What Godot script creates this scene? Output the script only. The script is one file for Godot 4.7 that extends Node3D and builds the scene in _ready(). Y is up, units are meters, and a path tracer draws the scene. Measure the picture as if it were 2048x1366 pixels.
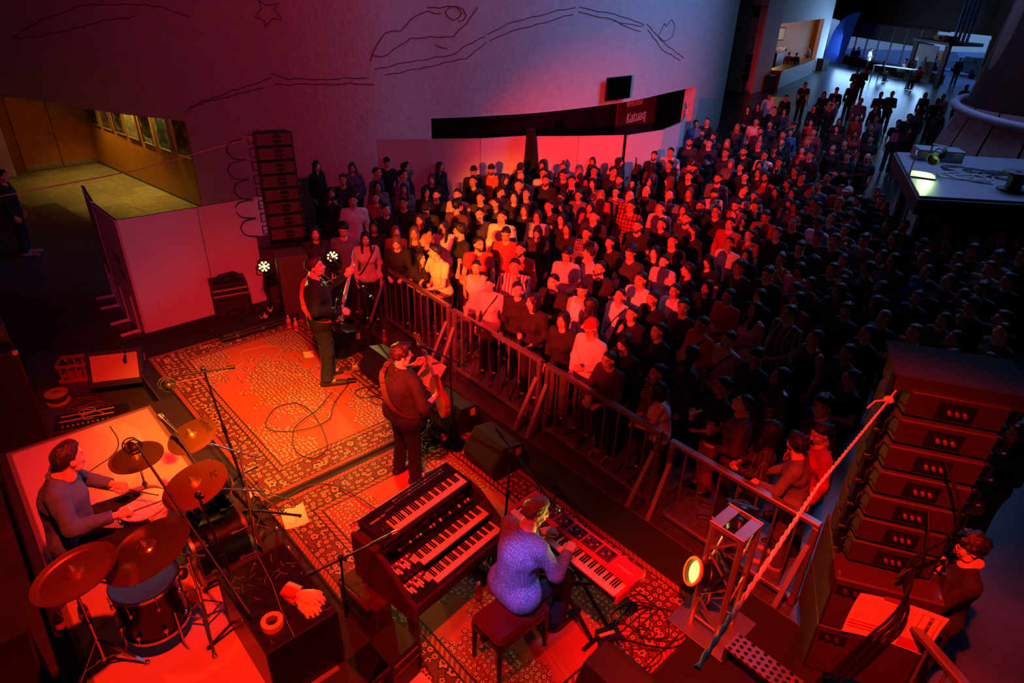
extends Node3D
# A concert in the foyer of an arts centre, seen from a balcony above the stage.

var env: Environment

func _ready() -> void:
	# ---- camera ----
	var cam := Camera3D.new()
	cam.name = "camera"
	cam.fov = 55.4
	cam.near = 0.05
	cam.far = 200.0
	cam.transform = Transform3D(Basis(Vector3(0.99951, 0.02739, -0.01504), Vector3(-0.03125, 0.87618, -0.48098), Vector3(0.0, 0.48121, 0.87660)), Vector3(0, 5.2, 0))
	add_child(cam)
	cam.current = true
	# ---- sky seen through the far windows, and the exposure ----
	env = Environment.new()
	var sky_m := ProceduralSkyMaterial.new()
	sky_m.sky_top_color = Color(0.16, 0.3, 0.6)
	sky_m.sky_horizon_color = Color(0.45, 0.66, 0.95)
	sky_m.ground_bottom_color = Color(0.3, 0.42, 0.6)
	sky_m.ground_horizon_color = Color(0.45, 0.6, 0.85)
	var sky := Sky.new()
	sky.sky_material = sky_m
	env.background_mode = Environment.BG_SKY
	env.sky = sky
	env.background_energy_multiplier = 1.0
	env.tonemap_mode = Environment.TONE_MAPPER_LINEAR
	env.tonemap_exposure = 1.0
	env.sdfgi_enabled = true
	env.ssao_enabled = true
	env.ssil_enabled = true
	var we := WorldEnvironment.new()
	we.name = "world"
	we.environment = env
	add_child(we)
	# ---- stage lamps hung above the balcony edge, outside the picture ----
	var red := Color(1.0, 0.13, 0.06)
	spot("stage_wash_light", Vector3(-1.2, 7.2, -2.2), Vector3(-2.7, 0.3, -7.0), red, 95, 24, 0.7)
	spot("rug_amber_light", Vector3(-0.4, 7.2, -1.6), Vector3(-3.3, 0, -6.6), Color(1.0, 0.6, 0.12), 210, 13, 1.0)
	spot("crowd_red_light", Vector3(-3.0, 4.2, -0.3), Vector3(0.9, 1.4, -10.8), Color(1.0, 0.16, 0.11), 560, 16, 1.0)
	spot("crowd_amber_light", Vector3(-2.6, 4.2, -0.3), Vector3(-0.9, 1.5, -10.4), Color(1.0, 0.6, 0.15), 190, 6.5, 1.0)
	spot("wall_red_light", Vector3(-1.5, 7.0, -2.0), Vector3(-3.0, 3.5, -14.0), Color(1.0, 0.2, 0.42), 26, 50, 1.0)
	spot("drum_red_light", Vector3(-0.6, 7.0, -1.4), Vector3(-2.9, 0.4, -3.9), Color(1.0, 0.16, 0.06), 95, 26, 0.7)
	spot("keys_red_light", Vector3(-2.6, 7.0, -1.2), Vector3(0.2, 0.6, -3.8), red, 42, 20, 0.9)
	spot("tower_red_light", Vector3(0.4, 7.0, -1.0), Vector3(2.4, 1.0, -3.0), red, 190, 20, 0.8)
	spot("keys_blue_light", Vector3(-0.6, 7.0, -0.8), Vector3(0.15, 1.15, -3.55), Color(0.4, 0.48, 1.0), 80, 2.6, 0.6)
	# ---- daylight: a roof light above the foyer and the windows at its end ----
	area("roof_light", Vector3(9.5, 8.9, -16.0), Vector3(-3.0, 0.0, -15.0), Vector2(7, 7), Color(0.5, 0.64, 1.0), 75.0)
	area("window_light", Vector3(26.6, 1.6, -53.0), Vector3(0, 1.0, -50.0), Vector2(12, 1.6), Color(0.55, 0.75, 1.0), 60.0)
	build_room()
	build_stage()
	build_band()
	build_gear()
	build_far()
	build_crowd()

func spot(called: String, from: Vector3, to: Vector3, c: Color, e: float, cone: float, soft: float, size := 0.08) -> SpotLight3D:
	var l := SpotLight3D.new()
	l.name = called
	l.light_color = c
	l.light_energy = e
	l.spot_angle = cone
	l.spot_angle_attenuation = soft
	l.spot_range = 60
	l.spot_attenuation = 2.0
	l.light_size = size
	l.shadow_enabled = true
	l.look_at_from_position(from, to, Vector3.UP if absf((to - from).normalized().y) < 0.99 else Vector3.RIGHT)
	add_child(l, true)
	return l

func area(called: String, from: Vector3, to: Vector3, size: Vector2, c: Color, e: float) -> void:
	var l := AreaLight3D.new()
	l.name = called
	l.area_size = size
	l.light_color = c
	l.light_energy = e
	l.area_range = 80
	l.area_attenuation = 2.0
	l.shadow_enabled = true
	l.look_at_from_position(from, to, Vector3.UP)
	add_child(l, true)
# ---------- mesh building ----------
class MB:
	var v := PackedVector3Array()
	var n := PackedVector3Array()
	var c := PackedColorArray()
	var uv := PackedVector2Array()
	var ix := PackedInt32Array()
	var col := Color.WHITE
	var x := Transform3D.IDENTITY
	func put(p: Vector3, q: Vector3, t := Vector2.ZERO) -> void:
		v.append(x * p)
		n.append((x.basis * q).normalized())
		c.append(col)
		uv.append(t)
	func tri(a: Vector3, b: Vector3, d: Vector3) -> void:
		var q := (b - a).cross(d - a).normalized()
		var k := v.size()
		put(a, q); put(b, q); put(d, q)
		ix.append_array([k, k + 2, k + 1])
	func quad(a: Vector3, b: Vector3, d: Vector3, e: Vector3, flip := false) -> void:
		var q := (b - a).cross(d - a).normalized()
		if q.length() < 0.5:
			q = (d - a).cross(e - a).normalized()
		var k := v.size()
		put(a, q, Vector2(0, 1)); put(b, q, Vector2(1, 1)); put(d, q, Vector2(1, 0)); put(e, q, Vector2(0, 0))
		ix.append_array([k, k + 2, k + 1, k, k + 3, k + 2])
	func box(m: Vector3, s: Vector3, bev := 0.0) -> MB:
		var h := s * 0.5
		var b := minf(bev, minf(h.x, minf(h.y, h.z)) * 0.9)
		if b <= 0.0:
			var p := []
			for i in 8:
				p.append(m + Vector3(h.x if i & 1 else -h.x, h.y if i & 2 else -h.y, h.z if i & 4 else -h.z))
			quad(p[4], p[5], p[7], p[6]); quad(p[1], p[0], p[2], p[3]); quad(p[5], p[1], p[3], p[7])
			quad(p[0], p[4], p[6], p[2]); quad(p[6], p[7], p[3], p[2]); quad(p[0], p[1], p[5], p[4])
			return self
		# chamfered: three rings of corner points
		var f := func(sx: float, sy: float, sz: float, ax: int) -> Vector3:
			var w := Vector3(sx * (h.x - b), sy * (h.y - b), sz * (h.z - b))
			w[ax] = [sx, sy, sz][ax] * h[ax]
			return m + w
		for ax in 3:
			var a1 := (ax + 1) % 3
			var a2 := (ax + 2) % 3
			for s1 in [-1.0, 1.0]:
				var g := func(u: float, w2: float) -> Vector3:
					var r := [0.0, 0.0, 0.0]
					r[ax] = s1; r[a1] = u; r[a2] = w2
					return f.call(r[0], r[1], r[2], ax)
				var A: Vector3 = g.call(-1.0, -1.0)
				var B: Vector3 = g.call(1.0, -1.0)
				var C: Vector3 = g.call(1.0, 1.0)
				var D: Vector3 = g.call(-1.0, 1.0)
				if s1 > 0: quad(A, B, C, D)
				else: quad(A, D, C, B)
			for s1 in [-1.0, 1.0]:
				for s2 in [-1.0, 1.0]:
					var r0 := [0.0, 0.0, 0.0]
					r0[ax] = -1.0; r0[a1] = s1; r0[a2] = s2
					var r1 := r0.duplicate()
					r1[ax] = 1.0
					var A: Vector3 = f.call(r0[0], r0[1], r0[2], a1)
					var B: Vector3 = f.call(r1[0], r1[1], r1[2], a1)
					var C: Vector3 = f.call(r1[0], r1[1], r1[2], a2)
					var D: Vector3 = f.call(r0[0], r0[1], r0[2], a2)
					if s1 * s2 < 0: quad(A, B, C, D)
					else: quad(A, D, C, B)
		for i in 8:
			var sx := 1.0 if i & 1 else -1.0
			var sy := 1.0 if i & 2 else -1.0
			var sz := 1.0 if i & 4 else -1.0
			var A: Vector3 = f.call(sx, sy, sz, 0)
			var B: Vector3 = f.call(sx, sy, sz, 1)
			var C: Vector3 = f.call(sx, sy, sz, 2)
			if sx * sy * sz > 0: tri(A, B, C)
			else: tri(A, C, B)
		return self
	func bar(a: Vector3, b: Vector3, w: float, h: float, bev := 0.0) -> MB:
		# square bar between two points, h measured as near to up as it can be
		var z := (b - a).normalized()
		var up := Vector3.UP if absf(z.y) < 0.95 else Vector3.RIGHT
		var xx := up.cross(z).normalized()
		var yy := z.cross(xx)
		var keep := x
		x = x * Transform3D(Basis(xx, yy, z), (a + b) * 0.5)
		box(Vector3.ZERO, Vector3(w, h, (b - a).length()), bev)
		x = keep
		return self
	func path(pts: Array, r: float, seg := 8, r2 := -1.0) -> MB:
		var m := pts.size()
		if m < 2: return self
		if r2 < 0: r2 = r
		var d0: Vector3 = (pts[1] - pts[0]).normalized()
		var u := (Vector3.UP if absf(d0.y) < 0.9 else Vector3.RIGHT).cross(d0).normalized()
		var k := v.size()
		for i in m:
			var d: Vector3 = (pts[mini(i + 1, m - 1)] - pts[maxi(i - 1, 0)]).normalized()
			u = (u - d * u.dot(d)).normalized()
			var w := d.cross(u)
			var rr := lerpf(r, r2, float(i) / (m - 1))
			for j in seg:
				var t := TAU * j / seg
				var q := u * cos(t) + w * sin(t)
				put(pts[i] + q * rr, q, Vector2(float(j) / seg, i))
		for i in m - 1:
			for j in seg:
				var a := k + i * seg + j
				var b := k + i * seg + (j + 1) % seg
				ix.append_array([a, a + seg, b, b, a + seg, b + seg])
		for e in 2:
			var i := 0 if e == 0 else m - 1
			var d: Vector3 = (pts[0] - pts[1]).normalized() if e == 0 else (pts[m - 1] - pts[m - 2]).normalized()
			var kk := v.size()
			put(pts[i], d)
			for j in seg:
				put(x.affine_inverse() * v[k + i * seg + j], d)
			for j in seg:
				if e == 0: ix.append_array([kk, kk + 1 + j, kk + 1 + (j + 1) % seg])
				else: ix.append_array([kk, kk + 1 + (j + 1) % seg, kk + 1 + j])
		return self
	func cyl(a: Vector3, b: Vector3, r: float, r2 := -1.0, seg := 12) -> MB:
		return path([a, b], r, seg, r2)
	func lathe(prof: Array, seg := 24, arc := TAU) -> MB:
		# prof: Vector2(radius, height) from bottom to top along the outside
		for i in prof.size() - 1:
			var p: Vector2 = prof[i]
			var q: Vector2 = prof[i + 1]
			var d := (q - p).normalized()
			var nn := Vector2(d.y, -d.x)
			var k := v.size()
			for j in seg + 1:
				var t := arc * j / seg
				var e := Vector3(cos(t), 0, sin(t))
				put(e * p.x + Vector3.UP * p.y, e * nn.x + Vector3.UP * nn.y, Vector2(0.5 + 0.5 * e.x * p.x, 0.5 + 0.5 * e.z * p.x))
				put(e * q.x + Vector3.UP * q.y, e * nn.x + Vector3.UP * nn.y, Vector2(0.5 + 0.5 * e.x * q.x, 0.5 + 0.5 * e.z * q.x))
			for j in seg:
				var a := k + j * 2
				if p.x > 1e-5: ix.append_array([a, a + 2, a + 1])
				if q.x > 1e-5: ix.append_array([a + 1, a + 2, a + 3])
		return self
	func lathe_at(p: Vector3, r: float, h: float) -> void:
		var keep := x
		x = x * Transform3D(Basis.IDENTITY, p)
		lathe([Vector2(0, 0), Vector2(r * 0.8, 0), Vector2(r, h), Vector2(0, h * 0.9)], 8)
		x = keep
	func ell(m: Vector3, r: Vector3, seg := 12) -> MB:
		var rows := maxi(4, seg / 2)
		var k := v.size()
		for i in rows + 1:
			var f := PI * i / rows
			for j in seg + 1:
				var t := TAU * j / seg
				var q := Vector3(sin(f) * cos(t), cos(f), sin(f) * sin(t))
				put(m + q * r, q / r)
		for i in rows:
			for j in seg:
				var a := k + i * (seg + 1) + j
				ix.append_array([a, a + seg + 1, a + 1, a + 1, a + seg + 1, a + seg + 2])
		return self
	func prism(poly: PackedVector2Array, d: float, bev := 0.0) -> MB:
		# polygon in XY, thickness d along Z, centred on z = 0
		if Geometry2D.is_polygon_clockwise(poly):
			poly.reverse()
		var inner := poly
		if bev > 0:
			var off := Geometry2D.offset_polygon(poly, -bev, Geometry2D.JOIN_MITER)
			if off.size() == 1 and off[0].size() == poly.size():
				# match the nearest starting corner
				var best := 0
				for i in poly.size():
					if off[0][i].distance_to(poly[0]) < off[0][best].distance_to(poly[0]): best = i
				inner = PackedVector2Array()
				for i in poly.size(): inner.append(off[0][(best + i) % poly.size()])
		var ts := Geometry2D.triangulate_polygon(inner)
		for s in [-1.0, 1.0]:
			var z: float = s * d * 0.5
			for i in range(0, ts.size(), 3):
				var a := Vector3(inner[ts[i]].x, inner[ts[i]].y, z)
				var b := Vector3(inner[ts[i + 1]].x, inner[ts[i + 1]].y, z)
				var e := Vector3(inner[ts[i + 2]].x, inner[ts[i + 2]].y, z)
				var up := (b - a).cross(e - a).z > 0
				if up == (s > 0): tri(a, b, e)
				else: tri(a, e, b)
		var m := poly.size()
		for i in m:
			var j := (i + 1) % m
			var zo := d * 0.5 - (bev if inner != poly else 0.0)
			quad(Vector3(poly[i].x, poly[i].y, -zo), Vector3(poly[j].x, poly[j].y, -zo), Vector3(poly[j].x, poly[j].y, zo), Vector3(poly[i].x, poly[i].y, zo))
			if inner != poly:
				for s in [-1.0, 1.0]:
					var A := Vector3(poly[i].x, poly[i].y, s * zo)
					var B := Vector3(poly[j].x, poly[j].y, s * zo)
					var C := Vector3(inner[j].x, inner[j].y, s * d * 0.5)
					var D := Vector3(inner[i].x, inner[i].y, s * d * 0.5)
					if s > 0: quad(A, B, C, D)
					else: quad(A, D, C, B)
		return self
	func add(a: Array, t := Transform3D.IDENTITY) -> MB:
		# arrays [v, n, ix] or [v, n, ix, c]
		var k := v.size()
		var tt := x * t
		v.append_array(tt * a[0])
		var nb := Transform3D(tt.basis, Vector3.ZERO)
		n.append_array(nb * a[1])
		if a.size() > 3: c.append_array(a[3])
		else:
			var cc := PackedColorArray()
			cc.resize(a[0].size())
			cc.fill(col)
			c.append_array(cc)
		var uu := PackedVector2Array()
		uu.resize(a[0].size())
		uv.append_array(uu)
		for i in a[2]: ix.append(i + k)
		return self
	func mesh() -> ArrayMesh:
		var a := []
		a.resize(Mesh.ARRAY_MAX)
		a[Mesh.ARRAY_VERTEX] = v
		a[Mesh.ARRAY_NORMAL] = n
		a[Mesh.ARRAY_COLOR] = c
		a[Mesh.ARRAY_TEX_UV] = uv
		a[Mesh.ARRAY_INDEX] = ix
		var m := ArrayMesh.new()
		if v.size(): m.add_surface_from_arrays(Mesh.PRIMITIVE_TRIANGLES, a)
		return m

var names := {}
func numbered(called: String) -> String:
	var k: int = names.get(called, 0)
	names[called] = k + 1
	return called if k == 0 else "%s_%03d" % [called, k]

func obj(called: String, shape, m: Material, parent: Node3D = null, label := "") -> MeshInstance3D:
	var o := MeshInstance3D.new()
	o.mesh = shape.mesh() if shape is MB else shape
	o.material_override = m
	o.name = called if parent else numbered(called)
	(parent if parent else self).add_child(o, true)
	if label: o.set_meta("label", label)
	return o

func thing(called: String, label: String, category: String, t := Transform3D.IDENTITY, group := "") -> Node3D:
	var o := Node3D.new()
	o.name = numbered(called)
	add_child(o, true)
	o.transform = t
	return tag(o, label, category, group)

func tag(o: Node3D, label: String, category: String, group := "", kind := "") -> Node3D:
	o.set_meta("label", label)
	o.set_meta("category", category)
	if group: o.set_meta("group", group)
	if kind: o.set_meta("kind", kind)
	return o

func struct(called: String, shape, m: Material, parent: Node3D = null) -> MeshInstance3D:
	var o := obj(called, shape, m, parent)
	if parent == null: o.set_meta("kind", "structure")
	return o

func at(p: Vector3, yaw := 0.0) -> Transform3D:
	return Transform3D(Basis(Vector3.UP, deg_to_rad(yaw)), p)

# ---------- materials ----------
var mats := {}
func M(hex: String, rough := 0.6, metal := 0.0) -> StandardMaterial3D:
	var key := "%s %s %s" % [hex, rough, metal]
	if not mats.has(key):
		var m := StandardMaterial3D.new()
		m.albedo_color = Color(hex)
		m.roughness = rough
		m.metallic = metal
		mats[key] = m
	return mats[key]

func noise_tex(freq: float, lo: Color, hi: Color, oct := 4, size := 512, seed_ := 1, kind := FastNoiseLite.TYPE_SIMPLEX_SMOOTH) -> NoiseTexture2D:
	var f := FastNoiseLite.new()
	f.noise_type = kind
	f.frequency = freq
	f.fractal_octaves = oct
	f.seed = seed_
	var t := NoiseTexture2D.new()
	t.width = size
	t.height = size
	t.seamless = true
	t.noise = f
	var g := Gradient.new()
	g.set_color(0, lo)
	g.set_color(1, hi)
	t.color_ramp = g
	return t

func noise_normal(freq: float, strength: float, oct := 3, size := 256, seed_ := 3) -> NoiseTexture2D:
	var f := FastNoiseLite.new()
	f.frequency = freq
	f.fractal_octaves = oct
	f.seed = seed_
	var t := NoiseTexture2D.new()
	t.width = size
	t.height = size
	t.seamless = true
	t.as_normal_map = true
	t.bump_strength = strength
	t.noise = f
	return t

func img_tex(w: int, h: int, f: Callable) -> ImageTexture:
	var im := Image.create(w, h, false, Image.FORMAT_RGB8)
	for y in h:
		for x in w:
			im.set_pixel(x, y, f.call(x, y))
	return ImageTexture.create_from_image(im)

func textured(t: Texture2D, rough := 0.7, tri := 0.0, world := true, metal := 0.0) -> StandardMaterial3D:
	var m := StandardMaterial3D.new()
	m.albedo_texture = t
	m.roughness = rough
	m.metallic = metal
	if tri > 0:
		m.uv1_triplanar = true
		m.uv1_world_triplanar = world
		m.uv1_scale = Vector3.ONE * tri
	return m
# ---------- bodies: smooth-joined tapered capsules meshed as surface nets ----------
# a prim: {a, b, ra, rb, s (stretch), k, sub, cp, cn} for a capsule or {c, r, k, sub, cp, cn} for an ellipsoid
func cap(a: Vector3, b: Vector3, ra: float, rb := -1.0, s := Vector3.ONE, k := -1.0) -> Dictionary:
	return {"a": a, "b": b, "ra": ra, "rb": ra if rb < 0 else rb, "s": s, "k": k}
func egg(c: Vector3, r: Vector3, k := -1.0) -> Dictionary:
	return {"c": c, "r": r, "k": k}
func minus(p: Dictionary) -> Dictionary:
	p["sub"] = true
	return p
func cut(p: Dictionary, at_: Vector3, out_: Vector3) -> Dictionary:
	p["cp"] = at_
	p["cn"] = out_.normalized()
	return p

func nets(prims: Array, cell: float, k0: float, cuts := []) -> Array:
	var lo := Vector3.ONE * 1e9
	var hi := -lo
	var boxes := []
	for p in prims:
		var l: Vector3
		var h: Vector3
		if p.has("c"):
			l = p.c - p.r
			h = p.c + p.r
		else:
			var r: Vector3 = Vector3.ONE * maxf(p.ra, p.rb) / (p.s as Vector3)
			l = (p.a as Vector3).min(p.b) - r
			h = (p.a as Vector3).max(p.b) + r
		var mg := 3.2 * cell + (k0 if p.k < 0 else float(p.k)) * 0.5
		boxes.append([l - Vector3.ONE * mg, h + Vector3.ONE * mg])
		if not p.has("sub"):
			lo = lo.min(l)
			hi = hi.max(h)
	lo -= Vector3.ONE * cell * 2.5
	hi += Vector3.ONE * cell * 2.5
	var nx := int((hi.x - lo.x) / cell) + 1
	var ny := int((hi.y - lo.y) / cell) + 1
	var nz := int((hi.z - lo.z) / cell) + 1
	var nxy := nx * ny
	var f := PackedFloat32Array()
	f.resize(nxy * nz)
	f.fill(9.0)
	for n in prims.size():
		var p: Dictionary = prims[n]
		var l: Vector3 = (boxes[n][0] - lo) / cell
		var h: Vector3 = (boxes[n][1] - lo) / cell
		var x0 := maxi(int(l.x), 0)
		var x1 := mini(int(h.x) + 1, nx - 1)
		var y0 := maxi(int(l.y), 0)
		var y1 := mini(int(h.y) + 1, ny - 1)
		var z0 := maxi(int(l.z), 0)
		var z1 := mini(int(h.z) + 1, nz - 1)
		var k: float = k0 if p.k < 0 else float(p.k)
		var sub: bool = p.has("sub")
		var has_cut: bool = p.has("cp")
		var cp: Vector3 = p.cp if has_cut else Vector3.ZERO
		var cn: Vector3 = p.cn if has_cut else Vector3.ZERO
		var is_egg: bool = p.has("c")
		var a: Vector3 = p.c if is_egg else p.a
		var ba := Vector3.ZERO
		var inv := 0.0
		var ra := 0.0
		var dr := 0.0
		var s := Vector3.ONE
		if is_egg:
			s = Vector3.ONE / (p.r as Vector3)
		else:
			ba = p.b - p.a
			inv = 1.0 / maxf(ba.length_squared(), 1e-9)
			ra = p.ra
			dr = p.rb - p.ra
			s = p.s
		var s2 := s * s
		for z in range(z0, z1 + 1):
			for y in range(y0, y1 + 1):
				var i := z * nxy + y * nx + x0
				var q := lo + Vector3(x0, y, z) * cell - a
				for x in range(x0, x1 + 1):
					var d: float
					if is_egg:
						var l1 := (q * s).length()
						d = l1 * (l1 - 1.0) / maxf((q * s2).length(), 1e-6)
					else:
						var t := clampf(q.dot(ba) * inv, 0.0, 1.0)
						d = ((q - ba * t) * s).length() - ra - dr * t
					if has_cut:
						d = maxf(d, (q + a - cp).dot(cn))
					var o := f[i]
					if sub:
						d = -d
						var e := maxf(k - absf(o - d), 0.0)
						f[i] = maxf(o, d) + (e * e / (4.0 * k) if k > 0.0 else 0.0)
					elif o > 8.0:
						f[i] = d
					else:
						var e := maxf(k - absf(o - d), 0.0)
						f[i] = minf(o, d) - (e * e / (4.0 * k) if k > 0.0 else 0.0)
					i += 1
					q.x += cell
	for c in cuts:
		var cp: Vector3 = c[0] - lo
		var cn: Vector3 = (c[1] as Vector3).normalized()
		for z in nz:
			for y in ny:
				var i := z * nxy + y * nx
				var base := (Vector3(0, y, z) * cell - cp).dot(cn)
				for x in nx:
					if f[i] < 8.0:
						f[i] = maxf(f[i], base + x * cell * cn.x)
					i += 1
	var v := PackedVector3Array()
	var nn := PackedVector3Array()
	var ix := PackedInt32Array()
	var id := PackedInt32Array()
	id.resize(f.size())
	id.fill(-1)
	var far := 2.6 * cell
	var cells := PackedInt32Array()
	for z in nz - 1:
		for y in ny - 1:
			var i := z * nxy + y * nx - 1
			for x in nx - 1:
				i += 1
				var f0 := f[i]
				if f0 > far or f0 < -far: continue
				var f1 := f[i + 1]
				var f2 := f[i + nx]
				var f3 := f[i + nx + 1]
				var j := i + nxy
				var f4 := f[j]
				var f5 := f[j + 1]
				var f6 := f[j + nx]
				var f7 := f[j + nx + 1]
				var m := int(f0 < 0) + int(f1 < 0) + int(f2 < 0) + int(f3 < 0) + int(f4 < 0) + int(f5 < 0) + int(f6 < 0) + int(f7 < 0)
				if m == 0 or m == 8: continue
				var sum := Vector3.ZERO
				var cnt := 0
				if (f0 < 0) != (f1 < 0): sum += Vector3(f0 / (f0 - f1), 0, 0); cnt += 1
				if (f2 < 0) != (f3 < 0): sum += Vector3(f2 / (f2 - f3), 1, 0); cnt += 1
				if (f4 < 0) != (f5 < 0): sum += Vector3(f4 / (f4 - f5), 0, 1); cnt += 1
				if (f6 < 0) != (f7 < 0): sum += Vector3(f6 / (f6 - f7), 1, 1); cnt += 1
				if (f0 < 0) != (f2 < 0): sum += Vector3(0, f0 / (f0 - f2), 0); cnt += 1
				if (f1 < 0) != (f3 < 0): sum += Vector3(1, f1 / (f1 - f3), 0); cnt += 1
				if (f4 < 0) != (f6 < 0): sum += Vector3(0, f4 / (f4 - f6), 1); cnt += 1
				if (f5 < 0) != (f7 < 0): sum += Vector3(1, f5 / (f5 - f7), 1); cnt += 1
				if (f0 < 0) != (f4 < 0): sum += Vector3(0, 0, f0 / (f0 - f4)); cnt += 1
				if (f1 < 0) != (f5 < 0): sum += Vector3(1, 0, f1 / (f1 - f5)); cnt += 1
				if (f2 < 0) != (f6 < 0): sum += Vector3(0, 1, f2 / (f2 - f6)); cnt += 1
				if (f3 < 0) != (f7 < 0): sum += Vector3(1, 1, f3 / (f3 - f7)); cnt += 1
				id[i] = v.size()
				cells.append(i)
				v.append(lo + (Vector3(x, y, z) + sum / cnt) * cell)
				nn.append(Vector3(f1 + f3 + f5 + f7 - f0 - f2 - f4 - f6, f2 + f3 + f6 + f7 - f0 - f1 - f4 - f5, f4 + f5 + f6 + f7 - f0 - f1 - f2 - f3).normalized())
	for i in cells:
		var neg := f[i] < 0
		# edge along x: cells around it in y and z
		if neg != (f[i + 1] < 0) and i >= nxy + nx: face(ix, id[i], id[i - nx], id[i - nx - nxy], id[i - nxy], neg)
		if neg != (f[i + nx] < 0) and i >= nxy + 1: face(ix, id[i], id[i - nxy], id[i - nxy - 1], id[i - 1], neg)
		if neg != (f[i + nxy] < 0) and i >= nx + 1: face(ix, id[i], id[i - 1], id[i - 1 - nx], id[i - nx], neg)
	return [v, nn, ix]

func face(ix: PackedInt32Array, a: int, b: int, c: int, d: int, neg: bool) -> void:
	if a < 0 or b < 0 or c < 0 or d < 0: return
	if neg: ix.append_array([a, c, b, a, d, c])
	else: ix.append_array([a, b, c, a, c, d])

func mirrored(m: Array) -> Array:
	var v: PackedVector3Array = Transform3D(Basis.from_scale(Vector3(-1, 1, 1)), Vector3.ZERO) * (m[0] as PackedVector3Array)
	var n: PackedVector3Array = Transform3D(Basis.from_scale(Vector3(-1, 1, 1)), Vector3.ZERO) * (m[1] as PackedVector3Array)
	var ix: PackedInt32Array = m[2].duplicate()
	for i in range(0, ix.size(), 3):
		var t := ix[i + 1]
		ix[i + 1] = ix[i + 2]
		ix[i + 2] = t
	return [v, n, ix] + m.slice(3)

# ---------- heads, hands, hair: made once, then turned into place ----------
# head space: the middle of the head at the origin, face towards +z
var parts := {}

func head_shape(fem: bool, cell: float) -> Array:
	var key := "head%s%s" % [fem, cell]
	if parts.has(key): return parts[key]
	var j := 0.9 if fem else 1.0
	var p := [
		egg(Vector3(0, 0.03, -0.014), Vector3(0.074, 0.087, 0.095)), egg(Vector3(0, -0.02, 0.02), Vector3(0.064, 0.083, 0.073)),
		cap(Vector3(-0.034 * j, -0.072, 0.028), Vector3(0.034 * j, -0.072, 0.028), 0.031 * j), egg(Vector3(0, -0.09, 0.058), Vector3(0.022 * j, 0.02, 0.022)),
		egg(Vector3(-0.04, -0.018, 0.054), Vector3(0.024, 0.02, 0.024)), egg(Vector3(0.04, -0.018, 0.054), Vector3(0.024, 0.02, 0.024)),
		cap(Vector3(-0.038, 0.034, 0.068), Vector3(0.038, 0.034, 0.068), 0.013 if fem else 0.017),
		minus(egg(Vector3(-0.032, 0.011, 0.096), Vector3(0.019, 0.013, 0.02), 0.01)), minus(egg(Vector3(0.032, 0.011, 0.096), Vector3(0.019, 0.013, 0.02), 0.01)),
		egg(Vector3(-0.032, 0.010, 0.0735), Vector3.ONE * 0.0135, 0.003), egg(Vector3(0.032, 0.010, 0.0735), Vector3.ONE * 0.0135, 0.003),
		cap(Vector3(0, 0.02, 0.084), Vector3(0, -0.022, 0.105), 0.008, 0.0125 * j, Vector3.ONE, 0.012),
		egg(Vector3(-0.012, -0.026, 0.095), Vector3.ONE * 0.0095, 0.008), egg(Vector3(0.012, -0.026, 0.095), Vector3.ONE * 0.0095, 0.008),
		cap(Vector3(-0.02, -0.055, 0.081), Vector3(0.02, -0.055, 0.081), 0.008, 0.008, Vector3(1, 1, 0.8), 0.006), cap(Vector3(-0.016, -0.066, 0.08), Vector3(0.016, -0.066, 0.08), 0.0085, 0.0085, Vector3(1, 1, 0.8), 0.006),
		minus(cap(Vector3(-0.024, -0.0605, 0.094), Vector3(0.024, -0.0605, 0.094), 0.004, 0.004, Vector3.ONE, 0.004)),
		egg(Vector3(-0.076, 0.0, -0.012), Vector3(0.011, 0.03, 0.018), 0.008), egg(Vector3(0.076, 0.0, -0.012), Vector3(0.011, 0.03, 0.018), 0.008),
		cap(Vector3(0, -0.06, -0.02), Vector3(0, -0.14, -0.035), 0.05 * j),
	]
	var m := nets(p, cell, 0.014)
	var cc := PackedColorArray()
	for q in m[0]:
		var ax := absf(q.x)
		var col := Color(1, 1, 1)
		var e := Vector2(ax - 0.032, q.y - 0.010)
		if q.z > 0.079 and e.length() < 0.0135:
			col = Color(0.06, 0.04, 0.03) if e.length() < 0.007 else Color(0.95, 0.95, 0.92)
			if e.y > 0.0075: col = Color(0.3, 0.2, 0.17)
		elif q.z > 0.055 and absf(q.y - 0.0385 - (0.02 - absf(ax - 0.034)) * 0.12) < (0.004 if fem else 0.0055) and ax > 0.012 and ax < 0.054: col = Color(0.26, 0.18, 0.14)
		elif q.z > 0.074 and q.y < -0.048 and q.y > -0.0745 and ax < 0.025 - absf(q.y + 0.061) * 0.5: col = Color(0.75, 0.32, 0.3) if fem else Color(0.75, 0.45, 0.42)
		if q.z > 0.08 and absf(q.y + 0.0605) < 0.003 and ax < 0.024: col = Color(0.35, 0.15, 0.14)
		if absf(q.x) < 0.02 and absf(q.x) > 0.004 and absf(q.y + 0.034) < 0.004 and q.z > 0.085: col = Color(0.4, 0.2, 0.18)
		cc.append(col)
	m.append(cc)
	parts[key] = m
	return m

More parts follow.
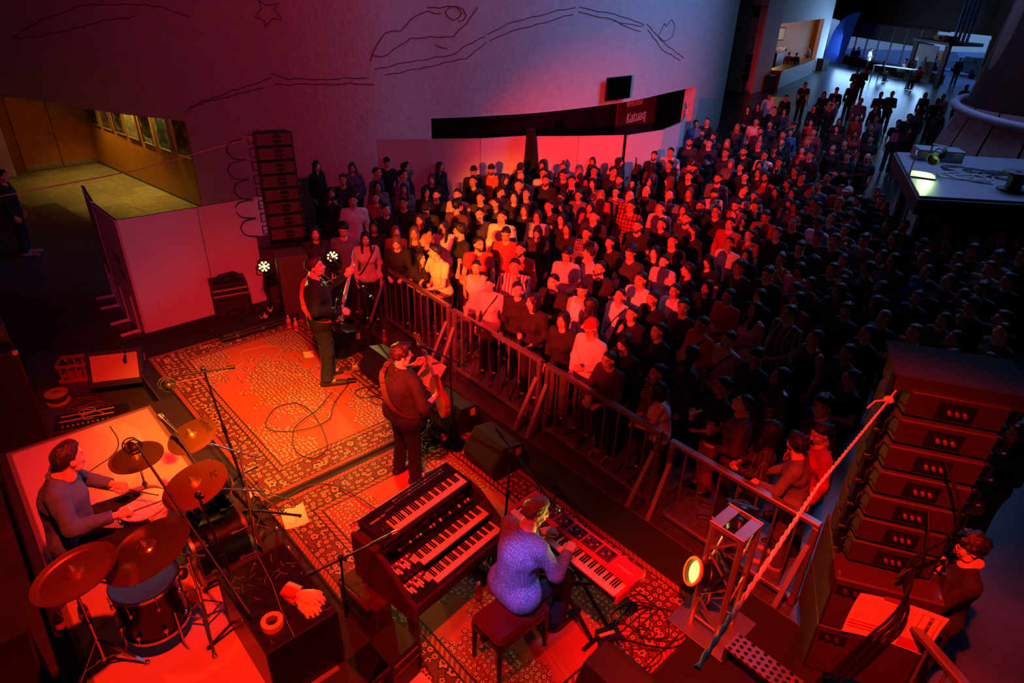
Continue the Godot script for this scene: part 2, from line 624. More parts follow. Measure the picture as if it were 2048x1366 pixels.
# hand space: wrist at the origin, fingers along +z, back of the hand +y, thumb of a right hand towards +x
func hand_shape(kind: String, cell: float) -> Array:
	var key := "hand" + kind + str(cell)
	if parts.has(key): return parts[key]
	var curl: Array = {"relaxed": [0.35, 0.5, 0.35], "grip": [0.9, 1.2, 0.8], "fist": [1.5, 1.6, 1.2], "flat": [0.08, 0.08, 0.05], "keys": [0.3, 0.75, 0.5]}[kind]
	var p := [
		cap(Vector3(0, 0, -0.03), Vector3(0, 0, 0.012), 0.026, 0.024, Vector3(1, 1.25, 1)),
		cap(Vector3(-0.022, -0.002, 0.03), Vector3(-0.026, 0, 0.078), 0.016), cap(Vector3(-0.006, 0, 0.025), Vector3(-0.009, 0.002, 0.084), 0.0165),
		cap(Vector3(0.008, 0, 0.025), Vector3(0.009, 0.002, 0.085), 0.0165), cap(Vector3(0.018, -0.002, 0.028), Vector3(0.027, 0, 0.08), 0.016),
	]
	var base := [Vector3(0.029, 0, 0.085), Vector3(0.01, 0.003, 0.091), Vector3(-0.01, 0.002, 0.088), Vector3(-0.028, -0.002, 0.08)]
	var lens := [[0.036, 0.024, 0.018], [0.040, 0.027, 0.019], [0.037, 0.025, 0.018], [0.029, 0.019, 0.016]]
	for i in 4:
		var a: Vector3 = base[i]
		var ang := 0.0
		var spread := (1.5 - i) * (0.07 if kind != "fist" else 0.0)
		for s in 3:
			ang += curl[s] * (1.0 + 0.07 * i)
			var d := Vector3(sin(spread) * cos(ang), -sin(ang), cos(ang) * cos(spread))
			var b: Vector3 = a + d * lens[i][s]
			p.append(cap(a, b, [0.0098, 0.009, 0.0082][s], [0.009, 0.0082, 0.007][s], Vector3.ONE, 0.005))
			a = b
	var t: Array = [Vector3(0.02, -0.006, 0.022), Vector3(0.046, -0.016, 0.05), Vector3(0.055, -0.022, 0.08), Vector3(0.056, -0.024, 0.104)]
	if kind == "grip" or kind == "fist": t = [Vector3(0.02, -0.008, 0.022), Vector3(0.042, -0.03, 0.05), Vector3(0.03, -0.05, 0.076), Vector3(0.012, -0.054, 0.09)]
	p.append(cap(t[0], t[1], 0.017, 0.0125, Vector3.ONE, 0.012)); p.append(cap(t[1], t[2], 0.0115, 0.0105, Vector3.ONE, 0.004)); p.append(cap(t[2], t[3], 0.0105, 0.008, Vector3.ONE, 0.004))
	parts[key] = nets(p, cell, 0.008)
	return parts[key]

func hair_shape(kind: String) -> Array:
	if parts.has("hair" + kind): return parts["hair" + kind]
	var p := []
	var cuts := []
	var bump := 0.0
	var line := [Vector3(0, 0.088, 0.075), Vector3(0, -0.74, 0.67)]      # hairline plane from the forehead to the nape
	var high := [Vector3(0, 0.078, 0.07), Vector3(0, -0.9, 0.4)]
	var cell := 0.0075
	match kind:
		"short":
			p = [egg(Vector3(0, 0.034, -0.016), Vector3(0.081, 0.094, 0.103)), egg(Vector3(0.012, 0.092, 0.025), Vector3(0.062, 0.042, 0.06))]
			cuts = [line]; bump = 0.005
		"buzz":
			p = [egg(Vector3(0, 0.032, -0.014), Vector3(0.078, 0.09, 0.099))]
			cuts = [line]
		"bald":
			p = [egg(Vector3(0, 0.022, -0.018), Vector3(0.079, 0.085, 0.097))]
			cuts = [line, [Vector3(0, 0.055, 0), Vector3(0, 1, 0)], [Vector3(0, 0, 0.01), Vector3(0, 0, 1)]]
		"medium":
			p = [egg(Vector3(0, 0.036, -0.018), Vector3(0.09, 0.1, 0.11)), cap(Vector3(-0.074, 0.02, -0.02), Vector3(-0.078, -0.11, -0.005), 0.04, 0.034, Vector3(1.5, 1, 0.8)), cap(Vector3(0.074, 0.02, -0.02), Vector3(0.078, -0.11, -0.005), 0.04, 0.034, Vector3(1.5, 1, 0.8)), cap(Vector3(0, 0.0, -0.07), Vector3(0, -0.11, -0.07), 0.065, 0.06, Vector3(1, 1, 1.4)), minus(egg(Vector3(0, -0.03, 0.085), Vector3(0.06, 0.1, 0.09), 0.015))]
			bump = 0.006
		"long", "long_loose":
			p = [egg(Vector3(0, 0.036, -0.018), Vector3(0.087, 0.097, 0.108)), cap(Vector3(-0.072, 0.02, -0.02), Vector3(-0.085, -0.25, 0.02), 0.04, 0.035, Vector3(1.5, 1, 0.8)), cap(Vector3(0.072, 0.02, -0.02), Vector3(0.085, -0.25, 0.02), 0.04, 0.035, Vector3(1.5, 1, 0.8)), cap(Vector3(0, 0.0, -0.07), Vector3(0, -0.28, -0.11), 0.066, 0.07, Vector3(0.9, 1, 1.5)), minus(egg(Vector3(0, -0.03, 0.085), Vector3(0.058, 0.1, 0.09), 0.012)), minus(egg(Vector3(0, -0.2, 0.03), Vector3(0.06, 0.12, 0.09), 0.01))]
			bump = 0.006
		"tied":
			p = [egg(Vector3(0, 0.034, -0.018), Vector3(0.081, 0.092, 0.104)), egg(Vector3(0, 0.03, -0.125), Vector3(0.036, 0.036, 0.032))]
			cuts = [line]; bump = 0.003
		"bun":
			p = [egg(Vector3(0, 0.034, -0.018), Vector3(0.082, 0.094, 0.104)), egg(Vector3(0, 0.13, -0.06), Vector3(0.045, 0.04, 0.045))]
			cuts = [line]; bump = 0.006
		"curly":
			p = [egg(Vector3(0, 0.045, -0.015), Vector3(0.093, 0.1, 0.112)), egg(Vector3(0, 0.1, 0.035), Vector3(0.07, 0.045, 0.06))]
			cuts = [line]; bump = 0.02
		"big_curly":
			p = [egg(Vector3(0, 0.04, -0.03), Vector3(0.125, 0.125, 0.13)), cap(Vector3(-0.09, 0.0, -0.03), Vector3(-0.11, -0.17, -0.02), 0.06), cap(Vector3(0.09, 0.0, -0.03), Vector3(0.11, -0.17, -0.02), 0.06), cap(Vector3(0, 0.0, -0.08), Vector3(0, -0.17, -0.08), 0.08), minus(egg(Vector3(0, -0.03, 0.1), Vector3(0.066, 0.1, 0.1), 0.01))]
			bump = 0.022
		"beanie":
			p = [egg(Vector3(0, 0.045, -0.014), Vector3(0.087, 0.1, 0.108)), cap(Vector3(0, 0.045, -0.01), Vector3(0, 0.055, -0.01), 0.088, 0.088, Vector3(1, 2.2, 0.84))]
			cuts = [[Vector3(0, 0.042, 0.0), Vector3(0, -1, 0.18)]]
		"hood":
			p = [egg(Vector3(0, 0.03, -0.02), Vector3(0.1, 0.115, 0.12)), cap(Vector3(0, -0.05, -0.05), Vector3(0, -0.16, -0.04), 0.1, 0.11, Vector3(0.9, 1, 1.1)), minus(egg(Vector3(0, -0.02, 0.1), Vector3(0.062, 0.085, 0.1), 0.012))]
		"beard":
			p = [egg(Vector3(0, -0.05, 0.026), Vector3(0.067, 0.06, 0.072)), egg(Vector3(0, -0.1, 0.056), Vector3(0.034, 0.032, 0.034)), minus(egg(Vector3(0, -0.06, 0.1), Vector3(0.026, 0.017, 0.04), 0.006)), minus(egg(Vector3(0, 0.03, 0.08), Vector3(0.05, 0.07, 0.06), 0.01))]
			cuts = [[Vector3(0, -0.025, 0), Vector3(0, 1, 0.1)], [Vector3(0, 0, -0.005), Vector3(0, 0, -1)]]
			bump = 0.004
			cell = 0.0065
		"stubble":
			p = [egg(Vector3(0, -0.05, 0.024), Vector3(0.0645, 0.057, 0.0705)), egg(Vector3(0, -0.093, 0.056), Vector3(0.026, 0.024, 0.027)), minus(egg(Vector3(0, -0.06, 0.1), Vector3(0.026, 0.017, 0.04), 0.006)), minus(egg(Vector3(0, 0.03, 0.08), Vector3(0.05, 0.07, 0.06), 0.01))]
			cuts = [[Vector3(0, -0.03, 0), Vector3(0, 1, 0.1)], [Vector3(0, 0, 0.0), Vector3(0, 0, -1)]]
			cell = 0.0065
	var m := nets(p, cell, 0.012, cuts)
	if bump == 0.0: bump = 0.001
	if bump > 0:
		var f := FastNoiseLite.new()
		f.seed = 5
		f.frequency = 14.0 if kind.ends_with("curly") else 22.0
		var v: PackedVector3Array = m[0]
		var nn: PackedVector3Array = m[1]
		for i in v.size():
			var q := v[i]
			var s := Vector3(1, 1, 1) if kind.ends_with("curly") else Vector3(1, 0.25, 0.6)
			v[i] = q + m[1][i] * f.get_noise_3dv(q * s) * bump * 1.6
			var st := q * Vector3(7, 1.2, 3.0)
			nn[i] = (nn[i] + Vector3(f.get_noise_3dv(st), f.get_noise_3dv(st + Vector3(9, 0, 0)), f.get_noise_3dv(st + Vector3(0, 9, 0))) * 1.1).normalized()
		m[0] = v
		m[1] = nn
	parts["hair" + kind] = m
	return m

func cap_mesh(light: bool) -> MB:
	var b := MB.new()
	b.x = Transform3D(Basis(Vector3.RIGHT, -0.12), Vector3(0, 0.03, -0.012)) * Transform3D(Basis.from_scale(Vector3(0.088, 0.1, 0.108)), Vector3.ZERO)
	var prof := []
	for i in 9: prof.append(Vector2(cos(PI / 2 * i / 8.0), sin(PI / 2 * i / 8.0)))
	b.lathe(prof, 20)
	b.x = Transform3D(Basis(Vector3.RIGHT, 0.06), Vector3(0, 0.045, 0.082))
	var poly := PackedVector2Array()
	for i in 13:
		var t := PI * i / 12.0
		poly.append(Vector2(cos(t) * 0.074, sin(t) * 0.072))
	b.x = b.x * Transform3D(Basis(Vector3.RIGHT, PI / 2), Vector3.ZERO)
	b.prism(poly, 0.008)
	b.x = Transform3D.IDENTITY
	b.ell(Vector3(0, 0.134, -0.025), Vector3(0.009, 0.006, 0.009), 8)
	if light: pass
	return b

func glasses_mesh(dark: bool) -> MB:
	var b := MB.new()
	for s in [-1.0, 1.0]:
		var ring := []
		for i in 15: ring.append(Vector3(s * 0.033 + cos(TAU * i / 14) * 0.024, 0.008 + sin(TAU * i / 14) * 0.019, 0.1))
		b.path(ring, 0.0026, 5)
		b.path([Vector3(s * 0.057, 0.014, 0.099), Vector3(s * 0.074, 0.014, 0.06), Vector3(s * 0.08, 0.008, -0.015)], 0.0022, 5)
		if dark:
			b.x = Transform3D(Basis.IDENTITY, Vector3(s * 0.033, 0.008, 0.1))
			b.ell(Vector3.ZERO, Vector3(0.024, 0.019, 0.003), 12)
			b.x = Transform3D.IDENTITY
	b.path([Vector3(-0.009, 0.012, 0.1), Vector3(0, 0.015, 0.103), Vector3(0.009, 0.012, 0.1)], 0.0024, 5)
	return b

# ---------- skeletons ----------
# joints of one figure; R is the figure's own right side (-x when it faces +z)
func skeleton(pose: String) -> Dictionary:
	var J := {
		"hip": Vector3(0, 0.93, 0), "chest": Vector3(0, 1.30, 0.0), "neck": Vector3(0, 1.46, -0.012), "head": Vector3(0, 1.625, 0.02),
		"shR": Vector3(-0.18, 1.415, -0.012), "shL": Vector3(0.18, 1.415, -0.012), "elR": Vector3(-0.235, 1.135, -0.03), "elL": Vector3(0.235, 1.135, -0.03),
		"wrR": Vector3(-0.235, 0.88, 0.06), "wrL": Vector3(0.235, 0.88, 0.06), "pnR": Vector3(1, 0, -0.2), "pnL": Vector3(-1, 0, -0.2), "hdR": "relaxed", "hdL": "relaxed",
		"hiR": Vector3(-0.09, 0.9, 0), "hiL": Vector3(0.09, 0.9, 0), "knR": Vector3(-0.1, 0.5, 0.025), "knL": Vector3(0.1, 0.5, 0.025),
		"anR": Vector3(-0.105, 0.085, -0.02), "anL": Vector3(0.105, 0.085, -0.02), "toR": Vector3(-0.125, 0.035, 0.15), "toL": Vector3(0.125, 0.035, 0.15), "lean": 0.0,
	}
	match pose:
		"c":
			J.elR = Vector3(-0.235, 1.15, 0.0); J.wrR = Vector3(-0.10, 1.17, 0.235); J.pnR = Vector3(0.9, 0.0, -0.4); J.hdR = "grip"
			J.elL = Vector3(0.24, 1.14, 0.0); J.wrL = Vector3(0.1, 1.04, 0.21); J.pnL = Vector3(-0.5, 0.8, -0.2)
		"k":
			J.elR = Vector3(-0.235, 1.14, 0.0); J.wrR = Vector3(-0.075, 1.08, 0.235); J.pnR = Vector3(0.9, 0.3, -0.3)
			J.elL = Vector3(0.235, 1.14, 0.0); J.wrL = Vector3(0.075, 1.05, 0.235); J.pnL = Vector3(-0.9, 0.3, -0.3); J.hdR = "grip"
		"x":
			J.elR = Vector3(-0.225, 1.16, 0.06); J.wrR = Vector3(0.05, 1.2, 0.2); J.pnR = Vector3(0, 0.2, -1); J.hdR = "flat"
			J.elL = Vector3(0.225, 1.15, 0.06); J.wrL = Vector3(-0.06, 1.17, 0.22); J.pnL = Vector3(0, 0.2, -1); J.hdL = "flat"
		"f":
			J.elR = Vector3(-0.2, 1.22, 0.14); J.wrR = Vector3(-0.085, 1.47, 0.29); J.pnR = Vector3(0.8, 0.3, -0.5); J.hdR = "grip"
			J.elL = Vector3(0.2, 1.22, 0.14); J.wrL = Vector3(0.085, 1.47, 0.29); J.pnL = Vector3(-0.8, 0.3, -0.5); J.hdL = "grip"
		"p":
			J.elR = Vector3(-0.25, 1.25, 0.16); J.wrR = Vector3(-0.15, 1.49, 0.27); J.pnR = Vector3(0.5, 0.1, 0.8); J.hdR = "grip"
			J.elL = Vector3(0.235, 1.14, 0.0); J.wrL = Vector3(0.07, 1.1, 0.235); J.pnL = Vector3(-0.6, 0.6, -0.2)
		"r":
			J.elR = Vector3(-0.25, 1.16, 0.14); J.wrR = Vector3(-0.12, 1.075, 0.36); J.pnR = Vector3(0.2, -0.9, 0); J.hdR = "grip"
			J.elL = Vector3(0.25, 1.16, 0.14); J.wrL = Vector3(0.12, 1.075, 0.36); J.pnL = Vector3(-0.2, -0.9, 0); J.hdL = "grip"; J.lean = 0.16
		"u":
			J.elR = Vector3(-0.31, 1.5, 0.12); J.wrR = Vector3(-0.27, 1.74, 0.17); J.pnR = Vector3(0.2, 0, 1); J.hdR = "fist"
		"h":
			J.elR = Vector3(-0.2, 1.15, 0.16); J.wrR = Vector3(-0.075, 1.41, 0.2); J.pnR = Vector3(0.3, 0.2, -0.9); J.hdR = "grip"
			J.elL = Vector3(0.235, 1.14, 0.02); J.wrL = Vector3(0.0, 1.12, 0.22); J.pnL = Vector3(0, 0.2, -1)
		"q":
			for k in ["hip", "chest", "neck", "head", "shR", "shL", "elR", "elL", "hiR", "hiL"]: J[k].y -= 0.36
			J.knR = Vector3(-0.13, 0.53, 0.40); J.knL = Vector3(0.13, 0.53, 0.40); J.anR = Vector3(-0.13, 0.12, 0.36); J.anL = Vector3(0.13, 0.12, 0.36)
			J.toR = Vector3(-0.14, 0.07, 0.53); J.toL = Vector3(0.14, 0.07, 0.53); J.wrR = Vector3(-0.12, 0.72, 0.3); J.wrL = Vector3(0.12, 0.72, 0.3); J.pnR = Vector3(0, -1, 0); J.pnL = Vector3(0, -1, 0)
	leaned(J)
	return J

func leaned(J: Dictionary) -> void:
	if J.lean == 0.0: return
	var B := Basis(Vector3.RIGHT, J.lean)
	var o := Vector3(0, J.hip.y, 0)
	for k in ["chest", "neck", "head", "shR", "shL", "elR", "elL"]: J[k] = o + B * (J[k] - o)

func head_turn(turn: int, lean := 0.0) -> Basis:
	var e: Vector3 = [Vector3(0, 0, 0), Vector3(-0.3, 0, 0), Vector3(0, -0.6, 0), Vector3(0, 0.6, 0), Vector3(0.38, 0.1, 0), Vector3(-0.08, -0.12, 0.3)][turn]
	return Basis.from_euler(e + Vector3(lean * 0.4 - 0.06, 0, 0))

func hand_xf(J: Dictionary, s: String) -> Transform3D:
	var z: Vector3 = J.get("hd_dir" + s, J["wr" + s] - J["el" + s]).normalized()
	var y: Vector3 = -(J["pn" + s] as Vector3)
	y = (y - z * y.dot(z)).normalized()
	return Transform3D(Basis(y.cross(z), y, z), J["wr" + s])

func torso_prims(J: Dictionary, g: float, w: float, fem: bool) -> Array:
	# g is how far the surface stands off the skin, w widens the body
	var c: Vector3 = J.chest
	var h: Vector3 = J.hip
	var up: Vector3 = (J.neck - h).normalized()
	var sx: Vector3 = (J.shL - J.shR).normalized()
	var fl := Vector3(1, 1, 1.0)
	var p := [
		cap(h - sx * 0.07 * w, h + sx * 0.07 * w, 0.115 * w + g), cap(h + up * 0.08, c - up * 0.05, 0.118 * w + g, 0.125 * w + g),
		cap(c - sx * 0.075, c + sx * 0.075, 0.106 + g), cap(J.shR.lerp(J.neck, 0.25) - up * 0.03, J.shL.lerp(J.neck, 0.25) - up * 0.03, 0.056 + g),
		cap(J.shR.lerp(J.neck, 0.1), J.neck - up * 0.01, 0.036 + g * 0.8, 0.05 + g * 0.5), cap(J.shL.lerp(J.neck, 0.1), J.neck - up * 0.01, 0.036 + g * 0.8, 0.05 + g * 0.5),
	]
	if fem:
		var fw := sx.cross(up)
		for s in [-1.0, 1.0]: p.append(egg(c + sx * s * 0.072 + fw * 0.085 - up * 0.03, Vector3.ONE * (0.062 + g)))
	if w > 1.2:
		p.append(egg(h + up * 0.14 + sx.cross(up) * 0.06, Vector3(0.17, 0.17, 0.15) * (w - 0.1) + Vector3.ONE * g))
	return p

func arm_prims(J: Dictionary, s: String, g: float, upto: float, w := 1.0) -> Array:
	# upto 0..2: shoulder to elbow to wrist
	var a: Vector3 = J["sh" + s]
	var b: Vector3 = J["el" + s]
	var c: Vector3 = J["wr" + s]
	var r0 := 0.05 * w + g
	var r1 := 0.040 * w + g
	var r2 := 0.027 * w + g
	if upto >= 2.0:
		return [cap(a, b, r0, r1), cap(b, c, r1, r2)]
	if upto > 1.0:
		var e := b.lerp(c, upto - 1.0)
		return [cap(a, b, r0, r1), cut(cap(b, b.lerp(c, minf(upto - 0.9, 1.0)), r1, lerpf(r1, r2, upto - 1.0)), e, c - b)]
	if upto <= 0.0: return []
	return [cut(cap(a, a.lerp(b, upto + 0.12), r0, lerpf(r0, r1, upto)), a.lerp(b, upto), b - a)]

func leg_prims(J: Dictionary, g: float, w: float, cuff := 0.0) -> Array:
	var p := []
	for s in ["R", "L"]:
		p.append(cap(J["hi" + s], J["kn" + s], 0.082 * w + g, 0.056 + g))
		if cuff > 0.0:
			var a: Vector3 = J["kn" + s]
			var b: Vector3 = J["an" + s]
			p.append(cut(cap(a, b + (b - a).normalized() * 0.03, 0.056 + g, cuff), b - (b - a).normalized() * 0.01, b - a))
		else:
			p.append(cap(J["kn" + s], J["an" + s], 0.055 + g, 0.037 + g))
	return p

func body_arrays(J: Dictionary, fem: bool, w: float, cell: float, hcell: float, fcell: float, turn: Basis) -> Array:
	var p := torso_prims(J, 0.0, w, fem)
	p.append(cap(J.neck - Vector3(0, 0.03, 0), J.head - Vector3(0, 0.06, 0.03), 0.056 if not fem else 0.047, 0.052 if not fem else 0.045, Vector3.ONE, 0.03))
	for s in ["R", "L"]:
		p += arm_prims(J, s, 0.0, 2.0)
		p.append(cap(J["an" + s], J["to" + s] , 0.036, 0.03, Vector3.ONE, 0.03))
	p += leg_prims(J, 0.0, w)
	var b := MB.new()
	b.add(nets(p, cell, 0.035))
	b.add(head_shape(fem, hcell), Transform3D(turn, J.head))
	for s in ["R", "L"]:
		var h := hand_shape(J["hd" + s], fcell)
		b.add(h if s == "R" else mirrored(h), hand_xf(J, s) * Transform3D(Basis.from_scale(Vector3.ONE * (0.9 if fem else 1.0)), Vector3.ZERO))
	return [b.v, b.n, b.ix, b.c]

func top_arrays(J: Dictionary, fem: bool, w: float, style: String, cell: float, g := 0.02) -> Array:
	var p := torso_prims(J, g, w, fem)
	for s in ["R", "L"]: p += arm_prims(J, s, g * 0.8, {"l": 1.93, "t": 0.62, "n": 0.0, "s": 1.25}[style])
	var up: Vector3 = (J.neck - J.hip).normalized()
	p.append(minus(egg(J.neck + up * 0.05 + Vector3(0, 0, 0.045), Vector3(0.07, 0.062, 0.085) if style != "n" else Vector3(0.12, 0.1, 0.11), 0.01)))
	if style == "n":
		for s in ["R", "L"]: p.append(minus(egg(J["sh" + s] + (J["sh" + s] - J.neck) * 0.25, Vector3(0.09, 0.12, 0.1), 0.01)))
	return folds(nets(p, cell, 0.035, [[J.hip - up * 0.09, -up]]), 0.007)

func bottom_arrays(J: Dictionary, w: float, cell: float, g := 0.014) -> Array:
	var sx: Vector3 = (J.hiL - J.hiR).normalized()
	var p := [cap(J.hip - sx * 0.065 * w, J.hip + sx * 0.065 * w, 0.112 * w + g)]
	p += leg_prims(J, g, w, 0.06 + g)
	var up: Vector3 = (J.neck - J.hip).normalized()
	return folds(nets(p, cell, 0.04, [[J.hip + up * 0.09, up]]), 0.007)

func shoes_mesh(J: Dictionary, cell := 0.014) -> Array:
	var p := []
	for s in ["R", "L"]:
		var a: Vector3 = J["an" + s]
		var t: Vector3 = J["to" + s]
		var d := Vector3(t.x - a.x, 0, t.z - a.z).normalized()
		var heel := Vector3(a.x, t.y, a.z) - d * 0.045
		p.append(cap(heel + Vector3(0, 0.012, 0), t + d * 0.055 + Vector3(0, 0.004, 0), 0.046, 0.04, Vector3(1, 1.0, 1)))
		p.append(cap(a - Vector3(0, 0.02, 0), a + Vector3(0, 0.02, 0), 0.052, 0.05))
	return nets(p, cell, 0.03, [[Vector3(0, minf(J.toR.y, J.toL.y) - 0.033, 0), Vector3.DOWN]])

func am(m: Array) -> ArrayMesh:
	var b := MB.new()
	b.add(m)
	return b.mesh()

var fold_n: FastNoiseLite
func folds(m: Array, amp: float) -> Array:
	# creases of cloth: the surface is pushed along its normals and the normals follow
	if fold_n == null:
		fold_n = FastNoiseLite.new()
		fold_n.seed = 77
		fold_n.frequency = 1.0
		fold_n.fractal_octaves = 2
	var v: PackedVector3Array = m[0]
	var n: PackedVector3Array = m[1]
	var sc := Vector3(9, 5, 9)
	for i in v.size():
		var p := v[i]
		var q := p * sc
		var h := fold_n.get_noise_3dv(q)
		var g := Vector3(fold_n.get_noise_3dv(q + Vector3(0.1, 0, 0)) - h, fold_n.get_noise_3dv(q + Vector3(0, 0.1, 0)) - h, fold_n.get_noise_3dv(q + Vector3(0, 0, 0.1)) - h) * 10.0 * sc
		v[i] = p + n[i] * h * amp
		n[i] = (n[i] - (g - n[i] * g.dot(n[i])) * amp * 1.2).normalized()
	m[0] = v
	m[1] = n
	return m
# ---------- the room ----------
const K := 1.0612
const WALL := "-22 -27,-18.5 -22,-15.8 -19.3,-13.63 -17.7,-11.9 -16.75,-10.5 -16.0,-8.95 -15.28,-7.43 -14.75,-6.1 -14.35,-4.6 -14.05,-3.2 -14.2,-1.95 -14.75,-.87 -15.2,.73 -16.13,2.76 -17.97,4.15 -19.79,5.42 -21.55,6.6 -23.8,7.7 -26.5,8.7 -29.5,9.6 -33,10.3 -37.5"
# lines drawn into the plaster: place along the wall and height
const DRAWN := "3.870 3.45 4.324 3.71 4.941 3.96 5.342 4.09 5.647 4.24 6.093 4.29 6.811 4.33 7.092 4.29 7.559 4.15|3.866 3.44 4.584 3.55 5.312 3.73 5.817 3.91 6.271 4.04 6.595 4.09|8.666 4.48 8.762 4.41 8.953 4.47 8.859 4.34 8.969 4.17 8.808 4.19 8.708 4.01 8.700 4.16 8.566 4.22 8.682 4.31 8.666 4.48|7.123 2.28 7.476 2.51 7.980 2.74 8.693 3.09|7.225 2.39 7.543 2.51 8.173 2.74 8.576 2.91|8.702 3.17 8.912 3.10 9.322 3.10 9.801 3.13 10.079 3.14|8.707 2.98 9.794 3.03 10.147 3.01|10.120 3.45 10.168 3.64 10.371 3.99 10.587 4.02 10.821 4.28 11.017 4.38 11.264 4.32|10.164 3.56 10.299 3.53 10.753 3.88 11.496 3.91 11.764 4.15 11.953 4.46|11.680 4.35 11.659 4.29 11.600 4.25 11.518 4.23 11.436 4.25 11.377 4.29 11.356 4.35 11.379 4.41 11.440 4.45 11.522 4.47 11.602 4.45 11.660 4.41 11.680 4.35|11.019 4.44 11.437 4.46 11.639 4.47 11.750 4.36 11.749 4.25 11.602 4.17|10.162 3.30 10.682 3.43 11.491 3.56 11.762 3.73 12.072 3.92|10.320 3.19 10.957 3.32 11.808 3.51 12.085 3.79|12.097 3.94 12.340 4.12 12.656 4.27 13.232 4.48|12.148 3.83 12.342 3.96 12.769 4.14 13.217 4.34|13.280 4.49 13.695 4.34 14.174 4.12 14.218 4.04 13.703 4.19|13.275 4.39 13.679 4.23 13.905 4.05 14.156 3.94|14.265 4.11 14.638 3.73 15.026 3.44 15.428 3.17|14.300 3.97 14.724 3.47 15.330 3.11|14.581 3.79 14.705 4.09 14.767 4.01 14.887 4.19 15.032 4.03 14.998 3.78 14.846 3.65 14.608 3.77|11.152 3.76 11.249 3.70 11.380 3.69"

var wall_p: Array = []
func wall_at(u: float) -> Vector3:
	if wall_p.is_empty():
		for s in WALL.split(","):
			var q := s.split(" ")
			wall_p.append(Vector3(float(q[0]), 0, float(q[1])) * K)
	var n := wall_p.size()
	var i := clampi(int(u), 0, n - 2)
	return (wall_p[i] as Vector3).cubic_interpolate(wall_p[i + 1], wall_p[maxi(i - 1, 0)], wall_p[mini(i + 2, n - 1)], u - i)
func wall_out(u: float) -> Vector3:
	var t := (wall_at(minf(u + 0.05, 20.99)) - wall_at(maxf(u - 0.05, 0.0))).normalized()
	return Vector3(-t.z, 0, t.x)

func curtain(b: MB, u0: float, u1: float, y0: float, y1: float, off: float, flip := false) -> void:
	var n := int((u1 - u0) / 0.12) + 1
	var k := b.v.size()
	for i in n + 1:
		var u := lerpf(u0, u1, float(i) / n)
		var o := wall_out(u)
		var p := wall_at(u) + o * off
		b.put(p + Vector3.UP * y0, -o if flip else o, Vector2(u, y0))
		b.put(p + Vector3.UP * y1, -o if flip else o, Vector2(u, y1))
	for i in n:
		var a := k + i * 2
		if flip: b.ix.append_array([a, a + 2, a + 1, a + 1, a + 2, a + 3])
		else: b.ix.append_array([a, a + 1, a + 2, a + 1, a + 3, a + 2])

func lip(b: MB, u0: float, u1: float, y: float, d: float) -> void:
	var n := int((u1 - u0) / 0.12) + 1
	for i in n:
		var ua := lerpf(u0, u1, float(i) / n)
		var ub := lerpf(u0, u1, float(i + 1) / n)
		var h := Vector3.UP * y
		b.quad(wall_at(ua) + h, wall_at(ua) - wall_out(ua) * d + h, wall_at(ub) - wall_out(ub) * d + h, wall_at(ub) + h)

func wall_box(b: MB, a: Vector3, c: Vector3, y0: float, y1: float, th: float) -> void:
	# a straight wall between two floor points
	var d := (c - a)
	var keep := b.x
	b.x = Transform3D(Basis(d.normalized(), Vector3.UP, d.normalized().cross(Vector3.UP)), (a + c) * 0.5)
	b.box(Vector3(0, (y0 + y1) * 0.5, 0), Vector3(d.length(), y1 - y0, th))
	b.x = keep

func along(a: Vector3, c: Vector3) -> Transform3D:
	# x runs from a to c, z points out of the wall to the side of the camera
	var d := (c - a).normalized()
	var z := d.cross(Vector3.UP)
	if z.dot(-a) < 0: pass
	return Transform3D(Basis(d, Vector3.UP, z), a)

func wood(c1: String, c2: String, rough := 0.45) -> StandardMaterial3D:
	var m := textured(noise_tex(0.012, Color(c1), Color(c2), 4, 512, 8), rough, 1.0, false)
	m.uv1_scale = Vector3(2.2, 0.25, 2.2)
	return m

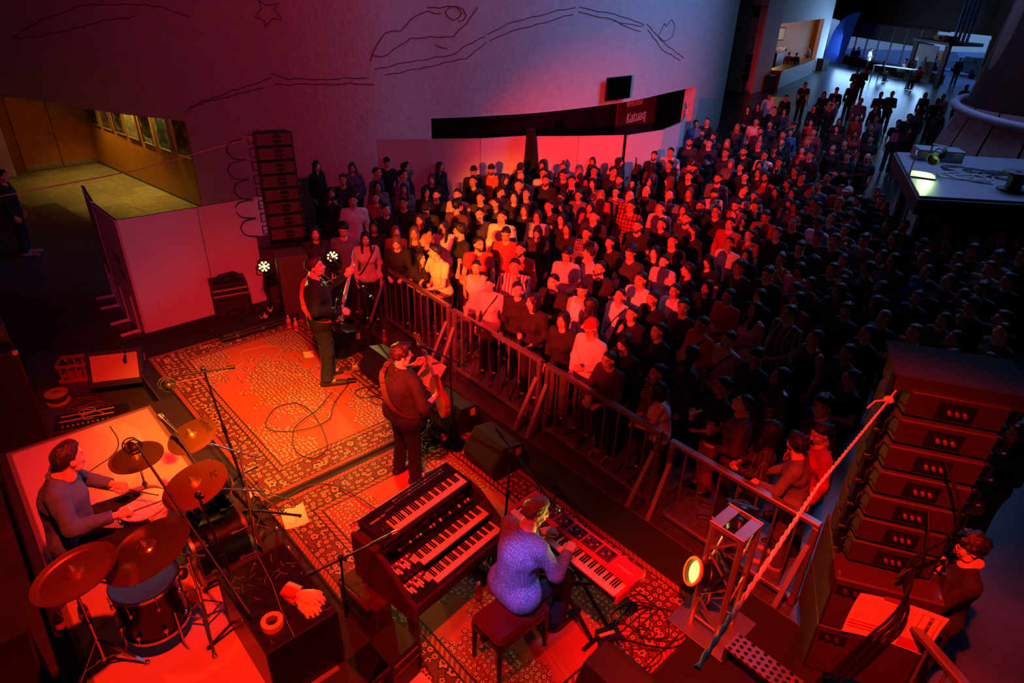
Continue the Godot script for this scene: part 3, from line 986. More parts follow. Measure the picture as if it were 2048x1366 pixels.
func build_room() -> void:
	var plaster := textured(noise_tex(0.02, Color("c9c5c2"), Color("dcd8d4"), 5, 512, 2), 0.85, 0.35)
	plaster.normal_enabled = true
	plaster.normal_texture = noise_normal(0.08, 3.0, 3)
	plaster.normal_scale = 0.25
	# floor: polished dark stone, with the slabs that can be told apart laid on it
	var fl_t := noise_tex(0.01, Color("2e2f31"), Color("48484a"), 5, 512, 4)
	var fl_m := textured(fl_t, 0.32, 0.25)
	var b := MB.new()
	b.box(Vector3(2.3, -0.15, -32), Vector3(54.4, 0.3, 81))
	var floor_o := struct("floor", b, fl_m)
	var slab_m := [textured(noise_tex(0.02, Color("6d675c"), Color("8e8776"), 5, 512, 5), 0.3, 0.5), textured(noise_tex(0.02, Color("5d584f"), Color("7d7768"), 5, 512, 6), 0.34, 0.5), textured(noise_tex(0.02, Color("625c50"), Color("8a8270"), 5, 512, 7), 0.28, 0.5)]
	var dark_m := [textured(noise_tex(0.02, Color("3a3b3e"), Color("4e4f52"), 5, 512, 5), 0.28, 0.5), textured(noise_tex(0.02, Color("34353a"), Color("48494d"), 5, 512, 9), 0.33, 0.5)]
	var uu := Vector3(0.77, 0, 0.638).normalized()
	var vv := Vector3(-uu.z, 0, uu.x)
	var base := Vector3(-12.23, 0, -19.04) * K
	var sb := MB.new()
	sb.x = Transform3D(Basis(uu, Vector3.UP, uu.cross(Vector3.UP)), Vector3.ZERO)
	sb.box(Vector3(0, 0.004, 0), Vector3(1.194, 0.008, 0.594))
	var slab := sb.mesh()
	for j in 18:
		for i in range(-2, 9):
			var p := base + uu * (i * 1.2 + 0.6 + (0.6 if j % 2 else 0.0)) + vv * (j * 0.6 + 0.3)
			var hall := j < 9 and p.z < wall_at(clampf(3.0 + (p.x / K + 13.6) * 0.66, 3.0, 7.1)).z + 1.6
			if p.x > -6.2 or p.x < -15.5 or p.z > -8.0: continue
			if not hall and p.x > -6.2: continue
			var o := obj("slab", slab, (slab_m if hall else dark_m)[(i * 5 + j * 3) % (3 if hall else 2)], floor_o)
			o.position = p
	b = MB.new()
	b.box(Vector3(2.3, 10.15, -32), Vector3(54.4, 0.3, 81))
	struct("ceiling", b, M("8f8d8c", 0.9))
	# the great curved wall: it hangs over two recesses and stands on the floor elsewhere
	b = MB.new()
	curtain(b, 0, 7.09, 2.2, 10, 0)
	curtain(b, 7.09, 11.03, 0, 10, 0)
	curtain(b, 11.03, 16.05, 2.44, 10, 0)
	curtain(b, 16.05, 21, 0, 10, 0)
	curtain(b, 0, 7.09, 2.2, 10, -0.35, true)
	curtain(b, 7.09, 11.03, 0, 10, -0.35, true)
	curtain(b, 11.03, 16.05, 2.44, 10, -0.35, true)
	lip(b, 0, 7.09, 2.2, 0.35)
	lip(b, 11.03, 16.05, 2.44, 0.35)
	for e in [7.09, 11.03, 16.05]:
		var p := wall_at(e)
		var q := p - wall_out(e) * 0.35
		b.quad(p, q, q + Vector3.UP * 2.44, p + Vector3.UP * 2.44)
	var wall := struct("wall_curved", b, plaster)
	b = MB.new()
	curtain(b, 11.03, 16.05, 2.425, 2.45, 0.008)
	obj("edge_strip", b, M("d8d8dc", 0.4), wall)
	for line in DRAWN.split("|"):
		var q := line.split(" ")
		var cv := Curve3D.new()
		for i in range(0, q.size() - 1, 2):
			cv.add_point(Vector3(float(q[i]), float(q[i + 1]), 0))
		b = MB.new()
		var pts := []
		var n := maxi(8, int(cv.get_baked_length() * 9))
		for i in n + 1:
			var s := cv.sample_baked(cv.get_baked_length() * i / n, true)
			var w := 0.012 * sin(i * 2.3) + 0.008 * sin(i * 5.1)
			pts.append(wall_at(s.x) + wall_out(s.x) * 0.004 + Vector3.UP * (s.y * K + w))
		b.path(pts, 0.011, 5)
		obj("engraved_line", b, M("655357", 0.9), wall)
	# ceilings and backs of the recesses
	var oak := wood("9a5f1c", "bf7e2c", 0.42)
	var oak2 := wood("8a5218", "ad7024", 0.42)
	var doorL := Vector3(-13.63, 0, -17.54) * K
	var far := Vector3(-12.23, 0, -19.04) * K
	var near := Vector3(-7.5, 0, -15.12) * K
	b = MB.new()
	for i in 50:
		var ua := lerpf(0.0, 7.09, i / 50.0)
		var ub := lerpf(0.0, 7.09, (i + 1) / 50.0)
		var h := Vector3.UP * 2.85
		b.quad(wall_at(ua) - wall_out(ua) * 0.3 + h, wall_at(ua) - wall_out(ua) * 7.0 + h, wall_at(ub) - wall_out(ub) * 7.0 + h, wall_at(ub) - wall_out(ub) * 0.3 + h)
	struct("ceiling_recess", b, M("8a8680", 0.9))
	# end wall of the recess with a double door
	var ax := along(doorL, far)
	var wid := (far - doorL).length()
	b = MB.new()
	b.x = ax
	b.box(Vector3(wid * 0.5, 1.35, -0.06), Vector3(wid + 0.1, 2.7, 0.06))
	struct("wall_oak_end", b, oak2)
	for i in 2:
		b = MB.new()
		b.x = ax
		b.box(Vector3(wid * (0.33 + 0.44 * i), 1.04, 0.0), Vector3(wid * 0.43, 2.06, 0.05), 0.006)
		var d := struct("door_%d" % (i + 1), b, oak)
		b = MB.new()
		b.x = ax
		b.box(Vector3(wid * (0.33 + 0.44 * i), 0.1, 0.03), Vector3(wid * 0.4, 0.16, 0.006), 0.002)
		obj("kick_plate", b, M("b0aca4", 0.3, 0.9), d)
		if i == 0:
			b = MB.new()
			b.x = ax
			b.box(Vector3(wid * 0.51, 1.08, 0.035), Vector3(0.045, 0.24, 0.012), 0.004)
			b.path([ax.affine_inverse() * (ax * Vector3(wid * 0.51, 1.02, 0.04)), Vector3(wid * 0.51, 1.02, 0.085), Vector3(wid * 0.46, 1.02, 0.09)], 0.011, 6)
			obj("door_handle", b, M("8a8780", 0.3, 0.9), d)
	b = MB.new()
	b.x = ax
	b.box(Vector3(-0.22, 1.35, 0.0), Vector3(0.32, 2.7, 0.5))
	struct("wall_pier", b, plaster)
	b = MB.new()
	wall_box(b, far, near, 0.0, 2.7, 0.08)
	var pw := struct("wall_oak_side", b, oak)
	b = MB.new()
	wall_box(b, far + Vector3(-0.03, 0, 0.04), near + Vector3(-0.03, 0, 0.04), 0.0, 0.05, 0.02)
	obj("baseboard", b, M("2a2018", 0.5), pw)
	posters(far, near)
	# dark glazed recess behind the white panels
	b = MB.new()
	curtain(b, 10.8, 16.3, 0, 2.7, -1.5)
	struct("wall_dark_recess", b, wood("1c1009", "2e1b0e", 0.25))
	b = MB.new()
	curtain(b, 10.9, 16.2, 2.7, 2.75, -1.6)
	for i in 40:
		var ua := lerpf(10.9, 16.2, i / 40.0)
		var ub := lerpf(10.9, 16.2, (i + 1) / 40.0)
		b.quad(wall_at(ua) + Vector3.UP * 2.7, wall_at(ua) - wall_out(ua) * 1.6 + Vector3.UP * 2.7, wall_at(ub) - wall_out(ub) * 1.6 + Vector3.UP * 2.7, wall_at(ub) + Vector3.UP * 2.7)
	struct("ceiling_dark_recess", b, M("141010", 0.8))
	# red welcome board in the recess
	var wu := 15.35
	var wo := wall_out(wu)
	var t := Transform3D(Basis(Vector3.UP.cross(wo), Vector3.UP, wo), wall_at(wu) - wo * 1.3)
	var wb := thing("welcome_board", "dark red board with white handwritten welcome lettering behind the last white panels", "sign", t)
	b = MB.new()
	b.box(Vector3(0, 1.25, 0), Vector3(2.6, 2.4, 0.06), 0.01)
	obj("board", b, M("5a0f12", 0.5), wb)
	text("Welcome", 0.26, 0.01, M("e8e4e0", 0.6), wb, Transform3D(Basis.IDENTITY, Vector3(-0.25, 1.95, 0.04)))
	text("Katuaq", 0.42, 0.01, M("e8e4e0", 0.6), wb, Transform3D(Basis.IDENTITY, Vector3(-0.05, 1.5, 0.04)))
	# television on the wall
	wu = 13.8
	wo = wall_out(wu)
	t = Transform3D(Basis(Vector3.UP.cross(wo), Vector3.UP, wo), wall_at(wu) + Vector3.UP * 2.84)
	var tv := thing("wall_television", "switched-off black television hung on the curved wall above the white panels", "television", t)
	b = MB.new()
	b.box(Vector3(0, 0, 0.14), Vector3(1.04, 0.58, 0.06), 0.01)
	obj("housing", b, M("0b0b0c", 0.5), tv)
	b = MB.new()
	b.box(Vector3(0, 0.008, 0.1715), Vector3(1.0, 0.54, 0.004))
	obj("screen", b, M("060607", 0.12), tv)
	b = MB.new()
	b.box(Vector3(0, 0, 0.055), Vector3(0.3, 0.3, 0.11), 0.01)
	obj("wall_bracket", b, M("1a1a1b", 0.5, 0.5), tv)
	b = MB.new()
	b.cyl(Vector3(0.15, -0.28, 0.03), Vector3(0.15, -0.37, 0.012), 0.006, -1, 6)
	obj("cable", b, M("1a1a1b", 0.6), tv)
	# shell walls that close the foyer
	b = MB.new()
	b.box(Vector3(-24.9, 5, -32), Vector3(0.3, 10.4, 81))
	struct("wall_far_side", b, M("77736f", 0.9))
	b = MB.new()
	b.box(Vector3(2, 5, 8), Vector3(54, 10.4, 0.3))
	struct("wall_balcony", b, M("77736f", 0.9))
	b = MB.new()
	b.box(Vector3(2, 5, -72.4), Vector3(54, 10.4, 0.3))
	struct("wall_end", b, M("3a3430", 0.9))

func text(s: String, size: float, depth: float, m: Material, parent: Node3D, t: Transform3D, called := "lettering", font := "Droid Sans") -> MeshInstance3D:
	var tm := TextMesh.new()
	tm.text = s
	var f := SystemFont.new()
	f.font_names = PackedStringArray([font])
	tm.font = f
	tm.font_size = 32
	tm.pixel_size = size / 32.0
	tm.depth = depth
	tm.curve_step = 2.0
	var o := MeshInstance3D.new()
	o.mesh = tm
	o.material_override = m
	o.name = called
	o.transform = t
	parent.add_child(o, true)
	return o

func posters(far: Vector3, near: Vector3) -> void:
	var d := (near - far).normalized()
	var z := Vector3(-d.z, 0, d.x)
	if z.dot(Vector3(0, 0, 1)) < 0: z = -z
	var says := ["dark poster with a pale streak, nearest the oak door", "brown film poster second from the oak door", "film poster with a white title band across its middle", "pale film poster with a washed-out figure", "film poster with a dark figure on white", "grey-blue film poster with a crowd of shapes", "film poster with bright flames, beside the white corner"]
	for i in 7:
		var p := far.lerp(near, [0.1, 0.24, 0.375, 0.51, 0.65, 0.795, 0.955][i])
		var t := Transform3D(Basis(d, Vector3.UP, d.cross(Vector3.UP)), p + z * 0.045 + Vector3.UP * 1.72)
		if t.basis.z.dot(z) < 0: t.basis = Basis(-d, Vector3.UP, z)
		var o := thing("framed_poster", says[i] + ", on the oak wall", "poster", t, "film posters on the oak wall")
		var b := MB.new()
		for s in [-1.0, 1.0]:
			b.box(Vector3(s * 0.335, 0, 0.015), Vector3(0.03, 1.0, 0.03), 0.004)
			b.box(Vector3(0, s * 0.485, 0.015), Vector3(0.64, 0.03, 0.03), 0.004)
		obj("frame", b, M("b9b4a8", 0.35, 0.7), o)
		b = MB.new()
		b.quad(Vector3(-0.32, -0.47, 0.012), Vector3(0.32, -0.47, 0.012), Vector3(0.32, 0.47, 0.012), Vector3(-0.32, 0.47, 0.012))
		var f := FastNoiseLite.new()
		f.seed = 20 + i
		f.frequency = 0.03
		var pal: Array = [[Color("16130f"), Color("5a5348")], [Color("20180f"), Color("6b553a")], [Color("2a241b"), Color("8d8474")], [Color("6d675a"), Color("a59d8a")], [Color("191714"), Color("d8d2c2")], [Color("26333c"), Color("8fa0a4")], [Color("1e140c"), Color("d9b070")]][i]
		var tx := img_tex(64, 94, func(x: int, y: int) -> Color:
			var v := f.get_noise_2d(x * 1.6, y) * 0.9 + 0.35
			if i == 2 and y > 44 and y < 56 and x > 8 and x < 56 and (x / 3 + y / 6) % 3: v = 1.0
			if y > 78 and y < 88 and (y % 4 < 2) and x > 14 and x < 50: v = 0.8
			var e := Vector2((x - 32) / 16.0, (y - 50) / 30.0).length()
			if e < 1.0: v *= 0.45
			return pal[0].lerp(pal[1], clampf(v, 0, 1)))
		obj("print", b, textured(tx, 0.35), o)
# ---------- the stage: s runs along the barrier, n towards the audience ----------
const DECK := 0.3
const SD := Vector3(0.682, 0, 0.7313)
const ND := Vector3(0.7313, 0, -0.682)
func sn(s: float, n: float, y := 0.0) -> Vector3:
	return SD * s + ND * n + Vector3.UP * (y + DECK)
func stage_xf(s: float, n: float, y := 0.0) -> Transform3D:
	# x along s, z towards the stage (away from the audience)
	return Transform3D(Basis(SD, Vector3.UP, -ND), sn(s, n, y))

func flower(x: float, y: float, size: float, seed_: int) -> float:
	# dense rug flowers: 0 outline, 1 petals, 0.5 ground
	var best := 0.5
	var cx := floori(x / size)
	var cy := floori(y / size)
	for j in range(-1, 2):
		for i in range(-1, 2):
			var h := absi(((cx + i) * 73856093) ^ ((cy + j) * 19349663) ^ (seed_ * 83492791)) % 1000
			var px := (cx + i + 0.5 + (h % 10 - 5) * 0.05) * size
			var py := (cy + j + 0.5 + (h / 10 % 10 - 5) * 0.05) * size
			var d := Vector2(x - px, y - py)
			var r := size * (0.46 + 0.14 * (h / 100) / 10.0)
			var l := d.length() / (r * (0.82 + 0.18 * cos(d.angle() * (5 + h % 3) + h)))
			if l < 0.28: best = 0.1
			elif l < 0.72: return 1.0
			elif l < 1.0: best = 0.0
	return best

func rug_tex(w: float, h: float, seed_: int, px := 230.0) -> ImageTexture:
	var nx := int(w * px / 2)
	var ny := int(h * px / 2)
	var im := Image.create(nx * 2, ny * 2, false, Image.FORMAT_RGB8)
	var dark := Color("1c0d0a")
	var field := Color("a3492c")
	var light := Color("d9b98a")
	var brick := Color("6f2415")
	for y in ny:
		for x in nx:
			var mx := x / px
			var my := y / px
			var e := minf(mx, my)
			var c := field
			var v := 0.5
			if e < 0.03: c = dark
			elif e < 0.085: c = light.lerp(brick, 0.75) if int(floor((mx + my) / 0.028)) % 2 else brick
			elif e < 0.1: c = dark
			elif e < 0.36:
				v = flower(mx, my, 0.075 if fposmod(mx + my, 0.52) < 0.36 else 0.13, seed_)
				c = dark.lerp(brick, 0.75) if v == 0.5 else (light.lerp(field, 0.45) if v > 0.9 else dark)
			elif e < 0.375: c = dark
			elif e < 0.43: c = light.lerp(brick, 0.55) if int(floor((mx - my) / 0.034)) % 2 else brick
			elif e < 0.445: c = dark
			else:
				var qx := (w * 0.5 - mx) / (w * 0.5 - 0.445)
				var qy := (h * 0.5 - my) / (h * 0.5 - 0.445)
				var lob := 1.0 + 0.07 * cos(atan2(qy * h, qx * w) * 10.0)
				var med := Vector2(qx * 1.9, qy * 1.9).length() * lob
				var crn := Vector2(1.0 - qx, 1.0 - qy).length() * (1.0 + 0.08 * cos(atan2(1.0 - qy, 1.0 - qx) * 14.0))
				if med < 1.05 or crn < 0.62 or (med > 1.15 and med < 1.3 and absf(sin(atan2(qy, qx) * 8.0)) > 0.75):
					v = flower(mx, my, 0.05, seed_ + 1)
					c = field.lerp(brick, 0.3) if v == 0.5 else (light if v > 0.9 else dark)
			for k in 4:
				im.set_pixel(x if k % 2 == 0 else nx * 2 - 1 - x, y if k < 2 else ny * 2 - 1 - y, c)
	return ImageTexture.create_from_image(im)

func rug(s0: float, s1: float, n0: float, n1: float, y: float, label: String, seed_: int) -> void:
	var w := n1 - n0
	var h := s1 - s0
	var o := thing("persian_rug", label, "rug", Transform3D(Basis(ND, Vector3.UP, SD), sn((s0 + s1) * 0.5, (n0 + n1) * 0.5, y)))
	var b := MB.new()
	b.box(Vector3(0, 0.004, 0), Vector3(w, 0.008, h))
	obj("backing", b, M("2a1410", 0.95), o)
	b = MB.new()
	b.quad(Vector3(-w / 2, 0.0085, h / 2), Vector3(w / 2, 0.0085, h / 2), Vector3(w / 2, 0.0085, -h / 2), Vector3(-w / 2, 0.0085, -h / 2))
	var m := textured(rug_tex(w, h, seed_), 0.92)
	obj("pile", b, m, o)

func build_stage() -> void:
	var b := MB.new()
	b.x = stage_xf(-5.5, 3.0, -DECK)
	b.box(Vector3(0, 0.15, 0), Vector3(9.6, DECK, 3.1))
	struct("floor_stage", b, M("121011", 0.95))
	b = MB.new()
	b.x = stage_xf(-5.5, 3.0)
	for s in [-1.0, 1.0]: b.box(Vector3(0, -0.02, s * 1.555), Vector3(9.62, 0.05, 0.012))
	b.box(Vector3(-4.805, -0.02, 0), Vector3(0.012, 0.05, 3.1))
	struct("trim_stage", b, M("55564a", 0.5, 0.3))
	rug(-9.5, -5.55, 1.62, 4.1, 0.001, "large orange-red Persian rug with a central medallion under the standing bass player", 3)
	rug(-5.48, -1.6, 1.62, 4.12, 0.001, "dark red Persian rug with flowered borders under the keyboards", 9)
	# drum riser
	var t := stage_xf(-5.2, 0.6)
	var o := thing("drum_riser", "low black carpeted riser carrying the drum kit", "riser", t)
	b = MB.new()
	b.box(Vector3(0, 0.05, 0), Vector3(4.8, 0.7, 1.8), 0.01)
	obj("platform", b, M("1d1314", 0.9), o)
	b = MB.new()
	for s in [-1.0, 1.0]: b.box(Vector3(0, 0.39, s * 0.905), Vector3(4.82, 0.03, 0.012))
	obj("edge_trim", b, M("2c2a2a", 0.4, 0.6), o)
	var mat_t := img_tex(96, 256, func(x: int, y: int) -> Color:
		var c := Color("b58f84")
		var u := Vector2(x - 48.0, y - 60.0)
		var r := u.length()
		if absf(r - 26.0) < 2.0 and u.x > -20: c = Color("c9a79a")
		if absf(x - 48 - 22 * sin(y * 0.035)) < 9 and y > 110: c = Color("c4a090")
		if x < 3 or x > 92 or y < 3 or y > 252: c = Color("6a4c46")
		return c)
	o = thing("drum_mat", "pale drum mat spread over the riser under the kit", "mat", stage_xf(-5.25, 0.5, 0.4))
	b = MB.new()
	b.quad(Vector3(-2.3, 0.005, 0.72), Vector3(-2.3, 0.005, -0.7), Vector3(2.2, 0.005, -0.7), Vector3(2.2, 0.005, 0.72), true)
	obj("pile", b, textured(mat_t, 0.9), o)
	b = MB.new()
	b.box(Vector3(0, 0.002, 0.05), Vector3(4.4, 0.004, 1.34))
	obj("backing", b, M("4a3430", 0.9), o)
	# the crowd barrier
	var steel := M("8b8a8c", 0.35, 0.75)
	var plate_t := img_tex(64, 64, func(x: int, y: int) -> Color:
		var k := 0.0
		var q := Vector2(x % 32 - 16, y % 32 - 16)
		var f := 1 if (x / 32 + y / 32) % 2 else -1
		var d := Vector2(q.x + q.y * f, q.x - q.y * f) * 0.7
		if absf(d.x) < 12 and absf(d.y) < 3.5 - absf(d.x) * 0.15: k = 1.0
		return Color(k, k, k))
	var plate := StandardMaterial3D.new()
	plate.albedo_color = Color("77767a")
	plate.metallic = 0.7
	plate.roughness = 0.42
	plate.heightmap_enabled = true
	plate.heightmap_texture = plate_t
	plate.heightmap_scale = 0.6
	plate.uv1_triplanar = true
	plate.uv1_scale = Vector3.ONE * 7.0
	var ends := [[Vector3(-2.72, 0, -10.25), Vector3(-2.27, 0, -10.12)], [Vector3(-2.19, 0, -10.04), Vector3(-0.93, 0, -8.55)], [Vector3(-0.87, 0, -8.45), Vector3(0.38, 0, -7.07)], [Vector3(0.44, 0, -6.99), Vector3(1.63, 0, -5.62)], [Vector3(1.70, 0, -5.50), Vector3(2.80, 0, -4.32)], [Vector3(3.04, 0, -3.50), Vector3(3.29, 0, -2.44)]]
	var says := ["short end section of the steel crowd barrier by the far stage lamp", "steel barrier section under the leaning cream T-shirt, before the standing guitarist", "steel barrier section with a full beer cup on its rail", "steel barrier section under the smiling man in the brown sweater", "steel barrier section gripped by the man in grey, behind the truss tower", "steel barrier section beyond the speaker tower, one end lit red"]
	for i in ends.size():
		var p: Vector3 = ends[i][0]
		var q: Vector3 = ends[i][1]
		var d := (q - p).normalized()
		var len := (q - p).length()
		var r := thing("crowd_barrier", says[i], "barrier", Transform3D(Basis(d, Vector3.UP, d.cross(Vector3.UP)), (p + q) * 0.5), "crowd barrier sections")
		# local z points towards the stage or away; find which
		var zs := 1.0 if r.transform.basis.z.dot(-ND) > 0 else -1.0
		b = MB.new()
		b.box(Vector3(0, 1.05, 0), Vector3(len, 0.055, 0.075), 0.01)
		obj("top_rail", b, steel, r)
		b = MB.new()
		b.box(Vector3(0, 0.09, 0), Vector3(len, 0.05, 0.05), 0.006)
		obj("bottom_rail", b, steel, r)
		for s in [-1.0, 1.0]:
			b = MB.new()
			b.box(Vector3(s * (len * 0.5 - 0.03), 0.52, 0), Vector3(0.06, 1.0, 0.06), 0.008)
			obj("post", b, steel, r)
		var n := int(len / 0.21)
		for k in n:
			b = MB.new()
			b.cyl(Vector3(-len * 0.5 + len * (k + 1) / (n + 1), 0.1, 0), Vector3(-len * 0.5 + len * (k + 1) / (n + 1), 1.03, 0), 0.013, -1, 8)
			obj("upright_bar", b, steel, r)
		if len > 0.8:
			b = MB.new()
			b.box(Vector3(0, 0.035, -zs * 0.42), Vector3(len - 0.02, 0.03, 0.8), 0.004)
			obj("foot_plate", b, plate, r)
			for s in ([-1.0, 1.0] if i < 5 else [1.0]):
				b = MB.new()
				b.bar(Vector3(s * (len * 0.5 - 0.05), 0.8, zs * 0.03), Vector3(s * (len * 0.5 - 0.08), 0.03, zs * 0.4), 0.05, 0.03, 0.004)
				obj("brace", b, M("a09da0", 0.4, 0.6), r)
	# things left on the barrier
	cup_at(Vector3(-0.66, 1.08, -8.23), "plastic cup half full of beer standing on the barrier rail", 0.75)

func cup_at(p: Vector3, label: String, fill := 0.6, parent_scale := 1.0) -> Node3D:
	var o := thing("plastic_cup", label, "cup", at(p), "clear plastic cups")
	o.scale = Vector3.ONE * parent_scale
	var glass := StandardMaterial3D.new()
	glass.albedo_color = Color(0.95, 0.95, 0.95, 0.18)
	glass.transparency = BaseMaterial3D.TRANSPARENCY_ALPHA
	glass.roughness = 0.1
	if not mats.has("cup"): mats["cup"] = glass
	if not mats.has("cup_mesh"):
		var b := MB.new()
		b.lathe([Vector2(0.0, 0.002), Vector2(0.03, 0.0), Vector2(0.043, 0.128), Vector2(0.046, 0.132), Vector2(0.043, 0.134), Vector2(0.041, 0.128), Vector2(0.029, 0.004)], 14)
		mats["cup_mesh"] = b.mesh()
		b = MB.new()
		b.lathe([Vector2(0.0, 0.006), Vector2(0.028, 0.006), Vector2(0.036, 0.09), Vector2(0.0, 0.09)], 14)
		mats["beer_mesh"] = b.mesh()
	obj("wall", mats["cup_mesh"], mats["cup"], o)
	obj("drink", mats["beer_mesh"], M("b5701a", 0.25), o)
	return o
# ---------- the musicians and what they play ----------
const DECK_Y := 0.3
func on_deck(x: float, z: float, y := 0.0) -> Vector3:
	return Vector3(x, y + DECK_Y, z)

func figure(label: String, xf: Transform3D, J: Dictionary, w: float, style: String, top: Material, bottom: Material, shoe: Material, hair: String, hm: Material, turn: Basis, tone := 2) -> Node3D:
	var o := thing("person", label, "person", xf, "musicians on the stage")
	obj("body", am(body_arrays(J, false, w, 0.016, 0.0042, 0.0042, turn)), skin(tone), o)
	obj("shirt", am(top_arrays(J, false, w, style, 0.0125, 0.022)), top, o)
	obj("trousers", am(bottom_arrays(J, w, 0.0135, 0.016)), bottom, o)
	obj("shoes", am(shoes_mesh(J, 0.011)), shoe, o)
	obj("hair", am(hair_shape(hair)), hm, o).transform = Transform3D(turn, J.head)
	# collar
	var b := MB.new()
	var pts := []
	for i in 15:
		var a := TAU * i / 14.0
		pts.append(J.neck + Vector3(sin(a) * 0.074, 0.012 - cos(a) * 0.03, cos(a) * 0.07 + 0.012))
	b.path(pts, 0.015, 6)
	obj("collar", b, top, o)
	return o

func guitar(label: String, xf: Transform3D, body_m: Material, neck_m: Material, hollow: bool, neck_len: float, strings: int) -> Node3D:
	# local: neck along +x, front towards +z, the middle of the body at the origin
	var o := thing("electric_bass" if strings == 4 else "electric_guitar", label, "guitar", xf)
	var poly := PackedVector2Array()
	for i in 48:
		var a := TAU * i / 48.0
		var r := 0.165 + 0.03 * cos(2 * a) - 0.028 * cos(4 * a + 0.4) * (1.0 if absf(sin(a)) > 0.3 else 0.4) + 0.02 * cos(a + 2.6)
		var p := Vector2(cos(a) * r * 1.28, sin(a) * r)
		if cos(a) > 0.55 and not hollow: p.x += 0.07 * absf(sin(a)) * (1.6 if sin(a) > 0 else 1.0)
		poly.append(p)
	var b := MB.new()
	b.prism(poly, 0.045 if not hollow else 0.07, 0.008)
	obj("body", b, body_m, o)
	b = MB.new()
	var pg := PackedVector2Array()
	for i in 20:
		var a := TAU * i / 20.0
		pg.append(Vector2(cos(a) * 0.12 + 0.01, sin(a) * 0.075 - 0.045))
	b.x = Transform3D(Basis.IDENTITY, Vector3(0, 0, 0.026 if not hollow else 0.037))
	b.prism(pg, 0.003)
	obj("pickguard", b, M("d8d4cc", 0.4) if strings == 4 else M("1a1412", 0.3), o)
	b = MB.new()
	b.box(Vector3(0.13 + neck_len * 0.5, 0, 0.02), Vector3(neck_len, 0.05, 0.022), 0.008)
	obj("neck", b, neck_m, o)
	b = MB.new()
	for i in 14:
		var x := 0.13 + neck_len * (1.0 - pow(0.93, i + 1)) / (1.0 - pow(0.93, 15))
		b.box(Vector3(0.13 + neck_len - (x - 0.13), 0, 0.033), Vector3(0.003, 0.046, 0.003))
	obj("frets", b, M("c8c4bc", 0.3, 0.9), o).set_meta("kind", "stuff")
	b = MB.new()
	var hp := PackedVector2Array([Vector2(0, -0.025), Vector2(0.05, -0.045), Vector2(0.19, -0.04), Vector2(0.2, 0.0), Vector2(0.16, 0.045), Vector2(0.04, 0.035), Vector2(0, 0.025)])
	b.x = Transform3D(Basis(Vector3.UP, 0.12), Vector3(0.13 + neck_len, 0, 0.018))
	b.prism(hp, 0.016, 0.003)
	obj("headstock", b, neck_m if strings == 4 else M("2a1a10", 0.4), o)
	for i in strings:
		b = MB.new()
		var s := 1.0 if (i % 2 == 0 or strings == 4) else -1.0
		var x := 0.17 + neck_len + (i if strings == 4 else i / 2) * 0.038
		b.cyl(Vector3(x, s * 0.02, 0.015), Vector3(x, s * 0.065, 0.012), 0.004, -1, 6)
		b.box(Vector3(x, s * 0.073, 0.012), Vector3(0.02, 0.012, 0.012), 0.003)
		obj("tuning_peg", b, M("d0ccc4", 0.25, 0.95), o)
	for x in ([0.03, -0.05] if strings == 4 else [0.07, -0.03]):
		b = MB.new()
		b.box(Vector3(x, 0, 0.034 if not hollow else 0.043), Vector3(0.03, 0.085, 0.014), 0.004)
		obj("pickup", b, M("17161a", 0.3) if strings == 4 else M("b9b4a8", 0.25, 0.9), o)
	b = MB.new()
	b.box(Vector3(-0.115, 0, 0.034 if not hollow else 0.043), Vector3(0.04, 0.09, 0.016), 0.004)
	obj("bridge", b, M("d6d2c8", 0.2, 0.95), o)
	for i in 3:
		b = MB.new()
		b.x = Transform3D(Basis(Vector3.RIGHT, PI / 2), Vector3(-0.1 + i * 0.045, -0.115, 0.028 if not hollow else 0.036))
		b.lathe([Vector2(0.011, 0), Vector2(0.009, 0.016), Vector2(0, 0.017)], 10)
		obj("knob", b, M("c4bfb4", 0.3, 0.8), o)
	b = MB.new()
	for i in strings:
		var y := (i - (strings - 1) * 0.5) * 0.04 / (strings - 1)
		b.cyl(Vector3(-0.12, y * 1.3, 0.044 if not hollow else 0.052), Vector3(0.15 + neck_len, y * 0.8, 0.036), 0.0012, -1, 4)
	obj("strings", b, M("d8d4cc", 0.25, 0.9), o).set_meta("kind", "stuff")
	return o

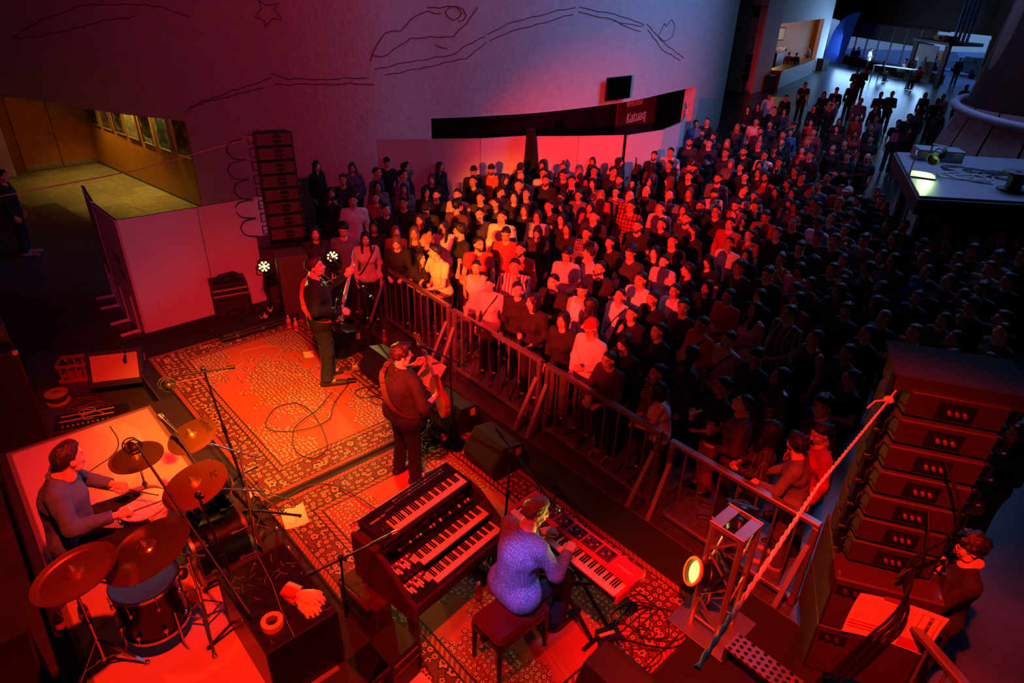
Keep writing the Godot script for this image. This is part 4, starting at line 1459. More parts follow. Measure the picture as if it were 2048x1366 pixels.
func mic_stand(label: String, foot: Vector3, mid: Vector3, tail: Vector3, tip: Vector3, round_base: bool, mic_kind := "ball", called := "microphone_stand") -> Node3D:
	# everything in world places: foot on the ground, top of the pole, rear end of the boom, microphone end
	var black := M("0f0f10", 0.45, 0.3)
	var o := thing(called, label, "microphone stand", at(foot))
	var P := func(p: Vector3) -> Vector3: return p - foot
	var b := MB.new()
	if round_base:
		b.lathe([Vector2(0.0, 0.0), Vector2(0.15, 0.0), Vector2(0.15, 0.012), Vector2(0.13, 0.022), Vector2(0.02, 0.032), Vector2(0, 0.05)], 28)
		obj("base", b, black, o)
	else:
		for i in 3:
			b = MB.new()
			var a := TAU * i / 3.0 + foot.x * 3.0
			b.path([Vector3(0, 0.2, 0), Vector3(cos(a) * 0.32, 0.02, sin(a) * 0.32)], 0.012, 6)
			b.ell(Vector3(cos(a) * 0.32, 0.018, sin(a) * 0.32), Vector3.ONE * 0.018, 8)
			obj("leg", b, black, o)
	b = MB.new()
	b.cyl(Vector3(0, 0.02, 0), P.call(mid).lerp(Vector3.ZERO, 0.45), 0.014, -1, 10)
	b.cyl(P.call(mid).lerp(Vector3.ZERO, 0.47), P.call(mid), 0.01, -1, 10)
	b.cyl(P.call(mid).lerp(Vector3.ZERO, 0.48), P.call(mid).lerp(Vector3.ZERO, 0.43), 0.02, -1, 10)
	obj("pole", b, black, o)
	b = MB.new()
	b.ell(P.call(mid), Vector3(0.025, 0.03, 0.025), 10)
	b.cyl(P.call(mid) + Vector3(0.0, 0, 0.0), P.call(mid) + Vector3(0.045, 0.0, 0.02), 0.012, -1, 8)
	obj("clutch", b, black, o)
	b = MB.new()
	b.cyl(P.call(tail), P.call(tip), 0.0095, -1, 8)
	b.cyl(P.call(tail), (P.call(tail) as Vector3).lerp(P.call(tip), 0.12), 0.017, -1, 8)
	obj("boom", b, black, o)
	var d := (tip - mid).normalized()
	if mic_kind != "":
		var m := thing("microphone", "vocal microphone on the " + label.split(",")[0] if mic_kind == "ball" else "instrument microphone on the " + label.split(",")[0], "microphone", Transform3D(Basis(Quaternion(Vector3.UP, d)), tip))
		b = MB.new()
		b.lathe([Vector2(0, -0.09), Vector2(0.012, -0.09), Vector2(0.019, 0.06), Vector2(0.024, 0.085), Vector2(0, 0.09)], 14)
		obj("handle", b, M("1a1a1c", 0.4, 0.4), m)
		b = MB.new()
		if mic_kind == "ball": b.ell(Vector3(0, 0.11, 0), Vector3(0.027, 0.03, 0.027), 14)
		else: b.lathe([Vector2(0.019, 0.07), Vector2(0.024, 0.09), Vector2(0.024, 0.13), Vector2(0, 0.14)], 14)
		obj("grille", b, M("77736c", 0.35, 0.85), m)
	return o

func hang(a: Vector3, c: Vector3, sag: float, n := 10) -> Array:
	var r := []
	for i in n + 1:
		var t := float(i) / n
		r.append(a.lerp(c, t) - Vector3.UP * sag * 4.0 * t * (1.0 - t))
	return r

func build_band() -> void:
	var black := cloth("bk")
	var dark := cloth("dk")
	# bass player, in profile
	var J := skeleton("d")
	J.elR = Vector3(-0.27, 1.17, -0.06); J.wrR = Vector3(-0.09, 1.03, 0.26); J.pnR = Vector3(0.2, -0.1, -1); J.hdR = "keys"
	J.elL = Vector3(0.29, 1.2, 0.14); J.wrL = Vector3(0.35, 1.33, 0.40); J.pnL = Vector3(-0.5, 0.35, -0.6); J.hdL = "grip"
	J.knL = Vector3(0.11, 0.5, 0.06); J.anL = Vector3(0.13, 0.085, 0.05); J.toL = Vector3(0.16, 0.035, 0.22)
	var x1 := at(on_deck(-2.53, -7.6), 112)
	x1.basis = x1.basis.scaled_local(Vector3(1.08, 1.05, 1.08))
	figure("man in black standing in profile on the big rug, playing bass", x1, J, 1.12, "l", cloth("bk"), cloth("jeans"), M("2a1a18", 0.6), "short", M("2a1a12", 0.6), Basis.from_euler(Vector3(-0.16, -0.25, 0)))
	var nd := Vector3(0.76, 0.5, 0.36).normalized()
	var fz := (Vector3(-0.3, 0.1, 1.0) - nd * nd.dot(Vector3(-0.3, 0.1, 1.0))).normalized()
	var g1 := guitar("black bass guitar with a pale neck, played by the man in profile", x1 * Transform3D(Basis(nd, fz.cross(nd), fz), Vector3(-0.06, 1.03, 0.22)), M("0c0c0e", 0.15), M("b98a54", 0.4), false, 0.62, 4)
	strap(g1, x1, 1.04, M("a33a2c", 0.7))
	# guitar player, seen from behind
	J = skeleton("d")
	J.shR = Vector3(-0.215, 1.40, 0); J.shL = Vector3(0.215, 1.40, 0)
	J.elR = Vector3(-0.36, 1.15, 0.0); J.wrR = Vector3(-0.2, 1.1, 0.3); J.pnR = Vector3(0.2, -0.1, -1); J.hdR = "keys"
	J.elL = Vector3(0.35, 1.18, 0.12); J.wrL = Vector3(0.26, 1.26, 0.38); J.pnL = Vector3(-0.4, 0.4, -0.6); J.hdL = "grip"
	J.knR = Vector3(-0.12, 0.5, 0.02); J.anR = Vector3(-0.14, 0.085, 0.0); J.toR = Vector3(-0.17, 0.035, 0.17)
	J.knL = Vector3(0.12, 0.5, 0.02); J.anL = Vector3(0.13, 0.085, -0.03)
	var x2 := at(on_deck(-1.12, -5.68), 136)
	x2.basis = x2.basis.scaled_local(Vector3(0.97, 0.97, 0.97))
	figure("heavy man in black seen from behind at the music stand, playing guitar", x2, J, 1.42, "s", cloth("bk"), cloth("black"), M("181516", 0.6), "curly", M("140d09", 0.6), Basis.from_euler(Vector3(0.02, -0.35, 0.05)))
	nd = Vector3(0.66, 0.42, 0.2).normalized()
	fz = (Vector3(0, 0.15, 1) - nd * nd.dot(Vector3(0, 0.15, 1))).normalized()
	var g2 := guitar("brown electric guitar held by the heavy man seen from behind", x2 * Transform3D(Basis(nd, fz.cross(nd), fz), Vector3(-0.17, 1.07, 0.36)), M("5a2a16", 0.2), M("8a5a34", 0.4), true, 0.5, 6)
	strap(g2, x2, 1.36, M("3a1c18", 0.7))
	# drummer on his stool
	J = skeleton("d")
	for k in ["hip", "chest", "neck", "head", "shR", "shL", "hiR", "hiL"]: J[k] = J[k] + Vector3(0, -0.36, 0)
	J.hiR.y = 0.57; J.hiL.y = 0.57
	J.chest += Vector3(0, 0, 0.03); J.neck += Vector3(0, -0.01, 0.06); J.head += Vector3(0, -0.03, 0.13); J.shR += Vector3(0, 0, 0.05); J.shL += Vector3(0, 0, 0.05)
	J.elR = Vector3(-0.3, 0.84, 0.1); J.wrR = Vector3(-0.24, 0.82, 0.36); J.pnR = Vector3(0.2, -1, 0); J.hdR = "grip"
	J.elL = Vector3(0.29, 0.84, 0.1); J.wrL = Vector3(0.13, 0.83, 0.33); J.pnL = Vector3(-0.2, -1, 0); J.hdL = "grip"
	J.knR = Vector3(-0.2, 0.54, 0.4); J.knL = Vector3(0.22, 0.56, 0.4); J.anR = Vector3(-0.2, 0.1, 0.42); J.anL = Vector3(0.24, 0.1, 0.4); J.toR = Vector3(-0.2, 0.05, 0.6); J.toL = Vector3(0.27, 0.05, 0.58)
	var x3 := at(on_deck(-3.42, -3.72, 0.42), 116)
	x3.basis = x3.basis.scaled_local(Vector3(1.04, 1.04, 1.04))
	figure("drummer in a grey-blue shirt sitting behind the drum kit, looking away", x3, J, 1.12, "l", cloth("bl"), cloth("black"), M("1a1414", 0.6), "short", M("24140c", 0.6), Basis.from_euler(Vector3(0.05, 0.55, 0)))
	for s in ["R", "L"]:
		var h := x3 * hand_xf(J, s)
		var b := MB.new()
		var d := Vector3(0.12, -0.12, 1.0) if s == "L" else Vector3(-0.05, 0.12, 1.0)
		b.path([Vector3(0.01, -0.03, 0.05) - d.normalized() * 0.1, Vector3(0.01, -0.03, 0.05) + d.normalized() * 0.28], 0.0075, 6, 0.005)
		b.ell(Vector3(0.01, -0.03, 0.05) + d.normalized() * 0.285, Vector3.ONE * 0.008, 6)
		tag(obj("drumstick", b, M("4a2a18", 0.5)), "drumstick in the drummer's %s hand" % ("lower" if s == "R" else "upper"), "drumstick", "drumsticks").transform = h
	var st := thing("drum_stool", "round black drum stool under the drummer", "stool", at(on_deck(-3.42, -3.72, 0.4)))
	var sb := MB.new()
	sb.lathe([Vector2(0, 0.36), Vector2(0.17, 0.36), Vector2(0.18, 0.38), Vector2(0.18, 0.44), Vector2(0.15, 0.47), Vector2(0, 0.47)], 24)
	obj("seat", sb, M("151314", 0.5), st)
	sb = MB.new()
	sb.cyl(Vector3(0, 0.12, 0), Vector3(0, 0.38, 0), 0.018)
	obj("post", sb, M("a8a4a0", 0.25, 0.9), st)
	for i in 3:
		sb = MB.new()
		sb.path([Vector3(0, 0.2, 0), Vector3(cos(i * TAU / 3) * 0.26, 0.012, sin(i * TAU / 3) * 0.26)], 0.011, 6)
		obj("leg", sb, M("a8a4a0", 0.25, 0.9), st)
	# keyboard player on his bench, facing the audience
	J = skeleton("d")
	for k in ["hip", "chest", "neck", "head", "shR", "shL", "hiR", "hiL"]: J[k] = J[k] + Vector3(0, -0.32, 0)
	J.chest += Vector3(0, 0, 0.06); J.neck += Vector3(0, -0.02, 0.12); J.head += Vector3(0, -0.03, 0.17); J.shR += Vector3(0, -0.01, 0.1); J.shL += Vector3(0, -0.01, 0.1)
	J.hiR.y = 0.6; J.hiL.y = 0.6
	J.elR = Vector3(-0.28, 0.87, 0.16); J.wrR = Vector3(-0.18, 0.855, 0.40); J.pnR = Vector3(0.1, -1, 0.0); J.hdR = "keys"
	J.elL = Vector3(0.27, 0.87, 0.16); J.wrL = Vector3(0.12, 0.855, 0.40); J.pnL = Vector3(-0.1, -1, 0.0); J.hdL = "keys"
	J.knR = Vector3(-0.16, 0.54, 0.42); J.knL = Vector3(0.14, 0.54, 0.42); J.anR = Vector3(-0.18, 0.1, 0.34); J.anL = Vector3(0.15, 0.1, 0.36); J.toR = Vector3(-0.19, 0.05, 0.52); J.toL = Vector3(0.15, 0.05, 0.54)
	var x4 := at(on_deck(0.08, -3.66), 133)
	x4.basis = x4.basis.scaled_local(Vector3(1.03, 1.03, 1.03))
	var pt := img_tex(96, 96, func(x: int, y: int) -> Color:
		var v := flower(x / 96.0, y / 96.0, 0.125, 5)
		return Color("3d3560") if v < 0.3 else (Color("a9a6c8") if v > 0.9 else Color("6a648e")))
	var pm := textured(pt, 0.8, 6.0, false)
	figure("grey-haired keyboard player in a patterned blue shirt, seen from behind on his bench", x4, J, 1.2, "l", pm, cloth("bk"), M("0c0b0c", 0.25), "short", M("6b645e", 0.6), Basis.from_euler(Vector3(0.3, -0.5, 0)))

func strap(g: Node3D, fig: Transform3D, w: float, m: Material) -> void:
	# over the left shoulder and across the back, in the figure's own space
	var pts := []
	for p in [Vector3(0.17, 1.33, 0.2), Vector3(0.15, 1.44, 0.13), Vector3(0.135, 1.505, 0.0), Vector3(0.1, 1.42, -0.125), Vector3(0.02, 1.27, -0.165), Vector3(-0.09, 1.12, -0.165), Vector3(-0.175, 1.02, -0.09), Vector3(-0.2, 0.98, 0.05), Vector3(-0.19, 0.98, 0.19)]: pts.append(Vector3(p.x * w, p.y, p.z * w))
	var c := Curve3D.new()
	for i in pts.size():
		var t: Vector3 = (pts[mini(i + 1, pts.size() - 1)] - pts[maxi(i - 1, 0)]) * 0.2
		c.add_point(pts[i], -t, t)
	var b := MB.new()
	var n := 24
	var prev := Vector3.ZERO
	for i in n:
		var a := c.sample_baked(c.get_baked_length() * i / n)
		var e := c.sample_baked(c.get_baked_length() * (i + 1.2) / n)
		b.bar(a, e, 0.055, 0.004)
		prev = e
	obj("strap", b, m, g).transform = g.transform.affine_inverse() * fig
# ---------- instruments, loudspeakers, cases and cables ----------
func up_xf(p: Vector3, nrm: Vector3) -> Transform3D:
	return Transform3D(Basis(Quaternion(Vector3.UP, nrm.normalized())), p)

func key_bank(b_white: MB, b_black: MB, w: float, n: int, d: float, first := 0) -> void:
	# n white keys across w, front edge at z = d, top of the whites at y = 0
	var kw := w / n
	for i in n:
		b_white.box(Vector3(-w * 0.5 + (i + 0.5) * kw, -0.009, d * 0.5), Vector3(kw - 0.0014, 0.018, d), 0.0012)
		if (i + first) % 7 in [0, 1, 3, 4, 5] and i < n - 1:
			b_black.box(Vector3(-w * 0.5 + (i + 1.0) * kw, 0.004, d * 0.31), Vector3(kw * 0.56, 0.018, d * 0.62), 0.002)

func cable(pts: Array, r: float, m: Material, label: String, called := "cable") -> void:
	var c := Curve3D.new()
	for i in pts.size():
		var t: Vector3 = (pts[mini(i + 1, pts.size() - 1)] - pts[maxi(i - 1, 0)]) * 0.22
		c.add_point(pts[i], -t, t)
	var b := MB.new()
	var n := int(c.get_baked_length() / 0.035) + 4
	var q := []
	for i in n + 1: q.append(c.sample_baked(c.get_baked_length() * i / n, true))
	b.path(q, r, 5)
	tag(obj(called, b, m), label, "cable", "cables on the stage")

func loops(p: Vector3, r: float, n: int, seed_: int) -> Array:
	var g := RandomNumberGenerator.new()
	g.seed = seed_
	var q := []
	for i in n * 7:
		var a := i * TAU / 7.0 + g.randf() * 0.5
		var rr := r * (0.55 + 0.45 * g.randf())
		q.append(p + Vector3(cos(a) * rr + sin(i * 0.31) * r * 0.4, 0.008 + 0.004 * (i / 7), sin(a) * rr * 0.8 + cos(i * 0.23) * r * 0.3))
	return q

func cymbal(label: String, p: Vector3, nrm: Vector3, r: float, m: Material, foot: Vector3, mark := "", china := false) -> void:
	var o := thing("cymbal", label, "cymbal", up_xf(p, nrm), "cymbals of the drum kit")
	var b := MB.new()
	var prof := [Vector2(r, -0.012), Vector2(r * 0.8, -0.002), Vector2(r * 0.5, 0.008), Vector2(r * 0.24, 0.014), Vector2(r * 0.2, 0.026), Vector2(r * 0.1, 0.04), Vector2(0.008, 0.044)]
	if china: prof = [Vector2(r, 0.016), Vector2(r * 0.86, 0.004), Vector2(r * 0.82, -0.004), Vector2(r * 0.5, 0.012), Vector2(r * 0.24, 0.02), Vector2(r * 0.22, 0.04), Vector2(r * 0.1, 0.046), Vector2(0.008, 0.047)]
	var under := []
	for q in prof: under.append(q - Vector2(0, 0.003))
	under.reverse()
	b.lathe(prof, 56)
	b.lathe(under, 56)
	for i in 6: pass
	obj("bronze_plate", b, m, o)
	b = MB.new()
	b.cyl(Vector3(0, -0.05, 0), Vector3(0, 0.085, 0), 0.005, -1, 8)
	b.cyl(Vector3(0, 0.055, 0), Vector3(0, 0.078, 0), 0.014, -1, 8)
	b.cyl(Vector3(0, 0.042, 0), Vector3(0, 0.056, 0), 0.02, -1, 10)
	obj("wing_nut", b, M("c0bcb6", 0.25, 0.9), o)
	if mark:
		var yaw := Basis(Vector3.UP, 0.5 if mark == "K" else 2.4) * Basis(Vector3.RIGHT, -PI / 2 - 0.03)
		text(mark, 0.11 if mark == "K" else 0.06, 0.002, M("2a1208", 0.7), o, Transform3D(yaw, (yaw * Vector3(0, 0.0, 0)) + Basis(Vector3.UP, 0.5 if mark == "K" else 2.4) * Vector3(r * 0.6 if mark == "K" else 0.0, 0.0085, 0.0 if mark == "K" else r * 0.62)), "printed_mark")
	# its stand
	var s := thing("cymbal_stand", "chrome tripod stand under the " + label.split(",")[0], "stand", at(foot), "chrome cymbal stands")
	var top := p - nrm.normalized() * 0.05 - foot
	var mid := Vector3(0, top.y * 0.72, 0)
	var chrome := M("c4beb8", 0.16, 0.95)
	b = MB.new()
	b.cyl(Vector3(0, 0.1, 0), mid * 0.55, 0.015, -1, 10)
	b.cyl(mid * 0.5, mid, 0.011, -1, 10)
	b.cyl(mid * 0.54, mid * 0.6, 0.021, -1, 10)
	obj("tube", b, chrome, s)
	b = MB.new()
	var back := mid - (top - mid).normalized() * 0.22
	b.cyl(back, top, 0.009, -1, 8)
	b.ell(mid, Vector3.ONE * 0.024, 10)
	obj("boom_arm", b, chrome, s)
	for i in 3:
		var a := TAU * i / 3.0 + p.x * 4.0
		b = MB.new()
		b.bar(Vector3(0, 0.34, 0), Vector3(cos(a) * 0.27, 0.02, sin(a) * 0.27), 0.022, 0.006)
		b.bar(Vector3(0, 0.12, 0), Vector3(cos(a) * 0.15, 0.16, sin(a) * 0.15), 0.014, 0.005)
		b.ell(Vector3(cos(a) * 0.275, 0.018, sin(a) * 0.275), Vector3(0.022, 0.018, 0.022), 8)
		obj("leg", b, chrome, s)

func drum(label: String, p: Vector3, nrm: Vector3, r: float, h: float, shell: Material, head: Material, lugs: int, legs := 0) -> Node3D:
	# p is the middle of the top head
	var o := thing("drum", label, "drum", up_xf(p, nrm), "drums of the kit")
	var chrome := M("c9c4be", 0.15, 0.95)
	var b := MB.new()
	b.lathe([Vector2(0, -h), Vector2(r * 0.97, -h), Vector2(r * 0.97, 0.0)], 40)
	obj("shell", b, shell, o)
	b = MB.new()
	b.lathe([Vector2(r * 0.985, 0.004), Vector2(0, 0.006)], 40)
	obj("drum_head", b, head, o)
	for y in [0.0, -h]:
		b = MB.new()
		b.lathe([Vector2(r * 0.98, y - 0.014), Vector2(r * 1.04, y - 0.014), Vector2(r * 1.04, y + 0.012), Vector2(r * 0.985, y + 0.012), Vector2(r * 0.98, y + 0.002)], 40)
		obj("hoop", b, chrome, o)
	for i in lugs:
		var a := TAU * i / lugs
		var d := Vector3(cos(a), 0, sin(a))
		b = MB.new()
		b.x = Transform3D(Basis(Vector3.UP.cross(d), Vector3.UP, d), d * r)
		b.box(Vector3(0, -h * 0.2 - 0.02, 0.006), Vector3(0.026, 0.05, 0.03), 0.008)
		b.cyl(Vector3(0, 0.008, 0.018), Vector3(0, -h * 0.2, 0.012), 0.0035, -1, 6)
		if h > 0.2:
			b.box(Vector3(0, -h * 0.8, 0.006), Vector3(0.026, 0.05, 0.03), 0.008)
			b.cyl(Vector3(0, -h, 0.018), Vector3(0, -h * 0.8, 0.012), 0.0035, -1, 6)
		obj("lug", b, chrome, o)
	for i in legs:
		var a := TAU * i / legs + 0.4
		b = MB.new()
		b.path([Vector3(cos(a) * r * 1.03, -h * 0.55, sin(a) * r * 1.03), Vector3(cos(a) * r * 1.03, -h - 0.12, sin(a) * r * 1.03), Vector3(cos(a) * r * 1.2, -p.y + 0.7 + 0.015, sin(a) * r * 1.2)], 0.007, 6)
		obj("leg", b, chrome, o)
	return o

func bottle(label: String, p: Vector3, m: Material, cap_m: Material, group := "drink bottles on the stage") -> void:
	var o := thing("bottle", label, "bottle", at(p), group)
	var b := MB.new()
	b.lathe([Vector2(0, 0), Vector2(0.03, 0), Vector2(0.034, 0.02), Vector2(0.034, 0.13), Vector2(0.03, 0.15), Vector2(0.014, 0.19), Vector2(0.0135, 0.21), Vector2(0, 0.21)], 14)
	obj("body", b, m, o)
	b = MB.new()
	b.lathe([Vector2(0.0155, 0.205), Vector2(0.0155, 0.228), Vector2(0, 0.23)], 12)
	obj("cap", b, cap_m, o)
	b = MB.new()
	b.lathe([Vector2(0.0348, 0.05), Vector2(0.0348, 0.11)], 14)
	obj("label", b, M("b0332c", 0.6), o)

func sheet(called: String, label: String, t: Transform3D, w: float, h: float, m: Material, curl := 0.01) -> Node3D:
	# a sheet of paper lying in the local xz plane
	var o := thing(called, label, "paper", t)
	var b := MB.new()
	var n := 8
	for i in n:
		for j in n:
			var f := func(u: float, v: float) -> Vector3: return Vector3((u - 0.5) * w, curl * (pow(2 * u - 1, 2) * pow(2 * v - 1, 2) + 0.3 * pow(2 * u - 1, 2)) + 0.002, (v - 0.5) * h)
			var k := b.v.size()
			for c in [[0, 1], [1, 1], [1, 0], [0, 0]]:
				var u: float = (i + c[0]) / float(n)
				var v: float = (j + c[1]) / float(n)
				b.put(f.call(u, v), Vector3.UP, Vector2(u, v))
			b.ix.append_array([k, k + 2, k + 1, k, k + 3, k + 2])
	obj("page", b, m, o)
	return o

func wedge(label: String, p: Vector3, yaw: float) -> void:
	var o := thing("stage_monitor", label, "loudspeaker", Transform3D(Basis(Vector3.UP, yaw) * stage_xf(0, 0).basis, p), "wedge monitors along the stage front")
	# local x along the stage, z towards the players; the grille leans back
	var b := MB.new()
	b.x = Transform3D(Basis(Vector3.UP, PI / 2), Vector3.ZERO)
	# profile in (z -> -x of prism)
	b.prism(PackedVector2Array([Vector2(-0.24, 0.0), Vector2(0.24, 0.0), Vector2(0.27, 0.1), Vector2(0.14, 0.36), Vector2(-0.1, 0.40), Vector2(-0.29, 0.16)]), 0.56, 0.012)
	obj("cabinet", b, M("131213", 0.6), o)
	b = MB.new()
	b.x = Transform3D(Basis(Vector3.UP, PI / 2), Vector3.ZERO)
	b.prism(PackedVector2Array([Vector2(-0.283, 0.175), Vector2(-0.273, 0.165), Vector2(-0.083, 0.395), Vector2(-0.1, 0.408)]), 0.5)
	obj("grille", b, M("1d1c1d", 0.75, 0.3), o)
	b = MB.new()
	b.x = Transform3D(Basis(Vector3.FORWARD, PI / 2), Vector3(0.283, 0.2, 0.0))
	b.lathe([Vector2(0.075, 0.0), Vector2(0.065, 0.006), Vector2(0.055, 0.002), Vector2(0.0, -0.03)], 20)
	obj("side_handle", b, M("060606", 0.6), o)
	b = MB.new()
	b.box(Vector3(0.2815, 0.28, -0.09), Vector3(0.003, 0.1, 0.075))
	obj("yellow_sticker", b, M("b89a30", 0.7), o)
	b = MB.new()
	b.box(Vector3(-0.16, 0.2, 0.243), Vector3(0.05, 0.035, 0.01), 0.003)
	obj("badge", b, M("8a8680", 0.4), o)

func build_gear() -> void:
	build_drums()
	build_keys()
	build_speakers()
	build_clutter()

func build_drums() -> void:
	var bronze := M("d9a441", 0.22, 0.95)
	var brown := M("b8863c", 0.36, 0.9)
	var lean := -ND * 0.26 + Vector3.UP
	cymbal("ride cymbal marked with a large letter, over the bass drum", Vector3(-2.42, 1.75, -3.84), lean, 0.25, M("c88c34", 0.34, 0.9), Vector3(-2.2, 0.7, -4.15), "K")
	cymbal("crash cymbal with printed script, highest over the kit", Vector3(-2.67, 1.8, -4.38), lean + SD * 0.05, 0.205, brown, Vector3(-2.42, 0.7, -4.6), "Zildjian")
	cymbal("bright crash cymbal over the floor tom, lit yellow", Vector3(-2.36, 1.88, -3.06), lean - SD * 0.12, 0.28, bronze, Vector3(-2.3, 0.7, -3.35))
	cymbal("hammered china cymbal with upturned edge, nearest the riser's corner", Vector3(-2.66, 1.92, -2.8), lean - SD * 0.1 + ND * 0.1, 0.25, M("9a6a34", 0.42, 0.85), Vector3(-2.9, 0.7, -3.0), "", true)
	# hi-hat: two plates
	cymbal("top hi-hat cymbal beside the snare drum", Vector3(-3.12, 1.65, -4.27), Vector3.UP - ND * 0.06, 0.21, bronze, Vector3(-3.12, 0.7, -4.27))
	var hb := thing("cymbal", "bottom hi-hat cymbal just under its twin", "cymbal", Transform3D(Basis(Vector3.RIGHT, PI), Vector3(-3.12, 1.625, -4.27)), "cymbals of the drum kit")
	var b := MB.new()
	b.lathe([Vector2(0.21, -0.012), Vector2(0.1, 0.006), Vector2(0.04, 0.02), Vector2(0.008, 0.024)], 48)
	obj("bronze_plate", b, brown, hb)
	var shell := M("0c1712", 0.18)
	var white := M("e6ded6", 0.6)
	drum("snare drum with a white head, lit yellow, before the drummer's knees", Vector3(-2.99, 1.35, -4.01), Vector3.UP - ND * 0.08, 0.19, 0.15, M("b8b4ae", 0.25, 0.9), white, 8)
	drum("small rack tom with a red-lit head, tilted beside the snare drum", Vector3(-2.72, 1.38, -3.9), Vector3.UP - ND * 0.45 - SD * 0.1, 0.165, 0.2, shell, white, 6)
	drum("second rack tom under the ride cymbal", Vector3(-2.62, 1.4, -4.28), Vector3.UP - ND * 0.4 + SD * 0.1, 0.165, 0.2, shell, white, 6)
	drum("dark green floor tom under the bright crash cymbal", Vector3(-2.62, 1.34, -3.27), Vector3.UP, 0.225, 0.42, shell, white, 8, 3)
	drum("bass drum lying on its side under the rack toms", Vector3(-2.3, 0.99, -4.12), ND, 0.29, 0.42, shell, M("2a1718", 0.4), 8)
	# snare stand
	var s := thing("snare_stand", "chrome stand under the snare drum", "stand", at(Vector3(-2.97, 0.7, -4.02)))
	for i in 3:
		b = MB.new()
		var a := TAU * i / 3.0
		b.path([Vector3(0, 0.2, 0), Vector3(cos(a) * 0.22, 0.015, sin(a) * 0.22)], 0.009, 6)
		b.path([Vector3(0, 0.3, 0), Vector3(cos(a) * 0.17, 0.48, sin(a) * 0.17)], 0.009, 6)
		obj("leg", b, M("c4beb8", 0.2, 0.95), s)
	b = MB.new()
	b.cyl(Vector3(0, 0.12, 0), Vector3(0, 0.4, 0), 0.013)
	obj("tube", b, M("c4beb8", 0.2, 0.95), s)
	# microphones over the kit
	mic_stand("tall black boom stand at the far corner of the riser", Vector3(-2.62, 0.7, -4.95), Vector3(-2.58, 2.3, -4.63), Vector3(-2.33, 2.31, -4.67), Vector3(-2.78, 2.29, -4.52), false, "")
	condenser("large black condenser microphone cradled on the tall boom stand", Vector3(-2.84, 2.22, -4.5))
	mic_stand("black boom stand rising between the ride cymbal and the flight case", Vector3(-2.0, 0.7, -3.4), Vector3(-2.2, 1.95, -3.5), Vector3(-1.75, 1.35, -3.0), Vector3(-2.7, 2.15, -3.75), false, "")
	condenser("large black condenser microphone in the middle of the kit", Vector3(-2.78, 2.13, -3.8))
	mic_stand("short boom stand with a slim microphone between the cymbals", Vector3(-2.25, 0.7, -4.45), Vector3(-2.45, 1.7, -4.15), Vector3(-2.35, 1.5, -4.0), Vector3(-2.78, 1.95, -4.3), false, "pencil")
	# case with tape and gloves
	var cx := Transform3D(Basis(SD, Vector3.UP, -ND), sn(-3.52, 1.0, 0.4))
	var fc := thing("flight_case", "scratched black flight case standing on the riser's end, tape and gloves on it", "case", cx)
	b = MB.new()
	b.box(Vector3(0, 0.275, 0), Vector3(0.86, 0.55, 0.52), 0.008)
	var scr := noise_tex(0.03, Color("0d0a0a"), Color("241818"), 4, 256, 12)
	obj("body", b, textured(scr, 0.32, 1.5, false), fc)
	for q in [[Vector3(-0.425, 0.275, -0.255), Vector3(0.02, 0.56, 0.02)], [Vector3(0.425, 0.275, -0.255), Vector3(0.02, 0.56, 0.02)], [Vector3(-0.425, 0.275, 0.255), Vector3(0.02, 0.56, 0.02)], [Vector3(0.425, 0.275, 0.255), Vector3(0.02, 0.56, 0.02)], [Vector3(0, 0.545, 0.256), Vector3(0.86, 0.018, 0.018)], [Vector3(0, 0.545, -0.256), Vector3(0.86, 0.018, 0.018)], [Vector3(-0.426, 0.545, 0), Vector3(0.018, 0.018, 0.52)], [Vector3(0.426, 0.545, 0), Vector3(0.018, 0.018, 0.52)]]:
		b = MB.new()
		b.box(q[0], q[1], 0.003)
		obj("edge_strip", b, M("3a2c2a", 0.35, 0.6), fc)
	var g := RandomNumberGenerator.new()
	g.seed = 4
	b = MB.new()
	for i in 26:
		var p := Vector3(g.randf_range(-0.4, 0.38), 0.5515, g.randf_range(-0.23, 0.23))
		if g.randf() < 0.6: p.x = -0.3 + g.randf_range(-0.1, 0.15)
		var d := Vector3(g.randf_range(-1, 1), 0, g.randf_range(-1, 1)).normalized() * g.randf_range(0.02, 0.09)
		b.path([p, p + d * 0.5 + Vector3(0.004, 0, 0.006), p + d], 0.0012, 4)
	b.path([Vector3(-0.42, 0.552, -0.05), Vector3(-0.1, 0.552, -0.02), Vector3(0.15, 0.552, 0.03), Vector3(0.42, 0.552, 0.06)], 0.0016, 4)
	obj("scratch", b, M("a8908a", 0.6), fc).set_meta("kind", "stuff")
	var tape := thing("tape_roll", "roll of yellow adhesive tape on the black flight case", "tape", cx * at(Vector3(0.24, 0.55, 0.13)))
	b = MB.new()
	b.lathe([Vector2(0.042, 0.0), Vector2(0.075, 0.0), Vector2(0.075, 0.05), Vector2(0.042, 0.05)], 32)
	obj("tape", b, M("c9962c", 0.5), tape)
	b = MB.new()
	b.lathe([Vector2(0.042, 0.05), Vector2(0.039, 0.05), Vector2(0.039, 0.0)], 32)
	obj("core", b, M("8a6a3a", 0.8), tape)
	# gloves: two hands one on the other
	for i in 2:
		var gl := thing("work_glove", "upper yellow leather work glove lying on the flight case" if i else "lower work glove with a printed cuff on the flight case", "glove", cx * Transform3D(Basis(Vector3.UP, 1.75 + i * 0.3), Vector3(0.2 - i * 0.035, 0.575 + i * 0.03, -0.1 - i * 0.02)), "pair of work gloves")
		gl.scale = Vector3(1.35, 1.0, 1.2)
		obj("leather", am(hand_shape("relaxed", 0.004)), M("d0b060", 0.8), gl)
		b = MB.new()
		b.x = Transform3D(Basis.from_scale(Vector3(1.3, 0.75, 1)), Vector3.ZERO) * Transform3D(Basis(Vector3.RIGHT, PI / 2), Vector3(0, 0, -0.06))
